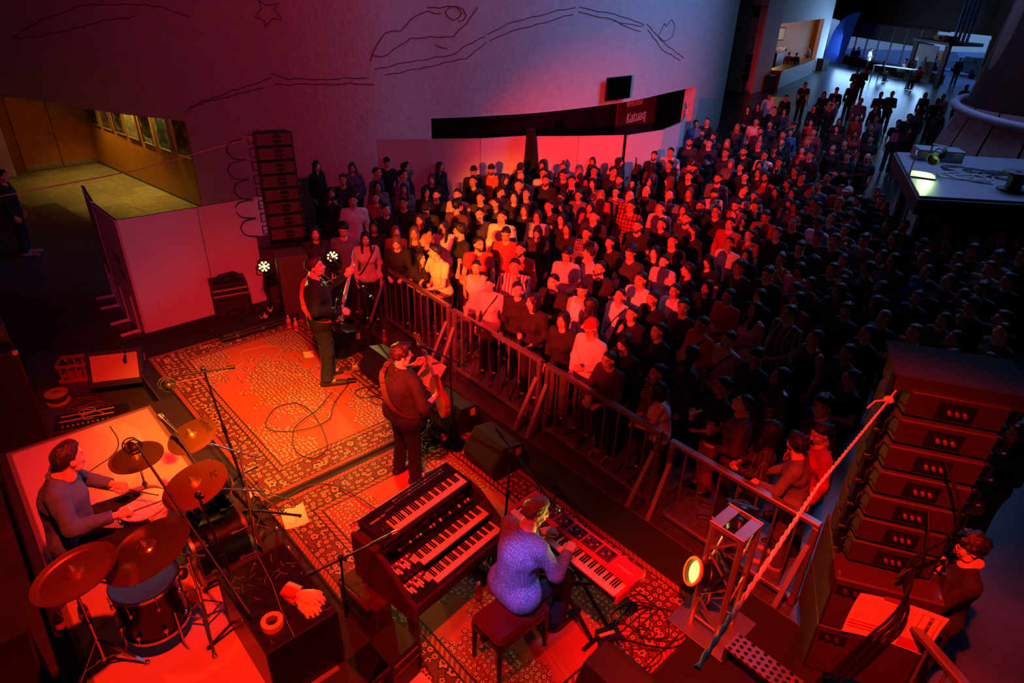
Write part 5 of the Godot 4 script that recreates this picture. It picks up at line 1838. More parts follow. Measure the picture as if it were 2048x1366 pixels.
		b.lathe([Vector2(0.036, -0.05), Vector2(0.033, 0.05)], 18)
		b.lathe([Vector2(0.032, 0.05), Vector2(0.035, -0.05)], 18)
		obj("cuff", b, M("a8452a", 0.7), gl)
	# a low amplifier beyond the case, papers, bottles and sticks
	var am_ := thing("keyboard_amplifier", "black amplifier with a red-edged slot, before the flight case", "amplifier", Transform3D(Basis(Vector3.UP, 0.15) * Basis(SD, Vector3.UP, -ND), sn(-2.98, 1.52, 0.0)))
	b = MB.new()
	b.box(Vector3(0, 0.2, 0), Vector3(0.3, 0.4, 0.5), 0.012)
	obj("cabinet", b, M("140f10", 0.5), am_)
	b = MB.new()
	b.box(Vector3(0.152, 0.3, 0), Vector3(0.01, 0.08, 0.4), 0.003)
	obj("slot", b, M("050505", 0.5), am_)
	for y in [0.25, 0.35]:
		b = MB.new()
		b.box(Vector3(0.155, y, 0), Vector3(0.012, 0.014, 0.46), 0.003)
		obj("edge_strip", b, M("8a3a30", 0.4, 0.4), am_)
	sheet("paper_sheet", "blank sheet of paper lying on the riser beside the floor tom", Transform3D(Basis(Vector3.UP, -0.4), Vector3(-2.98, 0.708, -3.34)), 0.25, 0.32, M("d6bfb8", 0.8))
	sheet("paper_sheet", "set list sheet on the floor between riser and organ", Transform3D(Basis(Vector3.UP, 0.5), Vector3(-2.19, 0.312, -4.99)), 0.24, 0.31, M("cfc4b4", 0.8))
	var pk := thing("folded_carton", "small folded white carton on the riser's far edge", "carton", at(Vector3(-2.5, 0.705, -4.84), 35))
	b = MB.new()
	for s2 in [-1.0, 1.0]:
		b.bar(Vector3(s2 * 0.075, 0.005, 0), Vector3(s2 * 0.012, 0.06, 0), 0.11, 0.006)
	obj("card", b, M("d8c9ae", 0.8), pk)
	for i in 2:
		bottle("dark bottle on the riser under the china cymbal, %s" % ["next to the riser's edge", "beside the stand's leg"][i], Vector3(-3.42 + 0.13 * i, 0.7, -3.3 - 0.1 * i), M("150c0a", 0.2), M("2a1a14", 0.5))
	bottle("clear water bottle on the riser's corner by the flight case", Vector3(-1.86, 0.7, -4.0), M("9a8a84", 0.15), M("d8d4ce", 0.5))
	cable(loops(Vector3(-2.25, 0.705, -4.75), 0.16, 3, 6), 0.005, M("0c0b0c", 0.6), "coil of black cable on the riser behind the bass drum")
	cable([Vector3(-4.5, 0.71, -5.9), Vector3(-4.2, 0.71, -5.5), Vector3(-4.25, 0.71, -5.0), Vector3(-3.7, 0.71, -4.8), Vector3(-3.3, 0.71, -4.5)], 0.006, M("151314", 0.6), "black cable across the riser's rear")

func condenser(label: String, p: Vector3) -> void:
	var o := thing("condenser_microphone", label, "microphone", Transform3D(Basis(ND, 1.2) , p))
	var b := MB.new()
	b.lathe([Vector2(0, -0.1), Vector2(0.024, -0.1), Vector2(0.03, -0.02), Vector2(0.03, 0.0)], 16)
	obj("body", b, M("141415", 0.4, 0.4), o)
	b = MB.new()
	b.lathe([Vector2(0.031, 0.0), Vector2(0.032, 0.07), Vector2(0.02, 0.095), Vector2(0, 0.1)], 16)
	obj("grille", b, M("4a4642", 0.4, 0.8), o)
	b = MB.new()
	for y in [-0.07, 0.03]:
		var ring := []
		for i in 17: ring.append(Vector3(cos(TAU * i / 16) * 0.055, y, sin(TAU * i / 16) * 0.055))
		b.path(ring, 0.006, 6)
	for i in 4:
		var a := TAU * i / 4
		b.cyl(Vector3(cos(a) * 0.055, -0.07, sin(a) * 0.055), Vector3(cos(a) * 0.055, 0.03, sin(a) * 0.055), 0.004, -1, 5)
		b.cyl(Vector3(cos(a) * 0.055, -0.02, sin(a) * 0.055), Vector3(cos(a + 0.8) * 0.03, -0.02, sin(a + 0.8) * 0.03), 0.002, -1, 4)
	obj("shock_mount", b, M("0d0d0e", 0.5), o)

func build_keys() -> void:
	# ---- organ with two manuals ----
	var X := Vector3(0.64, 0, -0.768)
	var Z := Vector3(0.768, 0, 0.64)
	var ox := Transform3D(Basis(X, Vector3.UP, Z), on_deck(-0.615, -4.055))
	var o := thing("organ", "dark wooden two-manual organ with drawbars, before the pianist's back", "organ", ox)
	var wd := wood("2c0f08", "4a1d10", 0.3)
	var ivory := M("d8c9a8", 0.3)
	var ebony := M("0b0a0a", 0.25)
	for s in [-1.0, 1.0]:
		var b := MB.new()
		b.x = Transform3D(Basis(Vector3.UP, -PI / 2), Vector3(s * 0.545, 0, 0))
		b.prism(PackedVector2Array([Vector2(-0.37, 0.5), Vector2(0.37, 0.5), Vector2(0.385, 0.66), Vector2(0.30, 0.72), Vector2(0.02, 0.93), Vector2(-0.12, 0.96), Vector2(-0.37, 0.96)]), 0.045, 0.006)
		obj("side_panel", b, wd, o)
		b = MB.new()
		b.box(Vector3(s * 0.5, 0.25, -0.3), Vector3(0.07, 0.5, 0.07), 0.006)
		b.box(Vector3(s * 0.5, 0.25, 0.28), Vector3(0.07, 0.5, 0.07), 0.006)
		b.box(Vector3(s * 0.5, 0.03, 0), Vector3(0.07, 0.06, 0.66), 0.006)
		obj("leg_frame", b, wd, o)
	var b := MB.new()
	b.box(Vector3(0, 0.73, -0.345), Vector3(1.05, 0.46, 0.03), 0.004)
	b.box(Vector3(0, 0.945, -0.22), Vector3(1.05, 0.03, 0.28), 0.006)
	b.box(Vector3(0, 0.53, 0), Vector3(1.05, 0.06, 0.7), 0.006)
	b.box(Vector3(0, 0.62, 0.365), Vector3(1.05, 0.08, 0.03), 0.006)
	obj("case", b, wd, o)
	b = MB.new()
	b.box(Vector3(0, 0.6, 0.15), Vector3(1.04, 0.1, 0.40))
	b.box(Vector3(0, 0.68, 0.0), Vector3(1.04, 0.16, 0.3))
	b.box(Vector3(0, 0.78, -0.16), Vector3(1.04, 0.28, 0.18))
	obj("key_bed", b, M("160d0b", 0.35), o)
	for k in 2:
		var wb := MB.new()
		var bb := MB.new()
		var y: float = 0.775 if k else 0.685
		var z: float = 0.03 if k else 0.185
		wb.x = Transform3D(Basis(Vector3.RIGHT, 0.04), Vector3(0.12, y, z))
		bb.x = wb.x
		key_bank(wb, bb, 0.78, 36, 0.145)
		obj("upper_white_keys" if k else "lower_white_keys", wb, ivory, o).set_meta("kind", "stuff")
		obj("upper_black_keys" if k else "lower_black_keys", bb, ebony, o).set_meta("kind", "stuff")
		for i in 9:
			b = MB.new()
			b.box(Vector3(-0.48 + i * 0.024, y + 0.004, z + 0.045 + 0.02 * sin(i * 1.9)), Vector3(0.017, 0.014, 0.075), 0.003)
			obj("drawbar", b, ivory if i % 4 != 2 else M("5a1f18", 0.4), o)
		for i in 8:
			b = MB.new()
			b.box(Vector3(-0.48 + i * 0.027, y + 0.012, z - 0.01), Vector3(0.02, 0.012, 0.03), 0.003)
			obj("preset_button", b, M("8a2a22", 0.4) if i % 2 else ivory, o)
	for i in 22:
		b = MB.new()
		var x := -0.34 + i * 0.038
		b.x = Transform3D(Basis(Vector3.RIGHT, 0.5), Vector3(x, 0.83, -0.04))
		if i < 10: b.lathe([Vector2(0.011, 0), Vector2(0.009, 0.018), Vector2(0, 0.02)], 10)
		else: b.box(Vector3(0, 0.008, 0), Vector3(0.02, 0.016, 0.03), 0.003)
		obj("stop_knob" if i < 10 else "stop_tab", b, M("b03a2c", 0.4) if i % 5 == 0 else (ivory if i % 3 == 0 else M("1a1514", 0.4)), o)
	# ---- synthesizer on top ----
	var sx := ox * Transform3D(Basis(Vector3.RIGHT, 0.10), Vector3(0.0, 0.99, -0.2))
	var sy := thing("synthesizer", "slim dark brown synthesizer lying on top of the organ", "synthesizer", sx)
	b = MB.new()
	b.box(Vector3(0, 0.03, 0), Vector3(1.0, 0.07, 0.32), 0.006)
	obj("case", b, M("1c1512", 0.4), sy)
	var wb := MB.new()
	var bb := MB.new()
	wb.x = Transform3D(Basis.IDENTITY, Vector3(0.05, 0.078, 0.015))
	bb.x = wb.x
	key_bank(wb, bb, 0.8, 36, 0.14)
	obj("white_keys", wb, ivory, sy).set_meta("kind", "stuff")
	obj("black_keys", bb, ebony, sy).set_meta("kind", "stuff")
	b = MB.new()
	b.box(Vector3(0, 0.0665, -0.08), Vector3(0.96, 0.003, 0.13))
	obj("control_panel", b, M("120e0c", 0.35), sy)
	for i in 16:
		for j in 2:
			b = MB.new()
			b.box(Vector3(-0.16 + i * 0.036, 0.07, -0.115 + j * 0.03), Vector3(0.026, 0.005, 0.012), 0.001)
			obj("membrane_button", b, M("3f6a62", 0.5) if (i + j) % 5 else M("7a8a84", 0.5), sy)
	b = MB.new()
	b.box(Vector3(-0.24, 0.0695, -0.07), Vector3(0.09, 0.004, 0.02), 0.001)
	obj("display", b, M("41564a", 0.25), sy)
	for i in 2:
		b = MB.new()
		b.x = Transform3D(Basis(Vector3.FORWARD, PI / 2), Vector3(-0.43 + i * 0.035, 0.07, 0.07))
		b.lathe([Vector2(0, -0.01), Vector2(0.025, -0.01), Vector2(0.025, 0.01), Vector2(0, 0.01)], 16)
		obj("wheel", b, M("2a2624", 0.5), sy)
	text("YAMAHA  DX7", 0.026, 0.002, M("b9a890", 0.5), sy, Transform3D(Basis(Vector3.RIGHT, -PI / 2), Vector3(-0.38, 0.0695, -0.05)))
	# ---- red stage piano ----
	var px := Transform3D(Basis(SD, Vector3.UP, -ND), on_deck(0.565, -3.99, 0.76))
	var pn := thing("stage_piano", "red stage piano with white keys under the pianist's hands", "keyboard", px)
	var red := M("b3131a", 0.35)
	b = MB.new()
	b.box(Vector3(0, 0.045, -0.07), Vector3(1.26, 0.1, 0.20), 0.008)
	b.box(Vector3(-0.615, 0.035, 0.03), Vector3(0.03, 0.09, 0.30), 0.008)
	b.box(Vector3(0.615, 0.035, 0.03), Vector3(0.03, 0.09, 0.30), 0.008)
	obj("case", b, red, pn)
	b = MB.new()
	b.box(Vector3(0, 0.015, 0.095), Vector3(1.2, 0.05, 0.16), 0.004)
	obj("key_bed", b, M("100c0c", 0.4), pn)
	wb = MB.new()
	bb = MB.new()
	wb.x = Transform3D(Basis.IDENTITY, Vector3(0, 0.07, 0.033))
	bb.x = wb.x
	key_bank(wb, bb, 1.19, 52, 0.147, 5)
	obj("white_keys", wb, M("ded6ca", 0.3), pn).set_meta("kind", "stuff")
	obj("black_keys", bb, ebony, pn).set_meta("kind", "stuff")
	for i in 5:
		b = MB.new()
		b.box(Vector3(-0.34 + i * 0.16, 0.0965, -0.075), Vector3(0.145, 0.003, 0.13), 0.001)
		obj("control_panel", b, M("4a0f12", 0.4) if i != 2 else M("2a2a34", 0.4), pn)
		b = MB.new()
		b.box(Vector3(-0.3 + i * 0.16, 0.1, -0.12), Vector3(0.04, 0.004, 0.02), 0.001)
		obj("display", b, M("0a0a0c", 0.15), pn)
		for j in 8:
			b = MB.new()
			b.x = Transform3D(Basis.IDENTITY, Vector3(-0.39 + i * 0.16 + (j % 4) * 0.032, 0.098, -0.09 + (j / 4) * 0.04))
			if (i + j) % 3: b.lathe([Vector2(0.009, 0), Vector2(0.008, 0.012), Vector2(0, 0.013)], 8)
			else: b.box(Vector3(0, 0.004, 0), Vector3(0.016, 0.008, 0.008), 0.001)
			obj("knob", b, M("19191c", 0.4) if (i + j) % 3 else M("c8c4be", 0.4), pn)
	text("nord stage 3", 0.03, 0.002, M("e2d8d0", 0.5), pn, Transform3D(Basis(Vector3.RIGHT, -PI / 2), Vector3(0.5, 0.0965, -0.06)))
	var stand := thing("keyboard_stand", "black crossed stand under the red stage piano", "stand", Transform3D(Basis(SD, Vector3.UP, -ND), on_deck(0.565, -3.99)))
	for z in [-0.1, 0.1]:
		for s in [-1.0, 1.0]:
			b = MB.new()
			b.bar(Vector3(-s * 0.4, 0.02, z), Vector3(s * 0.4, 0.74, z), 0.03, 0.03, 0.004)
			obj("leg", b, M("121213", 0.4, 0.3), stand)
	for s in [-1.0, 1.0]:
		b = MB.new()
		b.bar(Vector3(s * 0.4, 0.02, -0.22), Vector3(s * 0.4, 0.02, 0.22), 0.035, 0.03, 0.004)
		b.bar(Vector3(s * 0.4, 0.74, -0.16), Vector3(s * 0.4, 0.74, 0.16), 0.035, 0.03, 0.004)
		obj("cross_bar", b, M("121213", 0.4, 0.3), stand)
	# ---- bench ----
	var bench := thing("piano_bench", "piano bench with a dark red leather seat under the keyboard player", "bench", Transform3D(Basis(ND, Vector3.UP, SD), on_deck(0.06, -3.53)))
	b = MB.new()
	for i in 1: b.box(Vector3(0, 0.475, 0), Vector3(0.56, 0.075, 0.36), 0.03)
	obj("seat", b, M("5a1013", 0.28), bench)
	b = MB.new()
	b.box(Vector3(0, 0.41, 0), Vector3(0.55, 0.07, 0.34), 0.006)
	obj("apron", b, M("0f0908", 0.25), bench)
	for sx2 in [-1.0, 1.0]:
		for sz in [-1.0, 1.0]:
			b = MB.new()
			b.path([Vector3(sx2 * 0.25, 0.4, sz * 0.15), Vector3(sx2 * 0.255, 0.01, sz * 0.155)], 0.026, 8, 0.017)
			obj("leg", b, M("0f0908", 0.25), bench)
	for s in [-1.0, 1.0]:
		b = MB.new()
		b.x = Transform3D(Basis(Vector3.FORWARD, PI / 2), Vector3(s * 0.29, 0.41, 0))
		b.lathe([Vector2(0.0, -0.015), Vector2(0.028, -0.015), Vector2(0.028, 0.015), Vector2(0, 0.015)], 14)
		obj("height_knob", b, M("0f0908", 0.3), bench)
	# vocal microphone of the keyboard player and the one for the organ
	mic_stand("black boom stand behind the red stage piano", on_deck(-0.02, -4.78), on_deck(0.02, -4.72, 1.15), on_deck(-0.12, -4.95, 1.24), on_deck(0.36, -4.14, 1.12), false, "ball")
	mic_stand("straight black stand at the organ's end with a thin boom", on_deck(-1.27, -3.5), on_deck(-1.25, -3.52, 1.05), on_deck(-1.5, -3.42, 0.95), on_deck(-0.95, -3.62, 1.15), false, "pencil")
	var sp := thing("rotary_speaker", "tall wooden rotary speaker cabinet close to the organ's end", "loudspeaker", Transform3D(Basis(X, Vector3.UP, Z), on_deck(-1.16, -3.72)))
	b = MB.new()
	b.box(Vector3(0, 0.24, 0), Vector3(0.16, 0.48, 0.5), 0.01)
	obj("cabinet", b, wd, sp)
	b = MB.new()
	b.cyl(Vector3(-0.1, 0.47, -0.2), Vector3(-0.1, 0.47, 0.2), 0.022, -1, 12)
	obj("handle", b, M("3a1712", 0.35), sp)

func build_speakers() -> void:
	var black := M("121112", 0.62)
	var grille := M("3a2a2b", 0.7)
	var dark := M("050505", 0.7)
	# ---- left tower, seen from its front corner ----
	var lx := at(Vector3(-3.98, 0, -10.42), 22)
	for k in 2:
		var o := thing("subwoofer", ["lower subwoofer of the far speaker tower, behind the bass player", "upper subwoofer of the far speaker tower, carrying the line array"][k], "loudspeaker", lx * at(Vector3(0, 0.66 * k, 0)), "stacked subwoofers")
		var b := MB.new()
		b.box(Vector3(0, 0.33, 0), Vector3(0.72, 0.65, 0.62), 0.012)
		obj("cabinet", b, M("171214", 0.35), o)
		for s in [-1.0, 1.0]:
			b = MB.new()
			b.box(Vector3(s * 0.17, 0.34, 0.314), Vector3(0.31, 0.52, 0.012), 0.004)
			obj("grille", b, grille, o)
			b = MB.new()
			b.x = Transform3D(Basis.IDENTITY, Vector3(s * 0.17, 0.14, 0.322))
			var half := PackedVector2Array()
			for i in 13: half.append(Vector2(cos(PI * i / 12) * 0.09, sin(PI * i / 12) * 0.07))
			b.prism(half, 0.006)
			obj("port", b, dark, o)
			b = MB.new()
			b.box(Vector3(s * 0.345, 0.33, 0.318), Vector3(0.02, 0.62, 0.02), 0.004)
			obj("edge_strip", b, M("4a3f42", 0.3, 0.5), o)
	var n := 8
	for i in n:
		var a := 0.035 * (i - 2)
		var t := lx * Transform3D(Basis(Vector3.UP, 0.05) * Basis(Vector3.RIGHT, -0.02 * (i - 1)), Vector3(0.1, 1.38 + i * 0.212, 0.05 - 0.006 * i))
		line_box(t, "line array box %s, far tower behind the bass player" % ["lowest of the eight", "second from the base", "third from the base", "fourth from the base", "fifth from the base", "third from the top", "second from the top", "topmost with a dark lid"][i], true, i == n - 1)
	# cables looping out at the back of the tower
	for i in 5:
		var p := lx * Vector3(-0.32, 2.95 - i * 0.32, -0.15)
		var q := lx * Vector3(-0.32, 2.63 - i * 0.32, -0.15)
		var out: Vector3 = lx.basis * Vector3(-0.2 - 0.03 * (i % 2), 0, 0.0)
		cable([p, p + out + Vector3.DOWN * 0.05, (p + q) * 0.5 + out * 1.3, q + out + Vector3.UP * 0.04, q], 0.009, M("0d0c0d", 0.5), "black link cable loop beside the far speaker tower, " + ["topmost of five", "second from the top", "middle one of five", "second from the base", "lowest of five"][i])
	# narrow bright frame speaker beside the bass player
	var fx := at(Vector3(-3.55, 0.3, -9.62), -62)
	var fo := thing("side_fill_speaker", "narrow side-on loudspeaker with taped edges, lit red just behind the bass player", "loudspeaker", fx)
	var b := MB.new()
	b.box(Vector3(0, 0.55, 0), Vector3(0.42, 1.1, 0.46), 0.012)
	obj("cabinet", b, M("4a3434", 0.5), fo)
	for i in 5:
		b = MB.new()
		b.bar(Vector3(-0.214, 0.1 + i * 0.2, -0.2), Vector3(-0.214, 0.24 + i * 0.2, 0.2), 0.012, 0.03)
		obj("tape_strip", b, M("c9a070", 0.6), fo)
	b = MB.new()
	b.box(Vector3(0, 0.55, 0.235), Vector3(0.36, 1.02, 0.012), 0.004)
	obj("grille", b, dark, fo)
	# ---- combo amplifier of the bass player ----
	var ax := at(Vector3(-4.68, 0.0, -9.72), 30)
	var ao := thing("bass_amplifier", "bass amplifier rack standing on a cabinet before the red-lit panels", "amplifier", ax)
	b = MB.new()
	b.box(Vector3(0, 0.32, 0), Vector3(0.55, 0.62, 0.42), 0.012)
	obj("cabinet", b, M("161314", 0.6), ao)
	b = MB.new()
	b.box(Vector3(0, 0.31, 0.214), Vector3(0.48, 0.54, 0.01), 0.003)
	obj("grille", b, M("2a2522", 0.8), ao)
	b = MB.new()
	b.x = Transform3D(Basis(Vector3.RIGHT, PI / 2), Vector3(0, 0.28, 0.218))
	b.lathe([Vector2(0.17, 0.0), Vector2(0.155, 0.006), Vector2(0.07, -0.004), Vector2(0.05, 0.008), Vector2(0, 0.012)], 28)
	obj("speaker_cone", b, M("1a1716", 0.6), ao)
	b = MB.new()
	b.box(Vector3(0, 0.75, 0), Vector3(0.55, 0.2, 0.4), 0.012)
	obj("rack_case", b, M("1c1818", 0.5), ao)
	for y in [0.66, 0.76]:
		b = MB.new()
		b.box(Vector3(0, y, 0.21), Vector3(0.54, 0.03, 0.016), 0.004)
		obj("edge_strip", b, M("b08a84", 0.4, 0.6), ao)
	b = MB.new()
	b.path([Vector3(-0.15, 0.86, 0), Vector3(-0.1, 0.92, 0.03), Vector3(0.1, 0.93, 0.0), Vector3(0.16, 0.88, -0.04)], 0.05, 8)
	b.path([Vector3(-0.2, 0.88, 0.05), Vector3(0.0, 0.89, 0.1), Vector3(0.2, 0.87, 0.04)], 0.05, 8)
	tag(obj("folded_bag", b, M("101010", 0.9)), "soft black bag slumped on top of the bass amplifier", "bag").transform = ax
	# ---- two LED lamps on low stands ----
	for i in 2:
		var p: Vector3 = [Vector3(-3.94, 1.2, -9.49), Vector3(-2.92, 1.3, -9.75)][i]
		led_lamp(p, Vector3(0.1, 1.7, -2.0) if i == 0 else Vector3(0.3, 1.6, -2.2), ["LED stage lamp glowing pale yellow, beside the bass amplifier", "LED stage lamp glowing pale yellow, beside the bass player's face"][i])
	# ---- right tower, seen from behind ----
	var X := Vector3(0.95, 0, 0.31).normalized()
	var Z := Vector3(-X.z, 0, X.x)   # points back to the stage side
	var rx := Transform3D(Basis(X, Vector3.UP, Z), Vector3(2.93, 0.3, -3.62))
	for k in 2:
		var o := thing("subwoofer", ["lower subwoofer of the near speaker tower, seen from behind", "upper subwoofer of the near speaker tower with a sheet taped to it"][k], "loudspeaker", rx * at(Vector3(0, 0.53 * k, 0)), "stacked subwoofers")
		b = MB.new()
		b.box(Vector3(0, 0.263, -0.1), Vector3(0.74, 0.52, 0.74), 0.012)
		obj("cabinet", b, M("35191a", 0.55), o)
		b = MB.new()
		b.box(Vector3(-0.24, 0.42, 0.273), Vector3(0.2, 0.11, 0.008), 0.003)
		obj("connector_plate", b, M("0d0c0c", 0.4), o)
		for j in 2:
			b = MB.new()
			b.cyl(Vector3(-0.28 + j * 0.07, 0.42, 0.27), Vector3(-0.28 + j * 0.07, 0.42, 0.3), 0.018, -1, 12)
			obj("socket", b, M("4a4444", 0.35, 0.5), o)
		for s in [-1.0, 1.0]:
			b = MB.new()
			b.box(Vector3(s * 0.365, 0.263, 0.272), Vector3(0.016, 0.5, 0.014), 0.003)
			obj("edge_strip", b, M("1c1214", 0.4), o)
			b = MB.new()
			b.cyl(Vector3(s * 0.34, 0.53, 0.2), Vector3(s * 0.34, 0.53, 0.24), 0.012, -1, 8)
			obj("rigging_pin", b, M("9a9492", 0.3, 0.8), o)
	for i in 7:
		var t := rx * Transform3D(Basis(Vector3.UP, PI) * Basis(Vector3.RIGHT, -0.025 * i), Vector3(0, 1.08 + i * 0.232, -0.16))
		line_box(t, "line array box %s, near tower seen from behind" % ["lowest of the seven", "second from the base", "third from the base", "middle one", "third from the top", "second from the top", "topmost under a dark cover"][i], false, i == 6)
	# cover cloth
	b = MB.new()
	b.x = rx * Transform3D(Basis(Vector3.RIGHT, 0.02), Vector3(0, 2.72, -0.18))
	b.box(Vector3(0, 0, 0), Vector3(0.8, 0.02, 0.5), 0.008)
	b.box(Vector3(0, -0.05, 0.245), Vector3(0.78, 0.12, 0.014), 0.006)
	tag(obj("cover_cloth", b, M("1d1b22", 0.95)), "dark cloth laid over the top of the near speaker tower", "cloth")
	# the running order taped to the back
	var page := img_tex(220, 150, func(x: int, y: int) -> Color:
		var c := Color("d8c2a4")
		var u := x / 220.0
		var v := y / 150.0
		if u > 0.03 and u < 0.62 and v > 0.68 and v < 0.9 and int((v - 0.68) * 28) % 2 == 0: c = Color("a63426")
		if u > 0.64 and u < 0.97 and v > 0.74 and v < 0.98: c = Color("b03a28")
		for k in 3:
			var x0 := 0.05 + k * 0.22
			if u > x0 and u < x0 + 0.19 and v > 0.08 and v < 0.62:
				if (y % 4 < 1) and sin(x * 0.9 + y) > -0.4: c = Color("6a5040")
				if v < 0.34 and absf(u - x0 - 0.095) > 0.088: c = Color("8a6a54")
		if u > 0.74 and u < 0.96 and v > 0.1 and v < 0.64 and (absf(u - 0.75) < 0.006 or absf(v - 0.11) < 0.008 or absf(u - 0.95) < 0.006 or absf(v - 0.63) < 0.008): c = Color("9a5a44")
		return c)
	var o := sheet("running_order", "printed running order sheet taped to the back of the near subwoofers", rx * Transform3D(Basis(Vector3.RIGHT, PI / 2) * Basis(Vector3.UP, -0.05), Vector3(0.1, 0.76, 0.275)), 0.6, 0.44, textured(page, 0.8), 0.02)
	text("SHOW", 0.075, 0.002, M("3a1410", 0.7), o, Transform3D(Basis(Vector3.RIGHT, -PI / 2) * Basis(Vector3.BACK, PI / 2), Vector3(0.265, 0.018, 0.15)))
	text("SOUNDCHECK", 0.034, 0.002, M("3a1410", 0.7), o, Transform3D(Basis(Vector3.RIGHT, -PI / 2) * Basis(Vector3.BACK, PI / 2), Vector3(0.215, 0.012, -0.06)))
	for i in 2:
		b = MB.new()
		b.box(Vector3(-0.05 + i * 0.02, 0.008, -0.22 + i * 0.44), Vector3(0.16, 0.003, 0.035))
		obj("tape_strip", b, M("8a2a20", 0.5), o)
	# cables down the back of the tower
	for i in 3:
		var pts := [rx * Vector3(0.02 + i * 0.05, 2.2 - i * 0.45, 0.14), rx * Vector3(0.2 - i * 0.1, 1.8 - i * 0.3, 0.28), rx * Vector3(0.05 + i * 0.02, 1.3, 0.24), rx * Vector3(0.12 - i * 0.03, 1.0, 0.36), rx * Vector3(0.08 - i * 0.06, 0.6, 0.34), rx * Vector3(-0.1 - i * 0.05, 0.05, 0.36)]
		cable(pts, 0.011, M("0b0a0b", 0.5), "black speaker cable hanging down the back of the near tower, " + ["starting at the upper boxes", "starting at the middle boxes", "starting at the lower boxes"][i])
	# ---- monitors ----
	wedge("wedge monitor by the bass player's feet", on_deck(-2.55, -8.55), 0.1)
	wedge("wedge monitor in front of the guitar player's head, by the barrier", on_deck(-1.75, -7.8), 0.0)
	wedge("wedge monitor beside the music stand", on_deck(-0.72, -6.72), 0.05)
	wedge("wedge monitor behind the organ, nearest the keyboard player", on_deck(-0.14, -6.0), -0.05)
	wedge("wedge monitor behind the piano bench, cut by the frame's lower edge", on_deck(0.92, -3.1), PI)
	# ---- truss tower with lamps ----
	var tx := Transform3D(Basis(SD, Vector3.UP, -ND), on_deck(1.83, -3.86))
	var tr := thing("truss_tower", "short aluminium truss tower with base plate at the stage front", "truss", tx)
	var alu := M("b4b0b0", 0.3, 0.85)
	b = MB.new()
	b.box(Vector3(0, 0.03, 0), Vector3(0.56, 0.02, 0.56), 0.004)
	obj("base_plate", b, M("8a8284", 0.4, 0.8), tr)
	for sx in [-1.0, 1.0]:
		for sz in [-1.0, 1.0]:
			b = MB.new()
			b.cyl(Vector3(sx * 0.125, 0.04, sz * 0.125), Vector3(sx * 0.125, 1.2, sz * 0.125), 0.026, -1, 14)
			obj("main_tube", b, alu, tr)
	for f in 4:
		b = MB.new()
		b.x = Transform3D(Basis(Vector3.UP, f * PI / 2), Vector3.ZERO)
		for k in 4:
			var y0 := 0.12 + k * 0.26
			b.cyl(Vector3(-0.125 if k % 2 else 0.125, y0, 0.125), Vector3(0.125 if k % 2 else -0.125, y0 + 0.26, 0.125), 0.011, -1, 8)
		b.cyl(Vector3(-0.125, 0.12, 0.125), Vector3(0.125, 0.12, 0.125), 0.011, -1, 8)
		obj("lattice", b, alu, tr)
	for s in [-1.0, 1.0]:
		b = MB.new()
		b.box(Vector3(s * 0.1, 1.2, 0), Vector3(0.1, 0.012, 0.3), 0.003)
		b.box(Vector3(0, 1.19, s * 0.145), Vector3(0.3, 0.05, 0.012), 0.003)
		obj("top_plate", b, alu, tr)
	par_can(on_deck(1.56, -3.83, 0.68), on_deck(0.3, -3.75, 1.25), "black stage lamp with a yellow rim clamped to the truss tower", true)
	par_can(on_deck(2.0, -4.2, 1.0), on_deck(2.5, -5.2, 0.9), "dark unlit stage lamp on the far side of the truss tower", false)

func led_lamp(p: Vector3, to: Vector3, label: String) -> void:
	var d := (to - p).normalized()
	var o := thing("led_stage_lamp", label, "stage lamp", Transform3D(Basis.looking_at(-d), p), "LED lamps on the stage")
	# local +z is the way it shines
	var b := MB.new()
	b.x = Transform3D(Basis(Vector3.RIGHT, PI / 2), Vector3.ZERO)
	b.lathe([Vector2(0, -0.16), Vector2(0.085, -0.16), Vector2(0.1, -0.02), Vector2(0.105, 0.0), Vector2(0.09, 0.004), Vector2(0, 0.002)], 24)
	obj("housing", b, M("121212", 0.5), o)
	var glow := StandardMaterial3D.new()
	glow.albedo_color = Color("fff2b0")
	glow.emission_enabled = true
	glow.emission = Color(1.0, 0.86, 0.42)
	glow.emission_energy_multiplier = 9.0
	if not mats.has("led"): mats["led"] = glow
	for i in 13:
		var q := Vector3.ZERO
		if i > 0 and i < 5: q = Vector3(cos(i * TAU / 4), sin(i * TAU / 4), 0) * 0.034
		elif i >= 5: q = Vector3(cos(i * TAU / 8 + 0.3), sin(i * TAU / 8 + 0.3), 0) * 0.07
		b = MB.new()
		b.ell(q + Vector3(0, 0, 0.006), Vector3(0.015, 0.015, 0.008), 10)
		obj("lens", b, mats["led"], o)
	b = MB.new()
	b.path([Vector3(-0.11, 0, -0.06), Vector3(-0.12, -0.14, -0.06), Vector3(0, -0.17, -0.06), Vector3(0.12, -0.14, -0.06), Vector3(0.11, 0, -0.06)], 0.01, 6)
	obj("yoke", b, M("121212", 0.5), o)
	var l := spot("led_lamp_light", p + d * 0.02, to, Color(1.0, 0.85, 0.4), 26.0, 26, 1.0, 0.05)
	var s := thing("lamp_stand", "thin black stand under the " + label.split(",")[0] + ("" if label.find("face") < 0 else " by the bass player"), "stand", at(Vector3(p.x, 0.0, p.z) - Vector3(d.x, 0, d.z) * 0.06))
	b = MB.new()
	b.cyl(Vector3(0, 0.0, 0), Vector3(0, p.y - 0.17, 0), 0.014, -1, 8)
	obj("pole", b, M("121212", 0.5), s)
	for i in 3:
		b = MB.new()
		b.path([Vector3(0, 0.35, 0), Vector3(cos(i * TAU / 3) * 0.3, 0.015, sin(i * TAU / 3) * 0.3)], 0.01, 6)
		obj("leg", b, M("121212", 0.5), s)
	if l == null: return

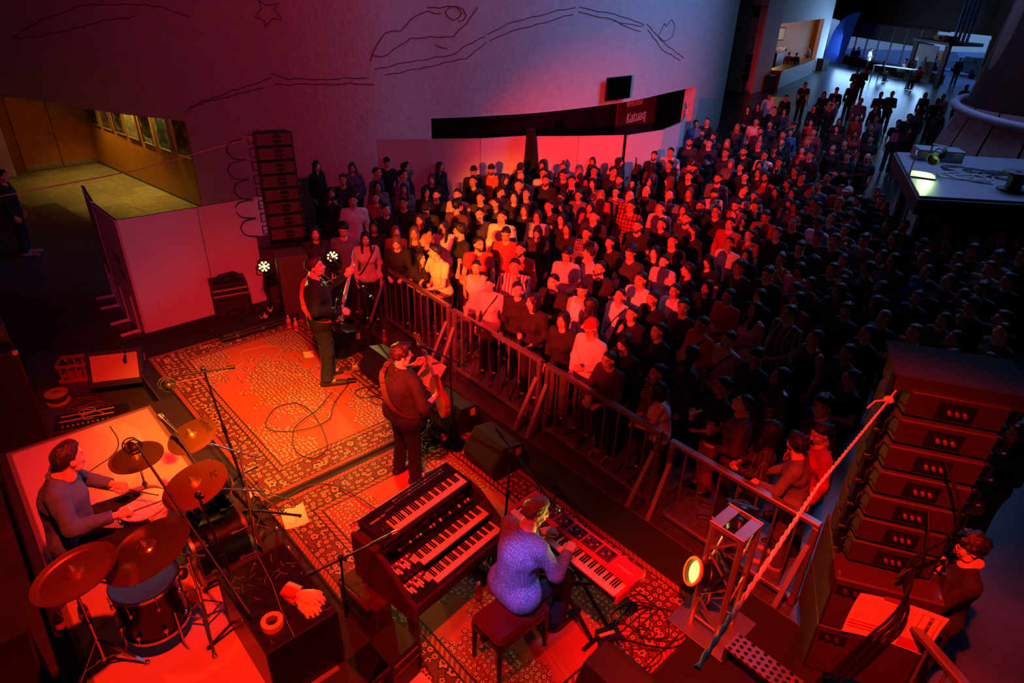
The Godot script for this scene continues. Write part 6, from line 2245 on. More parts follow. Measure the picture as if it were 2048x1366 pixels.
func par_can(p: Vector3, to: Vector3, label: String, lit: bool) -> void:
	var d := (to - p).normalized()
	var o := thing("par_can_lamp", label, "stage lamp", Transform3D(Basis.looking_at(-d), p), "lamps on the truss tower")
	var b := MB.new()
	b.x = Transform3D(Basis(Vector3.RIGHT, PI / 2), Vector3.ZERO)
	b.lathe([Vector2(0, -0.34), Vector2(0.07, -0.33), Vector2(0.105, -0.24), Vector2(0.11, 0.0), Vector2(0.104, 0.0), Vector2(0.1, -0.05)], 28)
	obj("housing", b, M("0d0d0d", 0.35), o)
	for z in [-0.1, -0.2]:
		b = MB.new()
		b.x = Transform3D(Basis(Vector3.RIGHT, PI / 2), Vector3.ZERO)
		b.lathe([Vector2(0.112, z - 0.008), Vector2(0.117, z), Vector2(0.112, z + 0.008)], 28)
		obj("cooling_rib", b, M("151515", 0.4), o)
	b = MB.new()
	b.x = Transform3D(Basis(Vector3.RIGHT, PI / 2), Vector3.ZERO)
	b.lathe([Vector2(0.118, -0.012), Vector2(0.124, 0.012), Vector2(0.1, 0.014)], 28)
	obj("colour_frame", b, M("c9a21c", 0.5) if lit else M("1a1a1a", 0.5), o)
	b = MB.new()
	b.x = Transform3D(Basis(Vector3.RIGHT, PI / 2), Vector3.ZERO)
	b.lathe([Vector2(0.1, -0.03), Vector2(0.06, -0.02), Vector2(0, -0.015)], 24)
	if lit:
		var glow := StandardMaterial3D.new()
		glow.albedo_color = Color("fff0b0")
		glow.emission_enabled = true
		glow.emission = Color(1.0, 0.82, 0.35)
		glow.emission_energy_multiplier = 3.0
		obj("lens", b, glow, o)
		spot("par_can_light", p + d * 0.03, to, Color(1.0, 0.86, 0.3), 2.6, 24, 0.6, 0.06)
	else: obj("lens", b, M("1a1a20", 0.1), o)
	b = MB.new()
	b.bar(Vector3(-0.125, 0.0, -0.12), Vector3(-0.125, 0.2, -0.17), 0.006, 0.03)
	b.bar(Vector3(0.125, 0.0, -0.12), Vector3(0.125, 0.2, -0.17), 0.006, 0.03)
	b.bar(Vector3(-0.125, 0.2, -0.17), Vector3(0.125, 0.2, -0.17), 0.03, 0.006)
	obj("yoke", b, M("0d0d0d", 0.45), o)

func line_box(t: Transform3D, label: String, front: bool, top: bool) -> void:
	# local: front towards +z, origin at the middle of the underside
	var o := thing("line_array_speaker", label, "loudspeaker", t, "line array boxes")
	var b := MB.new()
	var poly := PackedVector2Array([Vector2(-0.365, 0.2), Vector2(0.365, 0.2), Vector2(0.37, 0.08), Vector2(0.28, -0.24), Vector2(-0.28, -0.24), Vector2(-0.37, 0.08)])
	if front: poly = PackedVector2Array([Vector2(-0.27, 0.19), Vector2(0.3, 0.19), Vector2(0.31, 0.08), Vector2(0.24, -0.22), Vector2(-0.22, -0.22), Vector2(-0.28, 0.08)])
	b.x = Transform3D(Basis(Vector3.RIGHT, PI / 2), Vector3(0, 0.105, 0))
	b.prism(poly, 0.2, 0.008)
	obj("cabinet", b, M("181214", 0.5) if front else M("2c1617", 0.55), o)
	if front:
		b = MB.new()
		b.box(Vector3(0.02, 0.105, 0.194), Vector3(0.5, 0.165, 0.012), 0.004)
		obj("grille", b, M("5a3234", 0.65), o)
		for s in [-1.0, 1.0]:
			b = MB.new()
			var half := PackedVector2Array()
			for i in 11: half.append(Vector2(cos(PI * i / 10) * 0.075, sin(PI * i / 10) * 0.055 + 0.012))
			b.x = Transform3D(Basis(Vector3.BACK, 0.0 if s > 0 else PI), Vector3(0.06, 0.105, 0.202))
			b.prism(half, 0.006)
			obj("cutout", b, M("050404", 0.8), o)
		b = MB.new()
		b.path([Vector3(-0.27, 0.17, -0.1), Vector3(-0.34, 0.17, -0.1), Vector3(-0.34, 0.04, -0.1), Vector3(-0.27, 0.04, -0.1)], 0.01, 6)
		obj("handle", b, M("2a2426", 0.35, 0.5), o)
		for y in [0.05, 0.16]:
			b = MB.new()
			b.cyl(Vector3(0.3, y, 0.16), Vector3(0.325, y, 0.16), 0.008, -1, 6)
			obj("rigging_pin", b, M("c0b4b4", 0.25, 0.9), o)
	else:
		b = MB.new()
		b.box(Vector3(0, 0.105, -0.243), Vector3(0.22, 0.14, 0.012), 0.003)
		obj("connector_plate", b, M("0c0a0a", 0.4), o)
		for j in 3:
			b = MB.new()
			b.cyl(Vector3(-0.05 + j * 0.045, 0.1, -0.245), Vector3(-0.05 + j * 0.045, 0.1, -0.275), 0.013, -1, 10)
			obj("socket", b, M("8a4a44", 0.3, 0.5), o)
		for s in [-1.0, 1.0]:
			b = MB.new()
			b.box(Vector3(s * 0.345, 0.105, -0.06), Vector3(0.05, 0.19, 0.1), 0.006)
			b.path([Vector3(s * 0.31, 0.16, -0.16), Vector3(s * 0.35, 0.16, -0.2), Vector3(s * 0.35, 0.05, -0.2), Vector3(s * 0.31, 0.05, -0.16)], 0.01, 6)
			obj("rigging_frame", b, M("140d0e", 0.4, 0.4), o)
			b = MB.new()
			b.cyl(Vector3(s * 0.36, 0.03, -0.17), Vector3(s * 0.4, 0.03, -0.17), 0.008, -1, 6)
			obj("rigging_pin", b, M("a89a9a", 0.25, 0.9), o)
	if top and front:
		b = MB.new()
		b.box(Vector3(0.0, 0.213, -0.02), Vector3(0.5, 0.02, 0.34), 0.006)
		obj("lid", b, M("241d28", 0.7), o)

func build_clutter() -> void:
	# flight case for the bass lying on the rug's far edge
	var p := on_deck(-4.05, -9.12)
	var t := Transform3D(Basis(ND, Vector3.UP, SD), p)
	var o := thing("bass_case", "long flat black instrument case lying at the rug's far edge", "case", t)
	var b := MB.new()
	b.box(Vector3(0, 0.07, 0), Vector3(1.25, 0.14, 0.42), 0.03)
	obj("shell", b, M("141011", 0.45), o)
	b = MB.new()
	b.box(Vector3(0, 0.08, 0.0), Vector3(1.27, 0.016, 0.44), 0.004)
	obj("metal_rim", b, M("8a7a78", 0.3, 0.85), o)
	for i in 3:
		b = MB.new()
		b.box(Vector3(-0.4 + i * 0.4, 0.085, 0.222), Vector3(0.05, 0.05, 0.012), 0.003)
		obj("latch", b, M("a89a96", 0.3, 0.85), o)
	sheet("paper_scrap", "crumpled pale paper lying on the bass case", t * Transform3D(Basis(Vector3.UP, 0.4), Vector3(0.12, 0.145, 0.02)), 0.12, 0.09, M("c9a09a", 0.8), 0.05)
	sheet("paper_scrap", "torn pale paper standing at the far side of the bass case", t * Transform3D(Basis(Vector3.UP, 1.2), Vector3(0.28, 0.15, -0.1)), 0.1, 0.08, M("c9a09a", 0.8), 0.07)
	bottle("yellow-lit bottle with a pale cap behind the bass player's heels", on_deck(-3.55, -9.14), M("c9a048", 0.2), M("d8c8b8", 0.5))
	bottle("second yellow-lit bottle, closer to the bass player's legs", on_deck(-3.41, -9.05), M("c9a048", 0.2), M("d8c8b8", 0.5))
	bottle("red bottle standing at the foot of the barrier", on_deck(-1.96, -8.75), M("7a2a24", 0.2), M("c8b0a8", 0.5))
	bottle("water bottle on the rug by the guitar player's stand", on_deck(-0.98, -6.45), M("a8807a", 0.15), M("d8c8c0", 0.5))
	bottle("brown bottle between the organ and the bench", on_deck(-0.23, -4.04), M("6a3a22", 0.2), M("d0b8a8", 0.5))
	for i in 3:
		bottle("capped water bottle at the organ's foot, " + ["first towards the organ", "middle one of the three", "one standing apart nearer the frame's lower edge"][i], on_deck([-1.02, -0.93, -1.05][i], [-3.38, -3.32, -3.24][i]), M("8a7a76", 0.15), M("c9a8a0", 0.5), "water bottles at the organ's foot")
	sheet("paper_sheet", "white paper cut by the frame's lower edge near the bottles", Transform3D(Basis(Vector3.UP, 0.8), on_deck(-0.72, -3.2, 0.012)), 0.26, 0.34, M("cfc4c0", 0.8))
	sheet("paper_sheet", "small yellow-lit sheet behind the bass player's shoes", Transform3D(Basis(Vector3.UP, 0.4), on_deck(-3.0, -8.3, 0.012)), 0.14, 0.2, M("d8c890", 0.8))
	# effect pedals and their board by the bass player
	for i in 4:
		var q: Vector3 = [on_deck(-2.25, -8.0, 0.01), on_deck(-2.12, -7.92, 0.01), on_deck(-2.3, -7.82, 0.01), on_deck(-2.2, -7.6, 0.01)][i]
		var e := thing("effect_pedal", "effect pedal in front of the bass player, " + ["farthest of the four", "beside the monitor cable", "next to his shoe", "set apart on the rug"][i], "pedal", Transform3D(Basis(Vector3.UP, 0.3 + i * 0.5), q), "effect pedals")
		b = MB.new()
		b.box(Vector3(0, 0.022, 0), Vector3(0.075, 0.045, 0.12), 0.006)
		obj("box", b, M(["c9a24a", "b8b0a8", "a85a38", "1a1a1a"][i], 0.4, 0.3), e)
		b = MB.new()
		b.lathe([Vector2(0.01, 0.044), Vector2(0.01, 0.06), Vector2(0, 0.062)], 10)
		b.x = Transform3D(Basis.IDENTITY, Vector3(0.02, 0, -0.04))
		b.lathe([Vector2(0.012, 0.044), Vector2(0.01, 0.058), Vector2(0, 0.06)], 10)
		obj("switch", b, M("2a2a2a", 0.3, 0.5), e)
	var blk := M("100e0f", 0.55)
	cable([on_deck(-2.2, -7.7, 0.015), on_deck(-2.3, -7.1, 0.016), on_deck(-2.35, -6.6, 0.016), on_deck(-2.95, -6.45, 0.016), on_deck(-3.0, -6.95, 0.016), on_deck(-2.6, -6.9, 0.022), on_deck(-2.15, -6.1, 0.016), on_deck(-2.45, -6.0, 0.016), on_deck(-2.65, -6.5, 0.022), on_deck(-2.5, -6.85, 0.022), on_deck(-2.4, -7.3, 0.022)], 0.007, blk, "black cable looped in a knot on the middle of the orange rug")
	cable([on_deck(-2.9, -7.7, 0.016), on_deck(-3.4, -7.9, 0.016), on_deck(-3.5, -8.5, 0.016), on_deck(-4.0, -8.3, 0.016), on_deck(-3.9, -7.9, 0.016), on_deck(-4.6, -7.4, 0.016)], 0.007, M("b07a50", 0.6), "pale cable winding across the orange rug to its far edge")
	cable(loops(on_deck(-1.75, -7.3, 0.01), 0.26, 3, 2), 0.006, blk, "tangle of black cable between the two front microphone stands")
	cable(loops(on_deck(-0.9, -6.2, 0.01), 0.22, 3, 3), 0.006, blk, "tangle of black cable around the round stand base")
	cable(loops(on_deck(1.25, -3.85, 0.01), 0.3, 5, 7), 0.006, blk, "big tangle of black cable beside the truss tower")
	cable(loops(on_deck(1.05, -3.5, 0.01), 0.22, 3, 8), 0.006, blk, "smaller tangle of black cable by the stage box")
	cable([on_deck(-1.6, -4.9, 0.016), on_deck(-1.2, -5.2, 0.016), on_deck(-0.9, -5.0, 0.016), on_deck(-1.0, -4.9, 0.02), on_deck(-1.25, -5.05, 0.022), on_deck(-2.0, -5.5, 0.016), on_deck(-2.4, -5.2, 0.016)], 0.006, blk, "thin black cable running along the gap between the two rugs")
	# stage box
	o = thing("stage_box", "small black stage box with plugs on the rug by the pianist", "connector box", Transform3D(Basis(Vector3.UP, 0.35), on_deck(0.9, -3.66, 0.01)))
	b = MB.new()
	b.box(Vector3(0, 0.045, 0), Vector3(0.2, 0.09, 0.14), 0.006)
	obj("box", b, M("161415", 0.4, 0.3), o)
	b = MB.new()
	b.box(Vector3(-0.02, 0.0915, 0.0), Vector3(0.14, 0.003, 0.03))
	obj("tape_label", b, M("c98a3a", 0.6), o)
	for i in 4:
		b = MB.new()
		b.cyl(Vector3(-0.07 + i * 0.045, 0.05, 0.07), Vector3(-0.07 + i * 0.045, 0.045, 0.12), 0.011, -1, 8)
		obj("plug", b, M("8a8480", 0.3, 0.8), o)
	# microphones of the front line
	mic_stand("boom stand in front of the bass player", on_deck(-2.05, -8.35), on_deck(-2.1, -8.33, 1.12), on_deck(-1.95, -8.28, 0.95), on_deck(-2.42, -8.25, 1.5), true, "ball")
	mic_stand("round-based boom stand in front of the guitar player", on_deck(-0.66, -6.28), on_deck(-0.7, -6.3, 1.2), on_deck(-0.52, -6.35, 1.08), on_deck(-0.92, -6.12, 1.42), true, "ball")
	o = thing("music_stand", "black folding music stand holding pages before the guitar player", "music stand", Transform3D(Basis(SD, Vector3.UP, -ND), on_deck(-0.9, -6.3)))
	b = MB.new()
	b.cyl(Vector3(0, 0.1, 0), Vector3(0, 0.92, 0), 0.01, -1, 8)
	obj("pole", b, blk, o)
	for i in 3:
		b = MB.new()
		b.path([Vector3(0, 0.32, 0), Vector3(cos(i * TAU / 3) * 0.26, 0.012, sin(i * TAU / 3) * 0.26)], 0.009, 6)
		obj("leg", b, blk, o)
	b = MB.new()
	b.x = Transform3D(Basis(Vector3.RIGHT, -0.75), Vector3(0, 0.98, 0))
	b.box(Vector3(0, 0.0, 0), Vector3(0.44, 0.3, 0.008), 0.003)
	b.box(Vector3(0, -0.15, 0.02), Vector3(0.44, 0.01, 0.05), 0.003)
	obj("desk", b, blk, o)
	sheet("song_pages", "pale pages of songs resting on the music stand", Transform3D(Basis(SD, Vector3.UP, -ND), on_deck(-0.9, -6.3)) * Transform3D(Basis(Vector3.RIGHT, PI / 2 - 0.75), Vector3(0, 1.0, 0.02)), 0.34, 0.33, M("cfae a6".replace(" ", ""), 0.8), 0.012)
	# the guitar player's tilted amplifier on the floor, with microphone
	var ax := Transform3D(Basis(Vector3.UP, 0.32) * Basis(Vector3.RIGHT, -0.5), Vector3(-5.5, 0.1, -7.66))
	o = thing("guitar_amplifier", "tilted guitar amplifier with a tan grille cloth on the dark floor", "amplifier", ax)
	b = MB.new()
	b.box(Vector3(0, 0.25, 0), Vector3(0.7, 0.52, 0.28), 0.016)
	obj("cabinet", b, M("131112", 0.6), o)
	b = MB.new()
	b.box(Vector3(0, 0.26, 0.142), Vector3(0.58, 0.36, 0.01), 0.003)
	obj("grille_cloth", b, textured(noise_tex(0.3, Color("a8824a"), Color("c9a468"), 2, 128, 3), 0.9, 3.0, false), o)
	b = MB.new()
	b.path([Vector3(-0.1, 0.51, 0), Vector3(-0.08, 0.54, 0), Vector3(0.08, 0.54, 0), Vector3(0.1, 0.51, 0)], 0.012, 6)
	obj("handle", b, M("0c0c0c", 0.5), o)
	for s in [-1.0, 1.0]:
		b = MB.new()
		b.box(Vector3(s * 0.352, 0.36, 0.0), Vector3(0.006, 0.12, 0.03))
		obj("vent", b, M("a03028", 0.5), o)
		b = MB.new()
		b.bar(Vector3(s * 0.3, 0.02, -0.1), Vector3(s * 0.3, -0.02, -0.34), 0.02, 0.02)
		obj("rear_leg", b, M("2a2626", 0.4, 0.5), o)
	var mm := thing("microphone", "small black microphone hanging over the tan grille cloth", "microphone", ax * Transform3D(Basis(Vector3.RIGHT, 2.6), Vector3(0.16, 0.4, 0.2)))
	b = MB.new()
	b.lathe([Vector2(0, -0.08), Vector2(0.014, -0.08), Vector2(0.018, 0.04), Vector2(0.022, 0.06), Vector2(0.022, 0.09), Vector2(0, 0.095)], 12)
	obj("body", b, M("161616", 0.4, 0.3), mm)
	b = MB.new()
	b.lathe([Vector2(0.0185, -0.02), Vector2(0.0185, 0.0)], 12)
	obj("green_tape", b, M("9ac03a", 0.6), mm)
	# red crate
	o = thing("bottle_crate", "red plastic bottle crate on the dark floor beside the tilted amplifier", "crate", Transform3D(Basis(Vector3.UP, 0.3), Vector3(-6.3, 0.0, -7.98)))
	for s in [-1.0, 1.0]:
		b = MB.new()
		for y in [0.03, 0.27]:
			b.box(Vector3(s * 0.2, y, 0), Vector3(0.016, 0.05, 0.3), 0.004)
			b.box(Vector3(0, y, s * 0.15), Vector3(0.4, 0.05, 0.016), 0.004)
		for k in 4: b.box(Vector3(-0.15 + k * 0.1, 0.15, s * 0.15), Vector3(0.03, 0.24, 0.012), 0.003)
		obj("side_wall", b, M("a81f1c", 0.45), o)
	b = MB.new()
	b.box(Vector3(0, 0.012, 0), Vector3(0.4, 0.02, 0.3), 0.004)
	for k in 3: b.box(Vector3(-0.1 + k * 0.1, 0.1, 0), Vector3(0.008, 0.18, 0.3))
	for k in 2: b.box(Vector3(0, 0.1, -0.05 + k * 0.1), Vector3(0.4, 0.18, 0.008))
	obj("divider", b, M("a81f1c", 0.45), o)
	for i in 4:
		bottle("empty bottle standing in the red crate, compartment " + ["by the far corner", "by the near corner", "in the middle", "next to the amplifier"][i], Vector3(-6.3, 0.03, -7.98) + Basis(Vector3.UP, 0.3) * Vector3([-0.15, -0.15, 0.05, 0.15][i], 0, [-0.1, 0.1, 0.0, 0.1][i]), M("2a3030", 0.15), M("7a7a7a", 0.4), "bottles in the red crate")
	# bass stack seen from its back, at the riser's far corner
	t = Transform3D(Basis(SD, Vector3.UP, -ND), sn(-8.75, -0.1, -0.3))
	o = thing("speaker_cabinet", "tall black speaker cabinet at the drum riser's far corner", "loudspeaker", t)
	b = MB.new()
	b.box(Vector3(0, 0.72, 0), Vector3(0.66, 1.4, 0.62), 0.02)
	obj("cabinet", b, M("161112", 0.6), o)
	for sz in [-1.0, 1.0]:
		b = MB.new()
		b.box(Vector3(0.32, 0.72, sz * 0.3), Vector3(0.03, 1.42, 0.03), 0.006)
		obj("edge_strip", b, M("3a2620", 0.4, 0.4), o)
		b = MB.new()
		b.box(Vector3(0.31, 1.4, sz * 0.29), Vector3(0.06, 0.06, 0.06), 0.01)
		obj("corner_cap", b, M("b8a8a0", 0.3, 0.8), o)
	b = MB.new()
	b.box(Vector3(0.0, 1.422, 0), Vector3(0.3, 0.006, 0.1), 0.002)
	obj("recessed_plate", b, M("0a0909", 0.4), o)
	var hd := thing("amplifier_head", "amplifier head with glowing lamps on the tall speaker cabinet", "amplifier", t * at(Vector3(-0.08, 1.425, -0.05)))
	b = MB.new()
	b.box(Vector3(0, 0.13, 0), Vector3(0.36, 0.26, 0.5), 0.014)
	obj("housing", b, M("3a1416", 0.5), hd)
	for i in 2:
		b = MB.new()
		b.box(Vector3(-0.1 + i * 0.14, 0.262, 0.05), Vector3(0.035, 0.004, 0.2), 0.001)
		obj("tape_label", b, M("b8685a", 0.6), hd)
	b = MB.new()
	b.box(Vector3(0.182, 0.13, 0), Vector3(0.006, 0.2, 0.44), 0.002)
	obj("rear_panel", b, M("4a4432", 0.4, 0.4), hd)
	# pedal boards and rack gear behind the riser
	o = thing("rack_mixer", "low black rack unit with pale strips and knobs behind the riser", "mixer", Transform3D(Basis(Vector3.UP, 0.45), Vector3(-5.35, 0.0, -6.75)))
	b = MB.new()
	b.box(Vector3(0, 0.1, 0), Vector3(0.8, 0.2, 0.42), 0.01)
	obj("case", b, M("141213", 0.5), o)
	for i in 2:
		b = MB.new()
		b.box(Vector3(-0.05, 0.204, -0.13 + i * 0.12), Vector3(0.6, 0.006, 0.02))
		obj("tape_strip", b, M("a89060", 0.6), o)
	for i in 12:
		b = MB.new()
		b.x = at(Vector3(-0.3 + i * 0.055, 0.2, 0.12))
		b.lathe([Vector2(0.012, 0), Vector2(0.01, 0.018), Vector2(0, 0.02)], 8)
		obj("knob", b, M("8a8480", 0.4) if i % 3 else M("a83a30", 0.4), o)
	cable(loops(Vector3(-5.4, 0.205, -6.8), 0.14, 3, 11), 0.006, M("9a8050", 0.6), "yellowish cable coiled on the rack unit behind the riser")
	cable(loops(Vector3(-5.75, 0.0, -7.25), 0.25, 5, 12), 0.006, M("6a2a26", 0.6), "reddish cable tangle on the floor behind the rack unit")
	o = thing("cable_drum", "small yellow-rimmed cable reel on the floor beyond the speaker cabinet", "cable reel", at(Vector3(-6.2, 0.0, -7.35)))
	b = MB.new()
	b.lathe([Vector2(0.05, 0.0), Vector2(0.14, 0.0), Vector2(0.14, 0.02), Vector2(0.06, 0.03), Vector2(0.06, 0.12), Vector2(0.14, 0.13), Vector2(0.14, 0.15), Vector2(0.05, 0.15)], 24)
	obj("reel", b, M("a87a24", 0.5), o)
	b = MB.new()
	b.lathe([Vector2(0.1, 0.03), Vector2(0.12, 0.075), Vector2(0.1, 0.12)], 24)
	obj("wound_cable", b, M("2a1514", 0.7), o)
	# perforated metal case by the truss and the black boxes at the lower edge
	var perf := img_tex(32, 32, func(x: int, y: int) -> Color: return Color("120c0d") if Vector2(x % 16 - 8, (y + (8 if x / 16 else 0)) % 16 - 8).length() < 5.0 else Color("8a7c7e"))
	o = thing("perforated_step", "narrow step of perforated metal between the truss tower and the speaker tower", "step", Transform3D(Basis(SD, Vector3.UP, -ND), on_deck(2.12, -3.3)))
	b = MB.new()
	b.box(Vector3(0, 0.2, 0), Vector3(0.7, 0.03, 0.2), 0.004)
	obj("tread", b, textured(perf, 0.4, 9.0, false, 0.7), o)
	for s in [-1.0, 1.0]:
		b = MB.new()
		b.box(Vector3(s * 0.33, 0.1, 0), Vector3(0.03, 0.2, 0.2), 0.004)
		obj("leg", b, M("4a4244", 0.4, 0.6), o)
	o = thing("black_case", "large black case on the floor left of the riser's end".replace("left of", "beside"), "case", Transform3D(Basis(SD, Vector3.UP, -ND), sn(-4.4, -0.85, -0.3)))
	b = MB.new()
	b.box(Vector3(0, 0.3, 0), Vector3(1.3, 0.6, 0.8), 0.015)
	obj("body", b, M("120e0f", 0.5), o)
	for s in [-1.0, 1.0]:
		b = MB.new()
		b.box(Vector3(0, 0.595, s * 0.39), Vector3(1.3, 0.016, 0.02), 0.003)
		obj("edge_strip", b, M("4a2a26", 0.35, 0.6), o)
	# ropes that steady the two towers
	rope([Vector3(0.46, 3.8, -0.98), Vector3(1.35, 3.32, -2.2), Vector3(2.5, 2.86, -3.62)], "orange-lit rope running up to the top of the near speaker tower", 0.0065)
	rope([Vector3(-7.3, 2.42, -8.6), Vector3(-5.6, 2.66, -9.45), Vector3(-4.12, 3.0, -10.35)], "red-lit rope running across to the top of the far speaker tower", 0.007)

func rope(pts: Array, label: String, r: float) -> void:
	var c := Curve3D.new()
	for q in pts: c.add_point(q)
	var o := thing("rope", label, "rope", Transform3D.IDENTITY, "ropes steadying the speaker towers")
	var L := c.get_baked_length()
	var n := int(L / 0.02)
	for k in 2:
		var b := MB.new()
		var q := []
		for i in n + 1:
			var p := c.sample_baked(L * i / n)
			var d := (c.sample_baked(minf(L, L * i / n + 0.01)) - c.sample_baked(maxf(0.0, L * i / n - 0.01))).normalized()
			var u := d.cross(Vector3.UP).normalized()
			var a := i * 0.9 + k * PI
			q.append(p + (u * cos(a) + u.cross(d) * sin(a)) * r * 0.55)
		b.path(q, r * 0.75, 6)
		obj("strand", b, M("c8a890", 0.8) if k == 0 else M("b08878", 0.8), o)
	var e: Vector3 = pts[pts.size() - 1]
	var b2 := MB.new()
	b2.ell(e, Vector3(0.035, 0.03, 0.03), 8)
	b2.path([e, e + Vector3(-0.12, 0.02, 0.05), e + Vector3(-0.16, -0.03, 0.06)], r, 6)
	b2.path([e, e + Vector3(0.14, 0.1, -0.12)], r, 6)
	obj("knot", b2, M("c8a890", 0.8), o)
# ---------- panels, the far end of the foyer and what stands there ----------
func panel(label: String, a: Vector3, c: Vector3, h: float, feet: bool, m: Material) -> Node3D:
	var d := (c - a).normalized()
	var z := d.cross(Vector3.UP)
	var o := thing("exhibition_panel", label, "panel", Transform3D(Basis(d, Vector3.UP, z), (a + c) * 0.5), "white exhibition panels")
	var len := (c - a).length() - 0.012
	var b := MB.new()
	b.box(Vector3(0, h * 0.5 + 0.03, 0), Vector3(len, h - 0.06, 0.035), 0.004)
	obj("board", b, m, o)
	b = MB.new()
	b.box(Vector3(0, h - 0.012, 0), Vector3(len, 0.024, 0.05), 0.004)
	obj("top_rail", b, M("d8d4d4", 0.4), o)
	for s in [-1.0, 1.0]:
		b = MB.new()
		b.box(Vector3(s * (len * 0.5 - 0.3), 0.32, z.dot(-a) * 0.0), Vector3(0.05, 0.64, 0.07), 0.006)
		b.box(Vector3(s * (len * 0.5 - 0.3), 0.03, 0), Vector3(0.06, 0.05, 0.62 if feet else 0.3), 0.012)
		obj("foot", b, m, o)
	return o

func build_far() -> void:
	var white := M("d2ccca", 0.7)
	# row in front of the dark recess
	var row := "-2.95 -13.8,-1.87 -13.98,-.81 -14.2,.2 -14.66,.36 -14.62,1.33 -14.78,2.44 -15.05,3.37 -15.8,4.0 -16.8,4.41 -18.03,4.62 -19.2".split(",")
	var says := ["first", "second, in line with the recess's edge", "third, turned slightly, before the draped pole", "", "fourth, just past the draped pole", "fifth, after the dark gap", "sixth, where the row bends", "seventh", "eighth, lit blue", "last one, with a black clip at its end"]
	for i in 10:
		if i == 3: continue
		var p := row[i].split(" ")
		var q := row[i + 1].split(" ")
		panel("tall white panel under the curved wall, " + says[i], Vector3(float(p[0]), 0, float(p[1])) * K, Vector3(float(q[0]) - (0.07 if i == 5 else 0.0), 0, float(q[1])) * K, 2.13 + (0.15 if i == 9 else 0.0), false, white)
	var o := thing("draped_pole", "tall pole hung with black cloth between the white panels", "cloth stand", at(Vector3(0.28, 0, -14.5) * K))
	var b := MB.new()
	b.lathe([Vector2(0.3, 0.0), Vector2(0.22, 0.6), Vector2(0.17, 1.4), Vector2(0.14, 1.75), Vector2(0.1, 2.3), Vector2(0.0, 2.32)], 14)
	var v := b.v
	for i in v.size(): v[i] += Vector3(sin(v[i].y * 6 + v[i].x * 30), 0, cos(v[i].y * 5 + v[i].z * 26)) * 0.018
	b.v = v
	obj("cloth", b, M("0b0a0b", 0.95), o)
	b = MB.new()
	b.cyl(Vector3(0, 0, 0), Vector3(0, 2.34, 0), 0.02)
	obj("pole", b, M("1a1a1a", 0.5), o)
	# panels beside the stage
	var a := Vector3(-5.91, 0, -9.2)
	var c := Vector3(-5.05, 0, -9.95)
	panel("white panel beside the stage, its corner towards the tilted amplifier", a, c, 1.98, true, white)
	panel("white panel beside the stage, behind the bass amplifier", c, Vector3(-4.2, 0, -10.7), 1.98, true, white)
	var sp := panel("white panel turned to the dark floor, with black lettering", Vector3(-6.72, 0, -10.0), a, 1.98, true, white)
	for i in 2: text(["LIVE", "119"][i], 0.2, 0.004, M("141214", 0.7), sp, Transform3D(Basis.IDENTITY, Vector3(0.1 + i * 0.05, 1.25 - i * 0.24, 0.022)) if sp.transform.basis.z.x < 0 else Transform3D(Basis(Vector3.UP, PI), Vector3(-0.1, 1.25 - i * 0.24, -0.022)))
	panel("outermost white panel turned to the dark floor, set back from its neighbour", Vector3(-7.45, 0, -10.95), Vector3(-6.78, 0, -10.08), 1.98, true, white)
	for i in 3: spot("recess_light_%d" % i, Vector3(-9.2 - i * 1.5, 2.75, -16.9 - i * 0.9), Vector3(-9.0 - i * 1.5, 0, -16.6 - i * 0.9), Color(1.0, 0.8, 0.32), 6.5, 48, 0.9, 0.05)
	# ---- far wall with the bar ----
	var plaster := M("cfcac8", 0.85)
	var d := Vector3(0.53, 0, -0.848)
	var nz := Vector3(0.848, 0, 0.53)
	var p0 := Vector3(15.1, 0, -42.8)
	var wall := MB.new()
	wall_box(wall, Vector3(12.2, 0, -42.1), Vector3(13.4, 0, -40.5), 0, 10, 0.3)
	wall_box(wall, Vector3(13.4, 0, -40.5), p0, 0, 10, 0.3)
	wall_box(wall, p0, p0 + d * 13.9, 3.6, 10, 0.3)
	wall_box(wall, p0 + d * 13.9, p0 + d * 17.0, 0, 10, 0.3)
	wall_box(wall, Vector3(11.0, 0, -40.5), Vector3(12.2, 0, -42.1), 3.4, 10, 0.3)
	struct("wall_bar", wall, plaster)
	b = MB.new()
	wall_box(b, Vector3(11.3, 0, -41.3), Vector3(12.25, 0, -42.2), 0, 3.4, 0.1)
	struct("door_3", b, wood("7a4512", "93571c"))
	b = MB.new()
	wall_box(b, p0 - nz * 4.5 - d * 1.0, p0 - nz * 4.5 + d * 9.0, 0, 4.4, 0.2)
	struct("wall_bar_back", b, wood("8a5212", "b0701e"))
	b = MB.new()
	wall_box(b, p0 - nz * 4.5 + d * 9.0, p0 + d * 14.5 - nz * 0.3, 0, 4.4, 0.2)
	struct("wall_bar_side", b, wood("9a6014", "c88428"))
	b = MB.new()
	b.x = Transform3D(Basis(d, Vector3.UP, nz), p0 + d * 5.5 - nz * 2.4)
	b.box(Vector3(0, 4.5, 0), Vector3(17, 0.1, 4.6))
	struct("ceiling_bar", b, M("8a8580", 0.9))
	var lp := p0 + d * 8.5 - nz * 2.0
	var l := OmniLight3D.new()
	l.name = "bar_lamp_light"
	l.position = lp + Vector3.UP * 3.6
	l.light_color = Color(1.0, 0.72, 0.3)
	l.light_energy = 5.0
	l.omni_range = 40
	l.omni_attenuation = 2.0
	l.light_size = 0.1
	l.shadow_enabled = true
	add_child(l, true)
	o = thing("bar_lamp", "small warm ceiling lamp inside the bar opening", "lamp", at(lp + Vector3.UP * 3.75))
	b = MB.new()
	b.lathe([Vector2(0.16, 0.0), Vector2(0.14, 0.2), Vector2(0.03, 0.26), Vector2(0.015, 0.7), Vector2(0, 0.7)], 16)
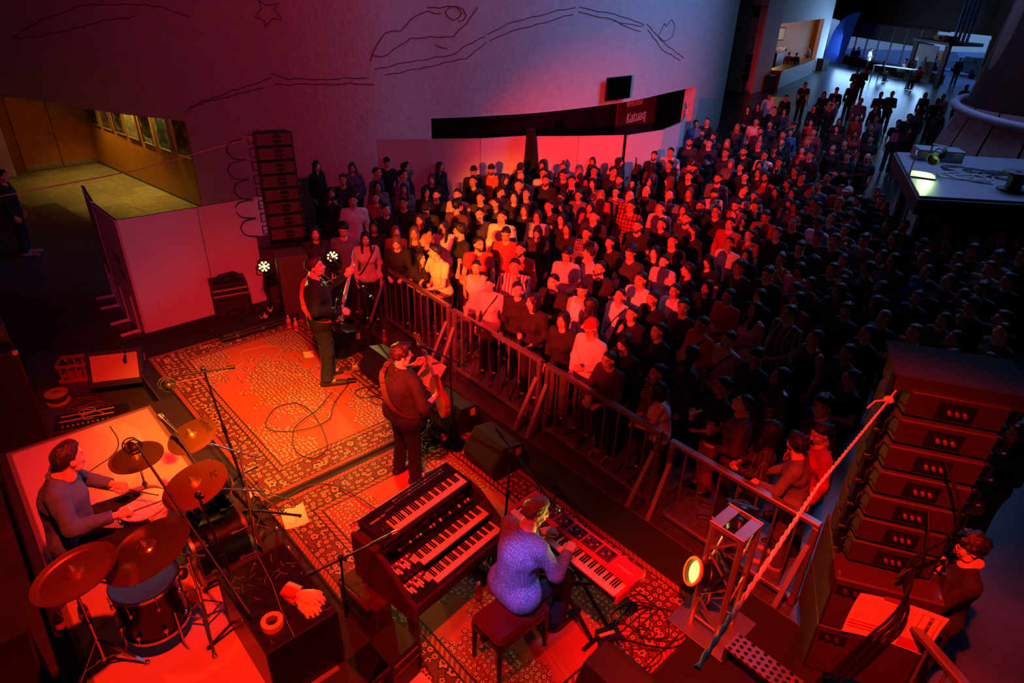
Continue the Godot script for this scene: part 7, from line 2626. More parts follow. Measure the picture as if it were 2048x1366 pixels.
	obj("shade", b, M("2a2622", 0.5), o)
	b = MB.new()
	b.ell(Vector3(0, 0.02, 0), Vector3.ONE * 0.06, 10)
	var glow := StandardMaterial3D.new()
	glow.emission_enabled = true
	glow.emission = Color(1.0, 0.8, 0.45)
	glow.emission_energy_multiplier = 5.0
	obj("bulb", b, glow, o)
	var cx := Transform3D(Basis(d, Vector3.UP, nz), p0 + d * 5.5 + nz * 0.3)
	o = thing("bar_counter", "long bar counter with a pale top in the lit opening", "counter", cx)
	b = MB.new()
	b.box(Vector3(0, 0.5, 0), Vector3(10.4, 1.0, 0.7), 0.02)
	obj("front", b, M("3a332c", 0.6), o)
	b = MB.new()
	b.box(Vector3(0, 1.03, 0), Vector3(10.6, 0.06, 0.95), 0.01)
	obj("top", b, M("7a7060", 0.3), o)
	o = thing("display_counter", "shelf unit of glasses with a red front behind the bar counter", "shelf", Transform3D(cx.basis, p0 + d * 8.8 - nz * 1.6))
	b = MB.new()
	b.box(Vector3(0, 0.75, 0), Vector3(3.0, 1.5, 0.6), 0.02)
	obj("cabinet", b, M("7a1c14", 0.5), o)
	b = MB.new()
	for i in 26: b.lathe_at(Vector3(-1.35 + (i % 13) * 0.22, 1.5, -0.12 + (i / 13) * 0.25), 0.05, 0.22)
	obj("glasses", b, M("e8dcb8", 0.2), o).set_meta("kind", "stuff")
	o = thing("framed_notice", "small framed notice on the lit oak wall of the bar", "picture", Transform3D(Basis((p0 + d * 14.5 - nz * 0.3 - (p0 - nz * 4.5 + d * 9.0)).normalized(), Vector3.UP, (p0 + d * 14.5 - nz * 0.3 - (p0 - nz * 4.5 + d * 9.0)).normalized().cross(Vector3.UP)), (p0 - nz * 4.5 + d * 9.0).lerp(p0 + d * 14.5 - nz * 0.3, 0.5) + Vector3.UP * 2.5))
	b = MB.new()
	b.box(Vector3(0, 0, 0.14), Vector3(0.7, 0.9, 0.06), 0.01)
	obj("frame", b, M("2a1c10", 0.5), o)
	b = MB.new()
	b.box(Vector3(0, 0, 0.175), Vector3(0.56, 0.74, 0.01))
	obj("print", b, M("c9c0a8", 0.7), o)
	for i in 2:
		o = thing("waste_bin", ["black square waste bin at the corner of the white pier", "black waste bin beside the blue banner"][i], "bin", at([Vector3(14.9, 0, -42.2), Vector3(23.3, 0, -54.7)][i], 30))
		b = MB.new()
		b.box(Vector3(0, 0.4, 0), Vector3(0.75, 0.8, 0.6), 0.03)
		obj("body", b, M("101012", 0.6), o)
		b = MB.new()
		b.box(Vector3(0, 0.82, 0), Vector3(0.79, 0.05, 0.64), 0.015)
		obj("rim", b, M("1c1c1f", 0.5), o)
	o = thing("wall_loudspeaker", "small black loudspeaker fixed high on the white pier", "loudspeaker", at(Vector3(12.95, 4.25, -40.6), -20))
	b = MB.new()
	b.box(Vector3.ZERO, Vector3(0.4, 0.55, 0.4), 0.03)
	obj("cabinet", b, M("0f0f11", 0.6), o)
	b = MB.new()
	b.box(Vector3(0, 0, -0.3), Vector3(0.1, 0.1, 0.3))
	obj("bracket", b, M("2a2a2c", 0.5), o)
	o = thing("notice_stand", "thin stand with three small dark boxes in front of the white pier", "stand", at(Vector3(12.9, 0, -40.2)))
	b = MB.new()
	b.cyl(Vector3.ZERO, Vector3(0, 1.9, 0), 0.03)
	b.cyl(Vector3.ZERO, Vector3(0, 0.04, 0), 0.25)
	obj("pole", b, M("1a1a1c", 0.5), o)
	for i in 3:
		b = MB.new()
		b.box(Vector3(0, 0.9 + i * 0.5, 0.06), Vector3(0.34, 0.4, 0.08), 0.01)
		obj("holder", b, M("141416", 0.5), o)
	# blue feather banner
	o = thing("feather_banner", "tall blue feather banner curving over at its tip by the far windows", "banner", at(Vector3(25.6, 0, -58.6), -25))
	b = MB.new()
	var poly := PackedVector2Array([Vector2(-0.6, 0.25)])
	for i in 13: poly.append(Vector2(-0.6 + 1.9 * pow(i / 12.0, 2.2), 0.4 + 3.6 * sin(i / 12.0 * PI * 0.5)))
	poly.append(Vector2(1.15, 3.2)); poly.append(Vector2(0.85, 0.3))
	b.prism(poly, 0.03)
	obj("fabric", b, M("1d4fa8", 0.8), o)
	b = MB.new()
	b.cyl(Vector3(-0.62, 0, 0), Vector3(-0.6, 2.4, 0), 0.03)
	b.box(Vector3(-0.5, 0.04, 0), Vector3(0.8, 0.06, 0.6), 0.02)
	obj("pole", b, M("1a1a1c", 0.5), o)
	# ---- window front ----
	var X := 29.0
	var dark := wood("241a14", "33261c", 0.6)
	b = MB.new()
	b.box(Vector3(X + 0.3, 6.8, -31.5), Vector3(0.5, 7.2, 79))
	b.box(Vector3(X + 0.3, 0.25, -59), Vector3(0.5, 0.5, 20))
	b.box(Vector3(X + 0.3, 1.6, -14), Vector3(0.5, 3.2, 44))
	struct("wall_window_front", b, dark)
	var frame := M("9fb0c8", 0.4, 0.3)
	var pane := StandardMaterial3D.new()
	pane.albedo_color = Color(0.8, 0.9, 1.0, 0.08)
	pane.transparency = BaseMaterial3D.TRANSPARENCY_ALPHA
	pane.roughness = 0.05
	for i in 9:
		var z0 := -66.4 + i * 2.0 if i < 8 else -46.0
		if i == 8: z0 = -44.6
		var tall := i == 8
		for k in (3 if tall else 1):
			var zz := z0 + k * 2.2
			b = MB.new()
			b.box(Vector3(X, (0.0 if tall else 0.5) + 1.4, zz), Vector3(0.12, 3.2 if tall else 2.7, 0.1), 0.01)
			var w := struct("window_%d" % (i + k + 1), b, frame)
			b = MB.new()
			b.box(Vector3(X + 0.06, 1.7, zz + 1.0), Vector3(0.02, 2.8, 1.9))
			obj("pane", b, pane, w)
			b = MB.new()
			var drop := 1.15 if not tall else 2.7
			b.box(Vector3(X - 0.06, 3.16 - drop * 0.5, zz + 1.0), Vector3(0.02, drop, 1.88))
			b.cyl(Vector3(X - 0.06, 3.16, zz + 0.06), Vector3(X - 0.06, 3.16, zz + 1.94), 0.05, -1, 8)
			obj("blind", b, M("4a5056", 0.8), w)
	b = MB.new()
	b.box(Vector3(X - 0.1, 3.2, -58), Vector3(0.16, 0.1, 18), 0.01)
	b.box(Vector3(X - 0.35, 0.5, -58.5), Vector3(0.7, 0.08, 17), 0.01)
	struct("trim_window_ledge", b, M("2a2a30", 0.5))
	# snow and parked cars outside
	b = MB.new()
	b.box(Vector3(52, -0.2, -50), Vector3(45, 0.3, 60))
	tag(obj("snow_ground", b, M("dfe6f0", 0.9)), "snow-covered ground outside the far windows", "snow", "", "stuff")
	for i in 2:
		o = thing("car", ["snow-dusted green car parked outside the far windows", "pale car parked outside, closer to the blue banner"][i], "car", at(Vector3(34.5, -0.05, -53.5 - i * 5.5), 80 + i * 10), "cars outside the windows")
		b = MB.new()
		b.prism(PackedVector2Array([Vector2(-2.1, 0.3), Vector2(2.1, 0.3), Vector2(2.15, 0.75), Vector2(1.3, 0.9), Vector2(0.7, 1.4), Vector2(-1.0, 1.42), Vector2(-1.7, 0.95), Vector2(-2.1, 0.85)]), 1.7, 0.06)
		obj("body", b, M(["2f5a3a", "b8c0c8"][i], 0.4), o)
		b = MB.new()
		b.prism(PackedVector2Array([Vector2(-1.45, 0.95), Vector2(1.1, 0.95), Vector2(0.6, 1.34), Vector2(-0.95, 1.35)]), 1.72)
		obj("windows", b, M("1a2026", 0.15), o)
		for w in 4:
			b = MB.new()
			b.x = Transform3D(Basis(Vector3.RIGHT, PI / 2), Vector3(-1.3 if w % 2 else 1.3, 0.32, -0.78 if w < 2 else 0.78))
			b.lathe([Vector2(0, -0.1), Vector2(0.32, -0.1), Vector2(0.32, 0.1), Vector2(0, 0.1)], 16)
			obj("wheel", b, M("0d0d0e", 0.8), o)
	# far entrance lobby with lamps on its roof
	o = thing("entrance_lobby", "boxy entrance lobby with a reflecting glass door at the far windows", "lobby", at(Vector3(28.2, 0, -47.8)))
	b = MB.new()
	b.box(Vector3(0, 2.62, 0), Vector3(2.2, 0.2, 4.4), 0.02)
	obj("roof", b, M("3a4450", 0.4), o)
	for s in [-1.0, 1.0]:
		b = MB.new()
		b.box(Vector3(-0.9, 1.27, s * 1.9), Vector3(0.14, 2.54, 0.5), 0.01)
		obj("post", b, M("2a2a2e", 0.5), o)
	b = MB.new()
	b.box(Vector3(-0.9, 1.25, -0.35), Vector3(0.04, 2.3, 2.5))
	obj("glass_door", b, M("6a5a58", 0.06, 0.4), o)
	b = MB.new()
	b.box(Vector3(-0.95, 1.9, 1.5), Vector3(0.04, 0.5, 0.5))
	obj("yellow_sign", b, M("d8b83a", 0.5), o)
	for i in 2:
		o = thing("projector", ["white projector on the far lobby's roof", "dark projector beside the white one on the far lobby's roof"][i], "projector", at(Vector3(27.8, 2.72, -47.9 + i * 1.2), -60))
		b = MB.new()
		b.box(Vector3(0, 0.16, 0), Vector3(0.7, 0.3, 0.5), 0.04)
		obj("housing", b, M("c8d0d8", 0.5) if i == 0 else M("1a1a1c", 0.5), o)
		b = MB.new()
		b.cyl(Vector3(0.1, 0.16, 0.25), Vector3(0.1, 0.16, 0.34), 0.09, -1, 12)
		obj("lens", b, M("0a0a0c", 0.1), o)
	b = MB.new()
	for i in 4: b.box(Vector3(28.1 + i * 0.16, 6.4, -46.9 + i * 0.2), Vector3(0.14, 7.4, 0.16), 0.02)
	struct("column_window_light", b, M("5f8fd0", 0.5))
	# high table and stools
	o = thing("high_table", "long high table with thin legs in front of the far windows", "table", at(Vector3(25.0, 0, -47.2), -65))
	b = MB.new()
	b.box(Vector3(0, 1.03, 0), Vector3(3.0, 0.05, 0.8), 0.01)
	obj("table_top", b, M("3a2c20", 0.4), o)
	for s in 4:
		b = MB.new()
		b.box(Vector3(-1.4 if s % 2 else 1.4, 0.5, -0.35 if s < 2 else 0.35), Vector3(0.06, 1.0, 0.06), 0.006)
		obj("leg", b, M("a8a4a0", 0.3, 0.8), o)
	# ---- the dotted column and the near lobby ----
	var dots := img_tex(256, 256, func(x: int, y: int) -> Color:
		var col := Color("4a2018").lerp(Color("33140f"), 0.5 + 0.5 * sin(x * 0.05 + y * 0.02))
		for q in [[30, 60, 17, 34], [90, 150, 20, 36], [150, 70, 22, 40], [205, 180, 18, 32], [120, 220, 15, 26], [60, 205, 12, 22], [220, 60, 14, 26]]:
			if Vector2((x - q[0]) / float(q[2]), (y - q[1]) / float(q[3])).length() < 1.0: col = Color("7a6258")
		return col)
	o = thing("dotted_column", "huge red-brown column with pale oval spots flaring into a skirt", "column", at(Vector3(12.5, 0, -16.2)))
	var dm := textured(dots, 0.8)
	dm.uv1_scale = Vector3(3, 1, 1)
	b = MB.new()
	var k0 := b.v.size()
	for j in 9:
		var y := 2.9 + j * 0.9
		var r := 1.75 - 0.35 * sin(j / 8.0 * PI)
		for i in 33:
			var t := TAU * i / 32
			b.put(Vector3(cos(t) * r, y, sin(t) * r), Vector3(cos(t), 0, sin(t)), Vector2(i / 32.0, j / 8.0))
	for j in 8:
		for i in 32:
			var q := k0 + j * 33 + i
			b.ix.append_array([q, q + 1, q + 33, q + 1, q + 34, q + 33])
	obj("shaft", b, dm, o)
	for i in 16:
		var t := TAU * i / 16
		var t2 := TAU * (i + 0.94) / 16
		b = MB.new()
		b.quad(Vector3(cos(t2) * 2.75, 0, sin(t2) * 2.75), Vector3(cos(t) * 2.75, 0, sin(t) * 2.75), Vector3(cos(t) * 1.8, 2.95, sin(t) * 1.8), Vector3(cos(t2) * 1.8, 2.95, sin(t2) * 1.8))
		obj("skirt_panel", b, M("8a6a66", 0.6), o)
	b = MB.new()
	var ring := []
	for i in 33: ring.append(Vector3(cos(TAU * i / 32) * 1.95, 2.85 - 0.15 * sin(TAU * i / 32), sin(TAU * i / 32) * 1.95))
	b.path(ring, 0.1, 8)
	obj("ring_tube", b, M("8f8690", 0.5), o)
	o = thing("lobby_roof", "grey flat roof of the near entrance lobby, strewn with cables and a lamp", "roof", Transform3D.IDENTITY)
	b = MB.new()
	b.x = Transform3D(Basis(Vector3.RIGHT, PI / 2), Vector3(0, 2.15, 0))
	b.prism(PackedVector2Array([Vector2(6.7, -10.76), Vector2(8.05, -14.2), Vector2(12.5, -13.6), Vector2(12.5, -10.2)]), 0.3, 0.01)
	obj("slab", b, M("6d727c", 0.5), o)
	b = MB.new()
	b.x = Transform3D(Basis(Vector3.RIGHT, PI / 2), Vector3(0, 2.13, 0))
	b.prism(PackedVector2Array([Vector2(6.66, -10.7), Vector2(8.02, -14.25), Vector2(8.1, -14.2), Vector2(6.76, -10.78), Vector2(12.5, -10.22), Vector2(12.5, -10.14)]), 0.26)
	obj("fascia", b, M("2a2428", 0.6), o)
	for q in [[7.2, -11.3], [8.3, -13.9], [9.6, -11.0], [12.0, -10.7]]:
		b = MB.new()
		b.box(Vector3(q[0], 1.0, q[1]), Vector3(0.12, 2.0, 0.12), 0.01)
		obj("post", b, M("4a6a98", 0.4) if q[0] > 9 else M("3a3a40", 0.5), o)
	b = MB.new()
	wall_box(b, Vector3(7.5, 0, -11.9), Vector3(9.55, 0, -11.6), 0.05, 1.98, 0.03)
	obj("glass_front", b, M("27405e", 0.08, 0.2), o)
	b = MB.new()
	wall_box(b, Vector3(9.65, 0, -11.5), Vector3(12.4, 0, -11.2), 0, 1.98, 0.06)
	obj("side_wall", b, M("3a3230", 0.8), o)
	b = MB.new()
	wall_box(b, Vector3(7.35, 0, -12.0), Vector3(8.3, 0, -13.8), 0.05, 1.98, 0.03)
	obj("glass_side", b, M("4a3038", 0.1, 0.2), o)
	var art := img_tex(80, 120, func(x: int, y: int) -> Color:
		for q in [[20, 20, 10], [52, 30, 13], [28, 56, 12], [60, 70, 9], [16, 84, 8]]:
			if Vector2(x - q[0], y - q[1]).length() < q[2]: return Color("2a3048") if (x + y) % 7 else Color("8a90a8")
		return Color("a89aa8"))
	var faces := img_tex(120, 70, func(x: int, y: int) -> Color:
		for q in [[36, 34], [84, 32]]:
			var u := Vector2((x - q[0]) / 18.0, (y - q[1]) / 24.0)
			if u.length() < 1.0:
				if absf(u.y - 0.45 + u.x * u.x * 0.4) < 0.09 and absf(u.x) < 0.55: return Color("d8d2d8")
				if Vector2(absf(u.x) - 0.4, (u.y + 0.15) * 1.4).length() < 0.17: return Color("d8d2d8")
				return Color("1c2436")
		return Color("b8b2ba"))
	for i in 2:
		o = thing("poster", ["tall patterned poster with dark discs on the near lobby's glass", "wide poster of two drawn laughing faces on the near lobby's glass"][i], "poster", Transform3D(Basis(Vector3(0.99, 0, 0.145), Vector3.UP, Vector3(-0.145, 0, 0.99)), [Vector3(7.85, 1.4, -11.82), Vector3(8.35, 0.95, -11.74)][i]))
		b = MB.new()
		var w := 0.5 if i == 0 else 0.75
		var h := 1.0 if i == 0 else 0.45
		b.quad(Vector3(-w / 2, -h / 2, 0.01), Vector3(w / 2, -h / 2, 0.01), Vector3(w / 2, h / 2, 0.01), Vector3(-w / 2, h / 2, 0.01))
		b.box(Vector3(0, 0, 0.003), Vector3(w, h, 0.008))
		obj("print", b, textured([art, faces][i], 0.6), o)
	o = thing("equipment_box", "pale metal equipment box at the far corner of the lobby roof", "box", at(Vector3(8.55, 2.3, -13.6), -12))
	b = MB.new()
	b.box(Vector3(0, 0.11, 0), Vector3(0.85, 0.22, 0.45), 0.012)
	obj("housing", b, M("9aa0a0", 0.35, 0.6), o)
	b = MB.new()
	for s in [-1.0, 1.0]: b.box(Vector3(s * 0.3, 0.12, 0.23), Vector3(0.16, 0.1, 0.02), 0.004)
	obj("front_plate", b, M("c8c49a", 0.4), o)
	par_can(Vector3(7.75, 2.55, -12.4), Vector3(7.3, 2.32, -12.1), "black stage lamp lighting a white board on the lobby roof", false)
	spot("roof_lamp_light", Vector3(7.7, 2.5, -12.3), Vector3(7.3, 2.3, -12.1), Color(0.8, 1.0, 0.55), 1.2, 50, 0.6, 0.05)
	o = thing("white_board", "small white board propped before the lamp on the lobby roof, glowing greenish", "board", at(Vector3(7.4, 2.3, -12.2), 60))
	b = MB.new()
	b.box(Vector3(0, 0.02, 0.12), Vector3(0.5, 0.015, 0.4), 0.003)
	b.box(Vector3(0, 0.2, -0.1), Vector3(0.5, 0.4, 0.02), 0.003)
	obj("card", b, M("c8d8a8", 0.6), o)
	for i in 4: cable(loops(Vector3([8.6, 9.1, 8.3, 9.4][i], 2.305, [-12.6, -12.2, -12.1, -11.7][i]), 0.45, 4, 30 + i), 0.012, M(["0c0c0e", "101012", "b8b8bc", "151518"][i], 0.5), ["thick heap of black cable on the lobby roof by the column", "black cable heap in the middle of the lobby roof", "thin white cables beside the lamp on the lobby roof", "black cable heap towards the reel on the lobby roof"][i])
	o = thing("cable_reel", "black cable reel at the near edge of the lobby roof", "cable reel", at(Vector3(8.6, 2.3, -11.3), 20))
	b = MB.new()
	b.lathe([Vector2(0.05, 0.0), Vector2(0.24, 0.0), Vector2(0.24, 0.03), Vector2(0.12, 0.04), Vector2(0.12, 0.28), Vector2(0.24, 0.29), Vector2(0.24, 0.32), Vector2(0.05, 0.32)], 20)
	obj("reel", b, M("0c0c0d", 0.5), o)
	# mixing desk in the crowd
	o = thing("mixing_desk", "black mixing desk with small coloured lights before the man in the printed tee", "mixing desk", at(Vector3(7.75, 0, -14.9), -30))
	b = MB.new()
	b.box(Vector3(0, 0.45, 0), Vector3(0.9, 0.9, 0.5), 0.02)
	obj("case", b, M("0c0c0d", 0.6), o)
	b = MB.new()
	b.x = Transform3D(Basis(Vector3.RIGHT, 0.2), Vector3(0, 0.95, 0))
	b.box(Vector3.ZERO, Vector3(1.0, 0.1, 0.55), 0.015)
	obj("console", b, M("141416", 0.4), o)
	for i in 6:
		b = MB.new()
		b.ell(Vector3(-0.4 + i * 0.16, 1.0 - 0.03 * (i % 2), 0.1 - 0.1 * (i % 3)), Vector3(0.012, 0.008, 0.012), 8)
		var e := StandardMaterial3D.new()
		e.emission_enabled = true
		e.emission = [Color(0.5, 0.8, 1.0), Color(1.0, 0.1, 0.1), Color(0.4, 1.0, 0.7)][i % 3]
		e.emission_energy_multiplier = 3.0
		obj("indicator_light", b, e, o)
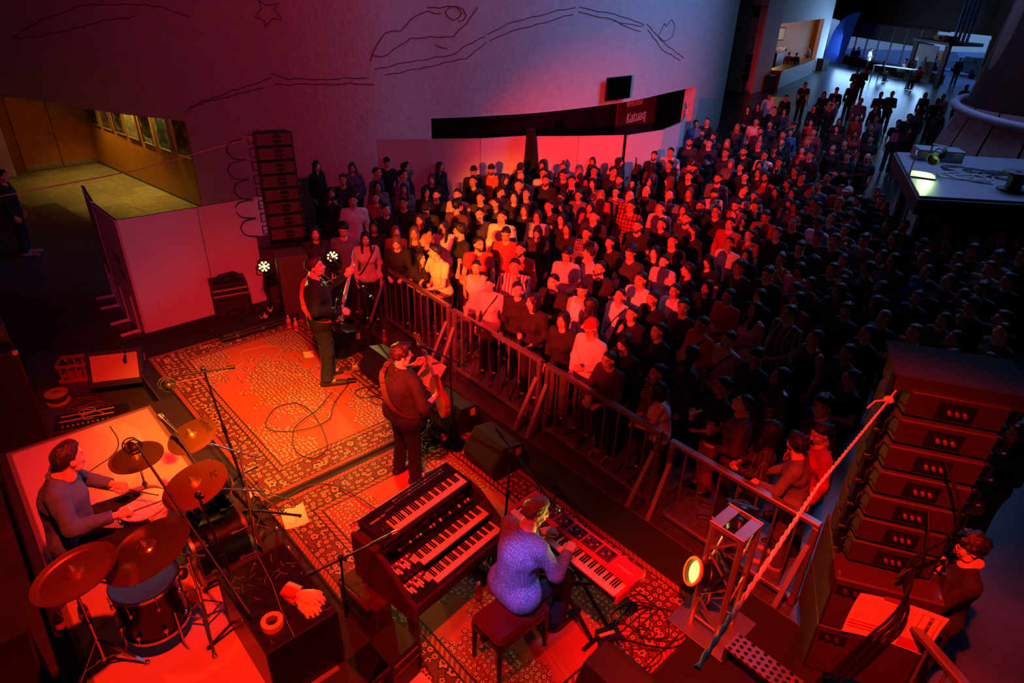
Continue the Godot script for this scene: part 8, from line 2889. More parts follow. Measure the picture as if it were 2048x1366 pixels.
# one line each: x, z, turn, size, woman or man, hair, clothes, pose, head turn, extras | label
const PEOPLE := """
3.47 -3.54 -108 1.000 m k bkl h 4 g|man with glasses in black with a white cuff, behind the tower's foot
4.25 -4.73 -92 1.000 m s bkt c 4 -|man in a black tee with a wristwatch, head hidden behind the speaker tower
2.79 -4.84 -128 0.929 m k gyl r 2 b|dark-haired bearded man in a grey long-sleeve gripping the barrier
2.97 -5.03 -92 1.016 w p rdl d 4 -|woman in a red hooded top and scarf, short hair
4.93 -5.16 -91 1.011 w l nvl c 0 U|woman in a denim jacket with a beer cup at the right-hand edge
2.56 -5.22 -114 0.928 w K sll k 2 g|woman with big curly hair and glasses in a pin-striped blouse
3.14 -5.44 -85 0.975 m k nvt d 3 -|man with wavy hair in a dark blue tee beside the speaker tower
2.37 -5.49 -110 1.016 w p bnl c 1 U|woman in a maroon sweater with lit forehead, cup and phone in hand
5.13 -5.57 -91 0.989 w h bkl d 2 H|woman in profile with a dark hood at the right-hand edge beside the tower
2.28 -5.93 -78 0.976 w p bkt c 0 yU|woman in a black tee and red trousers holding a wine glass
1.72 -5.99 -98 0.893 w h whn r 2 -|woman with a black bob and white apron top reaching along the barrier
2.94 -6.07 -79 1.008 w l sql d 1 -|woman in a glittering sequined jacket
3.74 -6.10 -82 1.000 w p bkt c 2 gU|woman with wire glasses and blue shoulder print
1.64 -6.20 -66 0.960 w p dtl d 0 -|woman in a glitter-dotted dark top, hair tied back
5.27 -6.27 -85 1.027 m s whl d 1 -|man in white with his head thrown back, just beyond the speaker tower
2.81 -6.50 -71 1.008 w p fll c 4 -|woman with parted hair looking down, black top with pale flowers
2.06 -6.53 -101 1.000 w h sll d 1 -|woman in a ribbed striped sweater gazing upwards in profile
1.20 -6.53 -54 0.901 m s bnl r 0 U|smiling man in a brown sweater leaning over the barrier with a cup
3.93 -6.66 -78 1.008 w p bkl d 0 -|smiling woman with dark hair up, face lit white, black top
1.33 -6.71 -56 1.016 w l bkl d 4 -|person in black hunched with hair over the face
5.20 -6.71 -76 0.971 w h bkl d 4 -|forehead peeping just above the top of the speaker tower
2.60 -6.89 -65 1.011 w p pkt d 0 y|woman in a pale lace-patterned tee with a bag strap
0.96 -6.96 -43 0.985 m B whl c 4 g|man in a flat cap, glasses and white button shirt near the barrier
3.71 -7.05 -73 0.992 w p bkn d 0 -|woman in a black sleeveless top with a bare arm hanging
1.80 -7.09 -57 1.000 w p bkl k 0 -|smiling woman in black joining her hands, bracelet on one wrist
5.99 -7.10 -81 1.005 m s oll d 1 -|man in an olive jacket and pale tee looking up
5.46 -7.14 -79 1.000 w p bkl d 5 -|woman with a lace collar and earrings, lit white, in black
4.40 -7.18 -75 1.008 w p bkl d 0 U|woman with a thin necklace and white collar in black
5.01 -7.23 -74 0.944 m S rdt x 0 -|boy in a bright red polo with short fair hair
2.37 -7.27 -60 1.008 w p orl c 0 yU|woman in an orange sweater with a thin strap, arm stretched sideways
0.64 -7.31 -36 1.000 w h bkl d 0 -|woman with a round face and short black bob, all in black by the barrier
3.52 -7.46 -69 1.002 m s srt k 0 g|large man with glasses in a white-striped short-sleeved shirt
6.23 -7.47 -79 1.007 m s bkl d 2 g|man with glasses in black behind the olive jacket
1.54 -7.55 -44 1.000 w p bkl h 0 -|woman in an off-shoulder black top with a hand at her chest
4.82 -7.63 -67 0.940 m g nvl d 0 -|grey-haired man in navy with an arm round the boy in red
5.61 -7.64 -76 1.000 w p fll d 0 -|woman in a black jacket with white leaf print over red
2.23 -7.69 -55 0.968 m s bkl d 3 -|man in a black zip jacket with brushed-back hair, below the white blazer
1.01 -7.72 -72 1.011 w l pkn d 2 -|woman in profile with long black hair and bare pale shoulders
3.20 -7.77 -61 1.000 w l pkn c 1 U|woman singing with open mouth, long hair, bare shoulder and white top
0.27 -7.79 -24 1.013 w h bkl c 2 -|woman with a grey-streaked bob and round badge on black, hand held forward
6.11 -7.90 -76 1.002 m c bkl h 0 -|man in a peaked cap with a hand raised and a green glint on his cuff
4.48 -7.91 -64 0.976 w k dkl d 3 -|smiling person with tousled brown hair in a dark jacket
1.88 -7.98 -47 1.016 w p bkt d 0 -|woman with a high ponytail and black sleeveless top, mouth closed
3.83 -8.00 -60 1.037 w l rdl d 0 g|woman with glasses and long hair directly behind the striped shirt
4.94 -8.10 -68 1.000 w l bkl d 0 -|woman with pearl earrings and long hair in black
1.46 -8.11 -45 0.992 w p whl d 1 y|woman with head thrown back in a white top and black vest
2.94 -8.13 -60 1.016 w p rdl c 0 gU|woman with round glasses, face lit white, red sweater and cup
0.94 -8.17 -30 1.029 w p whn d 4 -|woman looking down in a pale tee and dark braces
0.06 -8.18 -25 1.008 w p bkl d 3 -|woman with a ponytail in a black sweater just behind the crossbody strap
3.39 -8.20 -56 1.000 w h bkl d 0 -|round pale-lit face with a dark bob, black clothes
2.25 -8.32 -45 1.000 w p whl d 0 -|woman in a white blazer over a black top
5.63 -8.33 -69 1.000 w p nvl d 0 -|woman in a denim jacket over a black tee, hair tied
6.26 -8.34 -74 1.024 w l dkl d 0 -|pale woman with long hair and open neckline, next to the peaked cap
4.54 -8.35 -64 1.037 w l pul p 0 P|woman in mauve, face lit white, holding a phone sideways
0.56 -8.40 -27 0.963 m s bkl c 0 -|young man in a dark coat with a pale fleece collar
-0.33 -8.41 -13 0.979 w p pkt d 0 y|woman in a pale tee with a black crossbody strap at the barrier
3.95 -8.43 -58 1.016 w p dkl d 0 g|woman with glasses in a dark knitted jacket above the striped shirt
1.79 -8.45 -43 0.993 m s whl d 0 -|man in a white collared shirt with lifted chin, middle of the crowd
2.76 -8.53 -47 0.981 w l bkl d 0 -|round-faced woman with a hair clip and black hoodie
6.66 -8.56 -68 0.985 m s dkl d 4 g|older man with glasses peering down in front of the tan jacket
5.27 -8.64 -66 1.000 w l bkl d 5 -|woman with half-lit warm face and white collar, head tilted
5.99 -8.69 -65 1.000 w c dkl d 4 -|person in a red-fronted cap bowing between the blue top and the lit forehead
4.29 -8.74 -58 0.992 w p bkl d 0 -|woman with sharp chin and dark tied hair in black, red-lit
4.76 -8.74 -63 1.013 w h dkl d 1 -|woman with short hair and warm-lit forehead behind the phone in mauve
0.01 -8.78 -16 1.000 m s stl h 0 -|man in an open red-and-white striped shirt, hand raised to his chest
7.18 -8.80 -74 1.000 m s bkt d 2 -|man in a black tee in profile beyond the tan jacket
1.24 -8.80 -32 1.000 m s bkt d 5 b|bearded man in a printed black tee laughing with his head tilted
3.70 -8.81 -54 0.998 m s bkl d 4 -|man with flat hair in black just under the raised tablet
6.38 -8.90 -71 1.024 w p dkl d 1 y|woman with lit forehead, hair pulled back and a pale bag strap
-0.56 -8.95 1 1.000 w p pkn u 0 -|woman in a red pinafore raising her fist in the air
2.60 -9.05 -77 1.013 w s bkl d 2 -|woman with cropped hair in a high-collared black jacket, in profile
3.38 -9.12 -50 0.968 m k nvl d 0 -|young man with a fringe in a striped navy jacket, lit white
4.80 -9.18 -57 0.958 m s bkl d 0 -|dim man with wet dark hair beside the grey strap collar
4.32 -9.22 -52 1.005 w h pkt d 4 y|woman in a pale top with a black strap under the frizzy hair
7.21 -9.29 -69 0.995 m s tnl d 0 -|broad man in a tan jacket in the dim block under the vestibule
6.76 -9.33 -67 1.013 w h dkl d 0 g|woman with oval glasses and a patterned collar
6.31 -9.34 -65 1.003 w p bll d 5 -|woman in a blue sleeveless top tilting her head far over
5.42 -9.34 -106 1.016 w p dkl d 2 -|woman in profile with a heavy dark bun and checked jacket, neck lit orange
0.80 -9.37 -26 1.053 w k pkl k 4 -|curly-haired woman with a headband clapping her hands
2.30 -9.38 -41 1.011 w p pkt d 0 -|woman in a pale blouse with hair in a bun, chin lifted
3.00 -9.47 -40 1.000 w l bkt d 4 -|woman with lowered eyes and wide black scoop neck
-1.13 -9.47 -47 0.970 m s crt r 2 -|man in a cream T-shirt leaning on the barrier, lit yellow
0.09 -9.47 -15 1.000 m s rdl d 0 b|man in a dark red sweater with half his face in shade
1.79 -9.48 -31 1.000 m k dkt c 4 U|young man with a thick fringe looking down at a dark cup
-1.48 -9.55 32 0.919 w l bkt c 3 -|smiling woman with long straight hair in a dark tee holding her hands at the barrier
5.91 -9.59 -63 1.043 w l pul d 0 -|woman with long hair in a lilac blouse with pale cuffs
4.69 -9.61 102 0.976 w K bkl d 0 -|person with frizzy hair seen from behind
1.18 -9.61 -70 0.950 m z pkt k 2 -|crop-haired man with glasses in a pink-lit tee, in profile, clapping
7.54 -9.62 -65 1.037 m s gyl d 4 g|man with glasses below the flecked shirt
-0.57 -9.64 2 1.000 m s rdt d 3 b|man with trimmed stubble and a red tee, lit yellow on one cheek
4.19 -9.66 -46 0.997 w p rdn f 0 P|bare-armed person raising a dark tablet with both hands
3.66 -9.69 -49 1.024 w h bkl d 0 -|person half hidden behind the striped navy jacket
6.99 -9.73 -66 0.975 m s bkl d 0 g|man with glasses in black below the orange-red phone
5.21 -9.74 -59 0.989 w p gyl d 0 -|woman with dark tied hair and grey sweater with a strap collar
6.48 -9.76 -64 0.978 m s bkl d 1 -|young man with half his face lit, white tee collar, black coat
2.24 -9.82 -36 0.992 w l dkl d 0 -|woman with half her face in hard shade beside the pale blouse
8.12 -9.89 -68 1.000 m s dkl d 0 -|person cut by the frame's edge beside the flecked shirt's friend
-1.88 -9.90 3 1.032 w L bkl r 4 -|long-haired woman in black resting her arms on the barrier, face hidden
-1.42 -9.93 -51 1.021 w P bkt d 2 -|fair-haired woman with a messy bun and dark tee leaning in to talk
-2.42 -9.99 21 1.008 w l pkl d 0 y|woman with a dark bob, pale jacket and bag strap at the barrier's far end
5.97 -10.04 -61 0.976 w h rdl d 5 -|woman with tilted head close behind the lilac blouse
7.41 -10.04 -63 0.990 m k dkl d 3 -|wavy-haired man looking down, below the black cap and grey jacket
4.63 -10.05 -52 0.978 m s nvl p 4 g|person with glasses in navy, hands at the chin, face lit warm
-3.26 -10.09 19 1.027 w l dkl d 0 -|woman in dark grey just behind the lamp by the speaker stack
3.49 -10.11 -48 0.978 m s whl d 1 -|man in an open white shirt over a red tee, arms hanging
2.57 -10.12 -34 0.985 m s dkl d 0 -|stern long-faced man with parted hair in a dark sweater
-0.15 -10.15 -11 1.000 m s rdt d 4 -|smiling man in a bright red crew-neck tee, lit orange
6.65 -10.17 -63 1.012 m c bkl d 0 -|man with a dark peaked cap in front of the face drawings
5.22 -10.18 -54 1.030 m s dkl d 0 -|man lost in shade between the beanie and the grey sweater
1.56 -10.19 -32 1.000 w p bkl c 0 U|woman with slicked-back hair and a black high neck, holding a drink
-0.90 -10.24 -64 1.000 m k bkt d 2 g|curly-haired man with glasses in a black tee, face turned aside
-2.84 -10.25 15 0.968 m k gyl d 4 -|curly-haired man in a grey shirt sitting low behind the stage lamp
-1.67 -10.29 4 1.016 w L bkn d 0 -|woman with bare shoulders and a black top, hair parted, lit orange
7.25 -10.45 -63 0.970 m s dkl p 0 P|man in dark green holding up an orange-red phone
5.86 -10.47 -55 0.988 m s gyl p 4 PU|man in a grey jacket with a raised phone and a cup
6.38 -10.53 -60 1.067 w h bkl d 0 -|woman with a bob in black next to the tilted curly head
1.21 -10.53 -25 1.019 w p dtl d 0 -|woman in a white-dotted blouse, dark hair tied back, lit red
-2.03 -10.56 1 0.960 w L rdl d 3 -|woman with long brown hair looking sideways, red top, near the far end of the barrier
0.38 -10.59 -15 1.000 w l dkl d 4 g|tall long-haired person with glasses in a denim jacket, hands low
5.14 -10.61 -52 0.965 m B bkl d 0 -|man in a black beanie and black hooded top
7.85 -10.66 -64 1.002 m c gyl d 2 -|young man in a black cap and grey jacket by the blue door edge
4.00 -10.69 -49 1.021 w p rdt d 0 y|woman in an orange-red top with a diagonal bag strap
-1.23 -10.71 -7 1.000 w l pkl d 2 -|woman with straight long hair, beret and open pale jacket, lit orange
4.49 -10.73 -48 1.040 w p bkl d 0 -|woman in a dark scoop-neck with drawn-back hair beside the bright red phone
-2.44 -10.73 7 0.971 w h bkl d 0 -|woman with loose dark hair in black behind the barrier's far end
2.10 -10.76 -31 1.000 m z bkt d 0 b|man with a goatee, dark sweater and white neckline
6.70 -10.85 -60 0.925 m s bkl d 0 -|man with swept fringe in black, below the picture posters
3.08 -10.86 -46 1.008 w p bkl d 2 -|person in sharp profile with chain necklace and open black collar
0.90 -10.86 -19 0.992 w l bkl d 0 -|woman whose face is split by a hard shadow, beside the denim jacket
8.46 -10.90 -68 1.000 m k dtl h 3 U|man with a black quiff and flecked shirt drinking, lit white
-0.24 -10.98 -9 1.007 m s crl d 0 -|man in a cream zip-neck sweatshirt with dark side panels, lit yellow
-1.68 -11.00 3 1.008 w h bkl d 5 -|laughing woman tilting her head back, first brightly red-lit face
7.62 -11.05 -62 0.998 m s gyl d 0 -|tall man in a mauve-grey shirt beside the face drawings
8.88 -11.07 -65 1.000 w p bkl d 0 g|woman with glasses beside the drinking man
3.78 -11.09 -43 0.990 m s rdl d 0 -|broad man in an open shirt, lit red, with cropped hair
5.82 -11.10 -52 1.024 w p gyl d 0 -|woman with hair drawn back in a thick grey sweater
4.29 -11.12 -45 0.968 w l dkl p 0 P|long-haired woman holding up a bright red phone
4.92 -11.18 -48 1.000 m z bkt d 1 -|round-headed man in a black crew neck, chin up
-0.64 -11.18 -5 0.993 m s dkl d 0 m|moustached man in an open quilted jacket, hair brushed up, lit orange
6.41 -11.20 -54 0.997 w c bkl d 4 -|young woman in a dark bucket cap, eyes down
1.39 -11.22 -21 1.000 m s dkl d 0 -|man with receding dark hair, dark coat over a pale open collar
6.92 -11.24 -56 0.988 m s dkl d 0 -|dim man just under the tall patterned poster
2.61 -11.24 -32 1.003 w p dkl d 0 -|woman with centre-parted tied hair in a dark rose top
5.40 -11.24 -50 0.993 m c whl d 0 s|man in sunglasses, black cap and white shirt
3.06 -11.31 -32 0.990 m s dkl d 0 b|tall man with short beard in a dark coat, front of the mid block
0.82 -11.32 -17 1.005 w l bkt p 0 P|woman hidden behind the phone she holds up, watch on her wrist
0.39 -11.42 -13 1.005 w h pkl d 0 g|smiling woman with dark-rimmed glasses and open pink jacket
-2.35 -11.43 8 1.029 w p bkl d 3 -|woman in black with hair scraped back, looking away to the side of the hall
-1.63 -11.46 3 0.993 m c dkl d 4 -|man in a peaked cap and track jacket with a bright shoulder stripe
5.74 -11.53 -56 1.061 w p dkl d 1 -|woman with hair pulled back looking up past the sunglasses man
4.12 -11.53 -40 0.992 w p bkt d 5 -|freckled woman tilting her head with lips parted
-1.08 -11.57 148 1.000 m k bnl d 0 -|man in maroon seen from behind, dark hair, ahead of the pale pink tee
4.57 -11.59 -39 0.990 m s rdl d 4 -|man in a red-lit open jacket looking at his phone
6.86 -11.68 -57 0.976 w k dkl d 1 -|curly-haired person with a printed top tilting the head back
-3.01 -11.70 13 1.000 m s whl d 0 -|man with a short quiff, white shirt under a dark jacket, near the speaker stack
3.69 -11.71 -37 1.007 m s bkl d 0 g|man with glasses and angular jaw in black, beneath the capped woman
6.12 -11.75 -45 0.973 m c bkl d 4 -|man in a cap with a shaded face behind the checked navy shirt
-2.09 -11.79 6 0.973 m s bkt d 0 -|smiling man in a black tee with a faint print, dim area by the wall
0.16 -11.83 -11 0.995 w h bkt d 0 -|older woman with a short fringe and round-necked black top
0.61 -11.83 -14 0.985 m s dkt d 0 T|young man in a dark tee with white block letters on the chest
2.69 -11.86 -28 1.000 m s pkl d 0 -|man with swept dark hair in a pale raglan sweatshirt
2.14 -11.89 -24 1.000 m s pll d 0 g|big man with glasses in a red checked shirt
5.33 -11.90 -41 1.005 w l bkl d 4 -|woman looking down behind the man in a black crew neck
-0.39 -11.97 -19 1.040 w p dkl d 2 -|woman in profile with her ear bare and dark hair pinned up
3.15 -11.98 -30 1.029 w h dtl d 0 -|woman in a spotted top almost hidden behind the tall dark coat
6.44 -12.09 -90 0.958 m s psl d 2 -|man in a checked navy shirt in profile
1.41 -12.10 -28 1.000 w l rdl d 0 -|woman with dark hair tucked back in a rose-red jacket, head tilted
5.72 -12.12 -48 1.007 m s dkl d 0 -|young man in an open dark jacket below the bright red cheek
4.20 -12.20 -41 1.000 m z rdl h 4 b|man in a rust jacket stroking his chin
3.53 -12.23 -34 0.965 m s bkt d 0 gb|bearded man with glasses in a white-trimmed dark polo
-2.71 -12.27 10 1.000 w p rdl c 0 -|woman in a dark track jacket with red edging over a white top
-0.04 -12.28 -9 1.067 w l bkl d 0 -|young woman in black squeezed behind the man with the raised chin
-1.13 -12.30 -4 1.000 m s pkt d 0 -|young man in a pale pink tee standing alone in the dim area
-0.69 -12.32 -4 0.968 m s dkl d 0 -|man with a straight fringe in an open dark grey jacket
5.44 -12.46 -43 1.016 w h pul d 0 -|smiling older woman with short side-swept hair in plum
-1.56 -12.49 2 1.019 w s bkt d 0 -|round-faced woman with hair drawn tight and a black tee, dim area
2.21 -12.52 -26 1.000 m b pll d 0 -|man with receding fair hair behind the checked shirt
-3.63 -12.53 16 1.000 w l bkl f 0 P|long-haired woman in black filming with a phone held before her face, by the wall
6.30 -12.53 -49 1.000 m g dkl d 0 -|older man with high forehead in a dark round-neck
-10.07 -12.54 107 1.000 m s bkl d 0 -|man in dark clothes cut by the left-hand edge of the frame
7.23 -12.56 -52 1.032 w z bkl d 0 -|crop-haired woman with earrings and round collar near the glass door
3.00 -12.61 -30 1.000 m b gyl h 4 -|bald man in grey pressing a hand to his face
4.73 -12.62 -36 1.000 w k bkl h 4 -|curly-haired woman with a glowing orange light at her chin
0.87 -12.63 -18 1.003 w p bkl f 0 -|smiling woman in black with sleek tied hair, behind the raised phone
0.19 -12.68 -10 0.963 m s dkl d 1 -|man with raised chin and narrowed eyes, dark jacket
-0.33 -12.71 23 0.968 m s rdl d 3 -|man in dim red behind the grey jacket, face in shade
6.80 -12.79 -50 1.045 w k bkl d 0 -|curly-haired woman in the dark below the mixing desk
-1.83 -12.84 24 0.981 w l bkl d 3 -|woman with long dark hair seen in half profile behind the short-haired woman in black
1.25 -12.90 -16 0.997 w p gyl d 0 -|woman in a grey waistcoat over pale sleeves
5.51 -12.91 -41 0.968 w l pul d 0 -|woman half covered by the smiling older woman in plum
1.70 -12.92 -19 1.003 w L rdl d 0 -|woman in a red V-neck sweater with long fair hair
2.60 -12.92 -24 1.000 m b dkl u 0 -|bald older man raising his fist
6.01 -12.97 -46 1.000 w h rdl d 0 -|woman with bright red cheek below the blue shirt
-2.28 -12.99 6 1.000 w l gyl h 0 -|woman in grey with a hand at her mouth, below the light grey tee
7.36 -13.02 -51 0.975 m s bkl d 3 -|dark-haired man with warm-lit brow behind the crop-haired woman
4.81 -13.05 -38 1.029 w p pkl h 0 -|woman drinking from a clear cup
-2.83 -13.09 10 1.000 w h gyl d 0 -|woman with a fringe in a grey top, half hidden behind the track jacket woman
-3.54 -13.10 14 1.000 m s bkl d 0 -|dark-haired man in black next to the woman with the yellow bag
0.04 -13.13 -12 1.000 m s dkl d 0 -|young man with flat dark fringe in front of the bowed bald head
2.04 -13.23 -21 0.997 w p dtl d 0 g|woman with glasses and a speckled blouse at the middle of the red-lit block
6.78 -13.25 -48 1.015 m C bkl d 0 b|bearded man in a pale baseball cap
-0.90 -13.30 -6 1.000 m s bkl d 0 -|young man in a black sweater showing a white collar, under the capped heads
3.57 -13.31 -28 1.000 w L bkl d 0 -|woman with a long pale face and long hair in black
5.70 -13.32 -41 1.037 w l bkl d 0 -|woman with dark shaded face below the low hair knot
4.09 -13.34 -1 1.000 w c pkt d 3 y|woman in a dark cap and pale sleeveless top, head tilted
7.49 -13.45 -50 0.985 m g bkl d 5 -|white-haired man in a dark polo, head cocked
4.71 -13.50 17 0.973 m z bkl d 3 -|man with cropped hair turned sideways in black
0.60 -13.54 -12 1.000 m s bkl d 0 b|man with a full dark beard and black jacket, lit red
1.15 -13.54 -15 1.000 m s bkt d 0 w|tall man in a black polo with white-edged collar
6.10 -13.56 21 0.993 m s bkl d 3 -|young man in a black shirt grinning to one side
-2.41 -13.59 67 1.000 m s gyt d 0 -|man in a light grey tee, back of head shaved, below the first white panel
6.84 -13.69 -47 0.973 m s rdl d 0 -|man with red-lit cheek pressed behind the pale cap
-0.30 -13.71 34 1.035 w l bkl d 3 -|woman in black bending towards her neighbour beside the orange hoodie
5.50 -13.72 -42 0.979 w l bkl c 0 U|smiling woman with a necklace and a cup in both hands
-2.98 -13.73 70 1.000 m z psl d 0 -|man with shaved sides in a dark plaid shirt, looking aside by the wall
-1.81 -13.76 3 1.000 w l bkl d 0 -|pale-faced woman with centre-parted long hair, in black, below the second panel
2.17 -13.76 -20 1.000 m s bkl d 0 b|stocky man with cropped beard in black, mid-rear of the red-lit block
1.62 -13.83 -17 1.000 w h sql d 0 -|woman in a black blouse with small white marks, behind the red sweater
0.08 -13.93 -8 0.968 m b gyl d 4 -|bald head bowed in a grey shirt, below the black draped pole
6.48 -13.94 -48 0.973 m s bll d 1 g|man with glasses and blue shirt looking up
1.00 -14.03 -13 1.005 m s bkl d 4 -|man in black with a shadow across his mouth, beside the black polo
-0.94 -14.08 -2 1.007 m c bkl d 0 -|man in a black cap with a white badge, below the man in profile
4.36 -14.14 -33 1.000 m s gyl d 0 b|bearded man in a grey knitted sweater
3.33 -14.16 -70 1.005 w L bkl d 2 -|woman with long brown hair in profile, black clothes
0.57 -14.16 -11 0.995 m s whl d 0 g|man with glasses and pale tee behind the full-bearded man
2.88 -14.17 -23 1.000 w h bkl d 0 -|short-fringed woman in black behind the bald man with a fist
-2.45 -14.21 97 1.000 m s bkl d 0 -|man in black with his head turned away, under the first panel's edge
5.92 -14.24 -42 1.000 w p bkl d 2 -|woman in black with hair knotted low, looking up
3.76 -14.28 -27 0.995 m s bkl c 0 m|man with drooping moustache and long face in black
-0.57 -14.36 -4 0.993 m c orl d 0 b|bearded man in an orange hooded sweatshirt and black cap by the third panel
5.48 -14.39 -37 1.000 m l rdl d 0 b|long-haired bearded man in a dark red top
2.11 -14.40 1 1.007 m s bkl d 3 -|man in black with his head turned, under the long-haired woman at the panel
1.37 -14.46 -15 1.035 w h rdl d 0 -|woman with fair bob in a reddish cardigan before the dark panel gap
6.30 -14.48 -17 1.000 m s bkl d 3 -|man with short dark hair leaning in to the topknot woman
6.89 -14.49 -48 1.000 m s bkl d 1 g|man in black with reflecting glasses looking up
-3.68 -14.50 23 1.000 w h pul k 0 -|woman with a shoulder-length bob in plum, leaning alone on the pink wall
0.07 -14.52 -8 1.000 m c bkl d 4 -|man in a dark cap looking down beside the black draped pole
-4.49 -14.52 57 1.000 w l bkl d 0 Sh|woman in black with sunglasses on her hair and a yellow bag, leaning on the wall
-2.93 -14.67 9 1.000 m c bkl d 0 -|man in a black cap and black jacket against the first white panel
1.73 -14.72 -16 0.960 m s dkl d 0 g|man with glasses in the shade of the wavy-bobbed woman
-1.76 -14.77 43 1.008 w l bkl d 5 -|dark-haired woman in a black jacket bending over beside the second panel
5.16 -14.78 -35 1.000 w p bkl d 0 -|oval-faced woman in black beside the grey-haired couple
4.11 -15.05 -72 1.002 m c bkl d 2 -|young man in a black cap, face in bright red profile
-2.09 -15.09 34 0.992 w L gyl d 3 g|woman with long brown hair and glasses at the seam of the first panels
1.05 -15.15 -12 1.000 w P gyl d 0 -|woman with a topknot in front of the fourth panel
5.60 -15.21 -35 1.000 w h dkl d 0 g|woman with glasses squeezed behind the long-haired bearded man
0.58 -15.30 -10 1.000 w h bkl d 0 H|hooded woman in black standing by the black draped pole
3.16 -15.40 128 1.000 w l pul d 0 -|woman with long hair seen from behind, lilac top, pointing with one hand
6.54 -15.43 -41 1.000 w p bkl d 2 g|woman with glasses and a dark topknot
4.06 -15.50 114 0.998 m z pll d 0 -|man in red plaid seen from behind, short back and sides
5.30 -15.61 -33 1.008 w p bkl c 0 -|woman in black with a small bright phone light at her chest
3.63 -15.74 -29 1.000 w p bkl d 2 -|woman in black with a small badge, dark hair tied at the nape
1.79 -15.78 -15 1.000 w h bkl d 0 -|woman with wavy bob in black standing against the fifth panel
2.43 -15.80 32 1.000 w l bkl d 3 -|woman with long hair turned in profile against the fifth panel
-1.09 -15.88 59 0.882 m S whl d 3 g|man with glasses and pale shirt in profile at the third white panel
6.29 -15.89 -36 0.995 m s bkl d 0 w|man in a black polo with two white collar tips
5.84 -15.90 -32 1.005 w l bkl d 0 -|woman with long hair tucked under the white sweater
5.20 -16.07 -29 0.992 w h gyl d 0 H|woman with a head covering and grey scarf
3.32 -16.12 -21 1.000 m s bkl d 0 b|heavy-set man in black in front of the seam of the last panels
2.86 -16.27 -19 1.000 w l dkl c 0 -|woman with long straight black hair and dark coat against the sixth panel
6.17 -16.57 -34 1.000 m s whl d 0 g|man with glasses in a white sweater tinted blue
3.82 -16.59 -26 1.000 m s whl d 0 -|man in a white shirt beside the last blue-lit panel
8.75 -16.61 -39 1.000 m b bkt d 4 O|bald man in a black tee with orange lettering at the mixing desk
5.23 -16.70 -31 1.000 m s nvl d 0 -|man in a dark jacket with a broad tan collar
7.38 -16.77 -41 1.000 m s bkl d 0 -|man in black close beside the striped red scarf
8.34 -16.79 -44 1.000 m s bkl x 0 -|man in black with folded arms beside the bald man in the printed tee
5.75 -16.94 -29 1.000 m s bkl d 0 b|man with a goatee and black polo, rear of the red light
6.64 -17.29 -34 1.000 m c bkl d 0 -|man in a dark peaked cap behind the white sweater
5.08 -17.79 -25 1.000 m s nvl c 0 U|man in a navy sweater holding a cup at the crowd's rear
7.59 -17.79 -39 1.000 w p rdl d 0 -|woman with a striped red scarf, towards the rear
6.43 -17.87 -33 1.000 m g bkl d 0 g|grey-haired person with glasses and open black shirt
4.58 -17.90 -23 1.000 m s dkl d 0 b|man in a dark jacket just beyond the end of the panel row
8.61 -18.25 -41 1.000 w p bkl d 5 -|woman with tilted head, black sweater, isolated dim spot
5.74 -18.37 -27 1.008 w h bkl d 0 -|woman with bobbed hair in front of the fair-haired coat woman
7.99 -18.52 -39 1.000 m g dkl d 0 -|grey-haired man with a dim round face below the rust-red scarf
5.46 -18.74 -31 0.993 m s dkl p 2 P|man holding up a dark tablet at the rear of the crowd
7.42 -18.82 -37 1.000 w p bkl h 0 -|woman with a hand near her throat in front of the blue shirt
9.22 -18.91 -39 1.000 w p bkl d 5 -|woman with head cocked and pale neckline, dim centre
12.30 -19.07 -49 1.000 m k pkt d 0 -|broad man in a pale tee behind the vestibule roof
10.00 -19.08 -40 1.000 m s bkt d 0 -|round-faced man in a dark tee in front of the desk
6.97 -19.33 -29 1.003 w h dkl d 0 -|woman with dark bob below the narrow-faced man
7.60 -19.36 -31 1.000 m s dkl d 0 -|man with flat hair beside the woman in the blue shirt
5.37 -19.68 -26 1.000 w p bkl d 0 -|woman with tied hair below the pale blue shirt
7.07 -19.77 -28 0.998 m s dkl d 0 -|narrow-faced man just below the lilac shirt
8.70 -19.90 -39 1.000 m s rdl d 0 -|man in a dark coat with a rust-red scarf
8.16 -20.27 -34 1.000 w p bll d 0 -|woman in a blue shirt with her hair tied, rear block
10.19 -20.41 -38 1.000 w l rdl d 0 -|woman with long hair, faintly red, above the round-faced man
5.37 -20.61 -2 1.000 m s bll d 0 -|man in a pale blue shirt beside the end of the panel row
6.73 -20.84 -26 1.000 w L dkl d 0 -|woman with long fair hair in a dark coat, rear of the crowd
7.73 -20.88 -29 1.000 m z dkl d 0 -|short-haired man in a dark zip jacket behind the lilac shirt
8.46 -20.88 -33 1.000 m c bkl d 0 g|man with a peaked cap and glasses one row from the rust-red scarf
10.89 -20.90 -39 1.000 m z bkl d 0 -|close-cropped man dim below the hood-shouldered man
5.84 -21.05 -23 1.000 m z dkl d 0 -|man in a dark jacket in front of the warm floor patch
9.93 -21.12 -37 1.000 w h dkl d 0 -|woman with a still, dim face in the dark centre
12.23 -21.27 -9 1.000 w h bkl d 3 -|woman turned sideways below the pink print
7.45 -21.32 -27 1.000 m s pkl d 0 -|man in a lilac shirt, head high above the dim rear rows
12.17 -21.83 -28 1.000 m s bkt d 4 R|man in a black tee with a round pink print
9.52 -22.15 -34 1.000 w h rdl d 0 -|dim red-lit face at the foot of the rear rows
10.59 -22.49 -36 1.000 w h dkl d 0 -|woman in dark clothes below the rear pale top
11.82 -22.55 -39 1.000 m s gyl d 0 -|man with a pale towel-like hood on his shoulders, dim rear
13.18 -23.11 -28 1.000 m s bkl d 0 -|man with hair over his brow next to the pink print
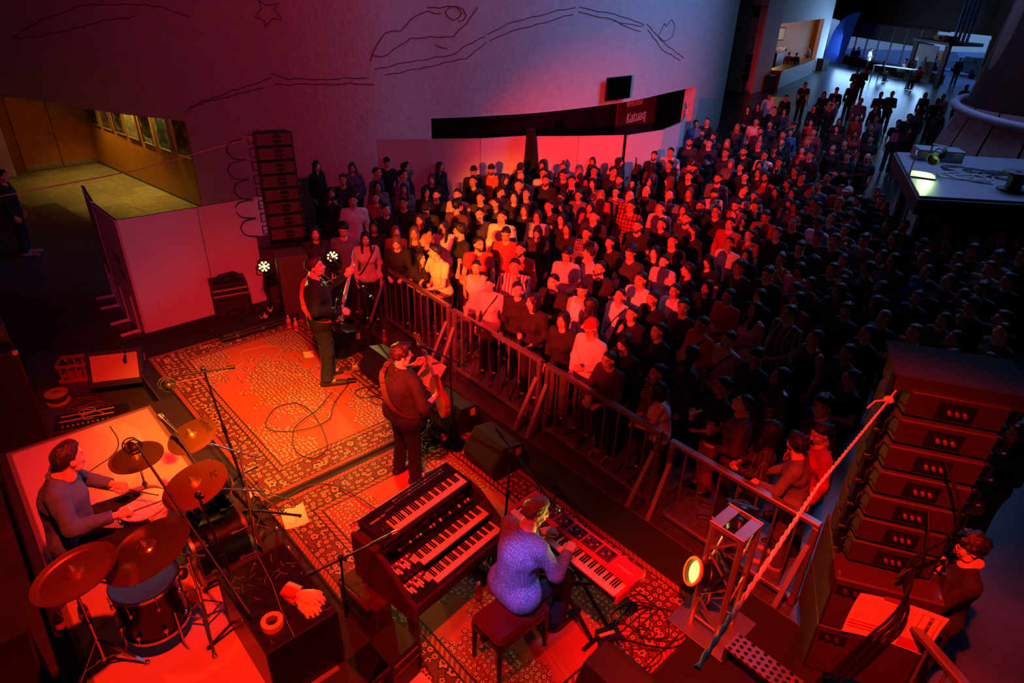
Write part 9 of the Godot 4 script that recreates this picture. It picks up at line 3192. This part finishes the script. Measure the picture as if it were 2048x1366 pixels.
11.54 -23.29 -37 1.000 w p rdl d 0 -|red-tinged face below the white chest band
8.82 -23.73 -28 1.000 m s bkl d 0 -|man in a black round-neck, third row from the rear
15.50 -24.03 -43 1.000 m b bkl x 0 -|bald man with folded arms near the dotted column
9.38 -24.21 -31 1.000 w h pul k 0 -|older woman in a lilac cardigan with clasped hands
14.17 -24.41 -41 1.000 m b gyl d 0 -|bald man in a slate shirt, dark aisle at the rear
8.16 -24.44 -25 1.000 w l bkl k 0 -|woman with very long hair and white tee under a black cardigan
15.34 -25.01 -48 1.000 w p gyl d 2 -|woman in a slate top with her back half turned, dark aisle
8.76 -25.19 -26 1.000 w l bkl d 0 -|woman in black next to the black cardigan, rear edge
10.85 -25.26 -33 1.000 w l bkl d 0 -|woman with long black hair, rear block, chin up
11.55 -25.55 -34 1.000 w s dkl d 0 -|woman with short hair in front of the pale blue-white top
13.34 -25.69 -37 1.000 w h dkl d 0 -|woman with a dim face behind the white chest band
13.07 -26.46 -36 1.000 m s gyl d 0 b|bearded man in grey with a white chest band
16.38 -27.12 -41 1.000 m s bkl d 0 -|man in black in front of the rear white tee
9.81 -27.13 -26 1.000 m z whl d 4 -|man in an open white shirt at the rear edge of the crowd
10.67 -27.69 -27 1.000 w p bkl d 4 -|person in a black V-neck behind the lilac cardigan
12.60 -27.70 -34 1.000 w h whl d 0 -|woman in a pale blue-white long-sleeved top, rear edge of the crowd
17.99 -28.11 -39 1.000 m s bkl d 0 -|man in black beneath the dark wall by the dotted column
17.36 -28.45 -41 1.000 m s whl d 0 -|man in a white tee at the rear near the dotted column
14.84 -28.53 -24 1.000 m s bkl x 0 -|man in black bending over folded arms at the rear
15.50 -28.91 -34 1.000 m s dkl c 0 -|man in an open jacket with pale shirt at the rear, holding something white
12.73 -29.01 -30 1.000 w l bkl d 4 -|woman with long hair holding a phone low, rear row under the floor glare
13.49 -29.62 -30 1.000 m s bkl d 4 -|man in black at the rear, level with the pale blue-white top
17.34 -29.70 -36 1.000 w h fll d 4 -|woman in a dark floral top at the rear of the aisle
12.69 -31.07 -8 1.000 m s bkt d 4 T|man in a black tee with pale lettering, last of the standing crowd
15.07 -31.64 -31 1.000 m s bkl d 0 -|tall man in black at the head of the rear rows
20.41 -31.98 2 1.000 m s bkl d 0 -|man with spiky hair close to the rear windows' end
18.12 -37.91 -20 1.000 m s bkl c 0 -|man in a dark jacket in the middle of the empty floor
18.82 -38.56 -36 1.000 m s bkl c 0 -|man in black beside his friend in the middle of the empty floor
25.06 -44.42 -78 1.000 m s rdl q 0 -|man in a dark red top sitting at the near end of the high table
18.32 -47.35 146 1.000 m s dkl d 0 -|customer in a dark coat standing second at the bar counter
29.29 -47.45 -41 1.000 m s bkl d 0 -|man in a dark jacket standing before the slanted windows
17.90 -47.57 146 1.000 m s gyl d 0 -|customer in grey standing at the bar counter, back turned
26.96 -48.59 -78 1.000 w l bkl d 0 -|person in black standing by the far glass door
24.89 -48.60 29 1.000 w l bkl q 0 -|woman in black seated at the far end of the high table
27.05 -49.92 -77 1.000 m s whl q 0 -|man in a pale shirt sitting at the high table, back half turned
21.40 -53.08 -125 1.000 m s oll c 0 -|man in an olive jacket at the end of the bar counter
26.45 -54.03 31 1.000 m s whl c 4 -|man in a white shirt standing at the far windows, looking at his hands
19.93 -54.30 -23 1.000 m k dkl k 4 b|bartender with a long beard behind the lit counter
28.33 -60.13 12 1.000 m s bkl q 0 -|dark-clad man sitting on the far window ledge
28.40 -61.14 32 1.000 w l bkl q 0 -|dark-clad woman sitting on the far window ledge, next to the banner
"""

var cloth_n: NoiseTexture2D
func cloth(code: String) -> StandardMaterial3D:
	if mats.has("cloth" + code): return mats["cloth" + code]
	if cloth_n == null: cloth_n = noise_normal(0.02, 8.0, 3, 256, 11)
	var m := StandardMaterial3D.new()
	m.roughness = 0.85
	m.normal_enabled = true
	m.normal_texture = cloth_n
	m.normal_scale = 0.7
	m.uv1_triplanar = true
	m.uv1_scale = Vector3.ONE * 2.5
	var flat := {"bk": "131316", "dk": "29292f", "gy": "66666d", "wh": "d6d2ce", "pk": "cfa9a4", "rd": "9c2a2c", "nv": "1d2740", "bl": "4a6c9c", "ol": "4a4c3a", "bn": "4a2a22", "tn": "84684a", "or": "c85224", "pu": "57465f", "cr": "dcc99c", "jeans": "20283a", "black": "101013", "redp": "8e1d1f", "khaki": "4a4236"}
	if flat.has(code): m.albedo_color = Color(flat[code])
	else:
		m.uv1_scale = Vector3.ONE * 5.0
		var f: Callable
		match code:
			"st": f = func(x: int, y: int) -> Color: return Color("d8cfc8") if x % 16 < 8 else Color("7e2320")
			"sr": f = func(x: int, y: int) -> Color: return Color("dedad8") if x % 32 < 4 else (Color("5a565c") if x < 32 else Color("4a3a44"))
			"sl": f = func(x: int, y: int) -> Color: return Color("8e8a8c") if (x % 16 < 2) else Color("2a2326")
			"pl": f = func(x: int, y: int) -> Color: return Color("a83a30").lerp(Color("1a0f10"), (0.5 if x % 22 < 10 else 0.0) + (0.45 if y % 22 < 10 else 0.0))
			"ps": f = func(x: int, y: int) -> Color: return Color("5c5a66").lerp(Color("101014"), (0.5 if x % 32 < 18 else 0.0) + (0.45 if y % 32 < 18 else 0.0))
			"dt": f = func(x: int, y: int) -> Color: return Color("d8d0ce") if Vector2(x % 11 - 5, y % 11 - 5 + (3 if x / 11 % 2 else 0)).length() < 2.4 else Color("3a1c22")
			"fl": f = func(x: int, y: int) -> Color: return Color("b9bcb6") if sin(x * 0.55 + sin(y * 0.3) * 2.0) * sin(y * 0.6 + x * 0.2) > 0.72 else Color("111014")
			"sq": f = func(x: int, y: int) -> Color: return Color("e8e8f0") if (x * 7 + y * 13 + x * y) % 11 < 3 else Color("181a2a")
		m.albedo_texture = img_tex(64, 64, f)
		if code == "sq":
			m.roughness = 0.3
			m.metallic = 0.5
	mats["cloth" + code] = m
	return m

func skin(tone: int) -> StandardMaterial3D:
	var key := "skin%d" % tone
	if not mats.has(key):
		var m := StandardMaterial3D.new()
		m.albedo_color = [Color("c99478"), Color("b98366"), Color("d6a58a"), Color("8a5c44")][tone]
		m.vertex_color_use_as_albedo = true
		m.roughness = 0.55
		mats[key] = m
	return mats[key]

func shared(key: String, make: Callable) -> ArrayMesh:
	if not mats.has(key): mats[key] = make.call()
	return mats[key]

func build_crowd() -> void:
	var hairs := {"s": "short", "S": "short", "z": "buzz", "g": "short", "b": "bald", "l": "long", "L": "long", "p": "tied", "P": "bun", "k": "curly", "K": "big_curly", "h": "medium", "B": "beanie"}
	var n := 0
	for row in PEOPLE.strip_edges().split("\n"):
		var half := row.split("|")
		var q := half[0].split(" ")
		n += 1
		var fem := q[4] == "w"
		var hc := q[5]
		var top := q[6].substr(0, 2)
		var style := q[6].substr(2, 1)
		var pose := q[7]
		var turn := int(q[8])
		var ex := q[9]
		var flip := n % 2 == 1 and pose in ["d", "c", "x", "h"] and ex.find("P") < 0
		if flip and turn in [2, 3]: turn = 5 - turn
		if flip: ex = ex
		var key := "%s%s%s" % [pose, "w" if fem else "m", "f" if flip else ""]
		var J := skeleton(pose)
		var J2 := skeleton("d") if pose == "" else J
		var jit := sin(n * 12.9898) * 6.0
		var size := float(q[3]) * (0.935 if fem else 1.0)
		var xf := at(Vector3(float(q[0]), 0.002, float(q[1])), float(q[2]) + jit)
		xf.basis = xf.basis * Basis.from_scale(Vector3(size * (0.9 if fem else 0.97 + 0.05 * sin(n * 3.7)), size, size))
		var cat := "person"
		var o := thing("person", half[1], cat, xf, "audience standing in the foyer")
		var tb := head_turn(turn, J.lean)
		var low: bool = float(q[1]) < -15.0
		obj("body", shared("body%s%d%s" % [key, turn, low], func() -> ArrayMesh:
			var a := body_arrays(J, fem, 1.0, 0.032 if low else 0.027, 0.0105 if low else 0.0078, 0.011 if low else 0.0078, tb)
			return am(mirrored(a) if flip else a)), skin((pose.unicode_at(0) + turn + (1 if fem else 0) + (2 if flip else 0)) % 3), o)
		obj({"l": "sweater", "t": "t_shirt", "n": "sleeveless_top"}[style], shared("top%s%s" % [key, style], func() -> ArrayMesh:
			var a := top_arrays(J, fem, 1.0, style, 0.024)
			return am(mirrored(a) if flip else a)), cloth(top), o)
		var leg: String = ["black", "jeans", "black", "khaki"][n % 4]
		if half[1].find("red trousers") >= 0: leg = "redp"
		obj("trousers", shared("trousers" + key, func() -> ArrayMesh:
			var a := bottom_arrays(J, 1.0, 0.026)
			return am(mirrored(a) if flip else a)), cloth(leg), o)
		obj("shoes", shared("shoes%s" % (pose if pose == "q" else ""), func() -> ArrayMesh: return am(shoes_mesh(J, 0.02))), M("1a1a1c", 0.5) if n % 3 else M("8a8784", 0.6), o)
		# hair, hats, glasses
		var hx := Transform3D(tb, J.head)
		if flip:
			var mx := Basis.from_scale(Vector3(-1, 1, 1))
			hx = Transform3D(mx * tb * mx, J.head)
		var hm: Material = M("0e0b0a", 0.55)
		if hc in ["S", "L", "P"]: hm = M("5a3a22", 0.6)
		elif hc in ["g", "b"]: hm = M("77736e", 0.7)
		elif hc in ["h"] and n % 3 == 0: hm = M("2a1810", 0.6)
		elif hc == "z": hm = M("171210", 0.7)
		if half[1].find("fair") >= 0: hm = M("8a6238", 0.6)
		if ex.find("H") >= 0:
			obj("hood", shared("hood", func() -> ArrayMesh: return am(hair_shape("hood"))), cloth(top), o).transform = hx
		if hc in ["c", "C"]:
			obj("hair", shared("hairbuzz", func() -> ArrayMesh: return am(hair_shape("buzz"))), M("0e0b0a", 0.6), o).transform = hx
			obj("cap", shared("cap", func() -> ArrayMesh: return cap_mesh(false).mesh()), M("b9b6b0", 0.8) if hc == "C" else M("101012", 0.8), o).transform = hx
		elif hc == "B":
			obj("beanie", shared("beanie", func() -> ArrayMesh: return am(hair_shape("beanie"))), cloth("rd" if half[1].find("flat cap") >= 0 else "bk"), o).transform = hx
		else:
			var hk: String = hairs[hc]
			obj("hair", shared("hair_mesh" + hk, func() -> ArrayMesh: return am(hair_shape(hk))), hm, o).transform = hx
		if ex.find("g") >= 0: obj("glasses", shared("glasses", func() -> ArrayMesh: return glasses_mesh(false).mesh()), M("15130f", 0.3), o).transform = hx
		if ex.find("s") >= 0: obj("sunglasses", shared("sunglasses", func() -> ArrayMesh: return glasses_mesh(true).mesh()), M("050506", 0.1), o).transform = hx
		if ex.find("S") >= 0:
			obj("sunglasses", shared("sunglasses", func() -> ArrayMesh: return glasses_mesh(true).mesh()), M("050506", 0.1), o).transform = hx * Transform3D(Basis(Vector3.RIGHT, -0.9), Vector3(0, 0.06, -0.02))
		if ex.find("b") >= 0: obj("beard", shared("beard", func() -> ArrayMesh: return am(hair_shape("beard" if n % 3 else "stubble"))), M("14100d", 0.7), o).transform = hx
		if ex.find("m") >= 0:
			var mb := MB.new()
			mb.path([Vector3(-0.03, -0.058, 0.078), Vector3(-0.014, -0.044, 0.094), Vector3(0, -0.041, 0.097), Vector3(0.014, -0.044, 0.094), Vector3(0.03, -0.058, 0.078)], 0.0065, 6)
			obj("moustache", mb, M("14100d", 0.7), o).transform = hx
		if ex.find("y") >= 0:
			var sb := MB.new()
			var pts := []
			for k in 15:
				var a := TAU * k / 14.0
				pts.append(Vector3(0.13 * sin(a) * 1.35 - 0.02, 1.22 + 0.26 * sin(a), 0.165 * cos(a)))
			sb.path(pts, 0.012, 6)
			obj("bag_strap", sb, M("0f0d0d", 0.7), o)
		if ex.find("w") >= 0:
			for s in [-1.0, 1.0]:
				var wb := MB.new()
				wb.path([Vector3(s * 0.07, 1.47, 0.03), Vector3(s * 0.075, 1.43, 0.085), Vector3(s * 0.03, 1.38, 0.14)], 0.008, 6)
				obj("collar_edge", wb, cloth("wh"), o)
		for c in ["T", "O", "R"]:
			if ex.find(c) < 0: continue
			var lines: String = {"T": "OSS", "O": "GAASTR", "R": "●"}[c]
			if half[1].find("pale lettering") >= 0: lines = "GREYLAND"
			text(lines, {"T": 0.095 if lines == "OSS" else 0.05, "O": 0.075, "R": 0.3}[c], 0.012, {"T": M("d8d2ce", 0.7), "O": M("e05a18", 0.7), "R": M("d8486a", 0.7)}[c], o, Transform3D(Basis(Vector3.RIGHT, -0.08), Vector3(0, 1.24 if c != "R" else 1.17, 0.158)), "printed_text")
		# things in hands
		var who := half[1].split(",")[0]
		if ex.find("P") >= 0:
			var hp: Vector3 = J.wrR
			var pp := Transform3D(Basis(Vector3.UP, 0.0), (hp + Vector3(0.09, 0.1, 0.045)) if pose == "p" else Vector3(0, hp.y + 0.1, hp.z + 0.03))
			var ph := thing("phone", "phone held up by the " + short(who), "phone", o.transform * pp, "phones held up in the audience")
			var pb := MB.new()
			pb.box(Vector3.ZERO, Vector3(0.155, 0.078, 0.009) if pose == "f" or half[1].find("sideways") >= 0 else Vector3(0.078, 0.155, 0.009), 0.003)
			obj("body", pb, M("c8402a", 0.4) if half[1].find("red phone") >= 0 else M("1b1b1e", 0.3), ph)
			pb = MB.new()
			pb.box(Vector3(0.022, 0.05, 0.006), Vector3(0.025, 0.03, 0.004), 0.001)
			obj("camera_bump", pb, M("0a0a0b", 0.2), ph)
		if ex.find("U") >= 0:
			var s := -1.0 if flip else 1.0
			var hp2: Vector3 = J.wrR
			var cp := Vector3((hp2.x + 0.065) * s, hp2.y - 0.045, hp2.z + 0.06) if pose != "h" else Vector3((hp2.x + 0.06) * s, hp2.y + 0.02, hp2.z + 0.03)
			if pose == "p": cp = Vector3(J.wrL.x - 0.05, J.wrL.y - 0.03, J.wrL.z + 0.07)
			if pose == "r": cp = Vector3(0, J.wrL.y - 0.04, J.wrL.z + 0.09)
			cup_at(o.transform * cp, "plastic cup held by the " + short(who), 0.6)

func short(s: String) -> String:
	var w := s.split(" ")
	return " ".join(w.slice(0, 10))
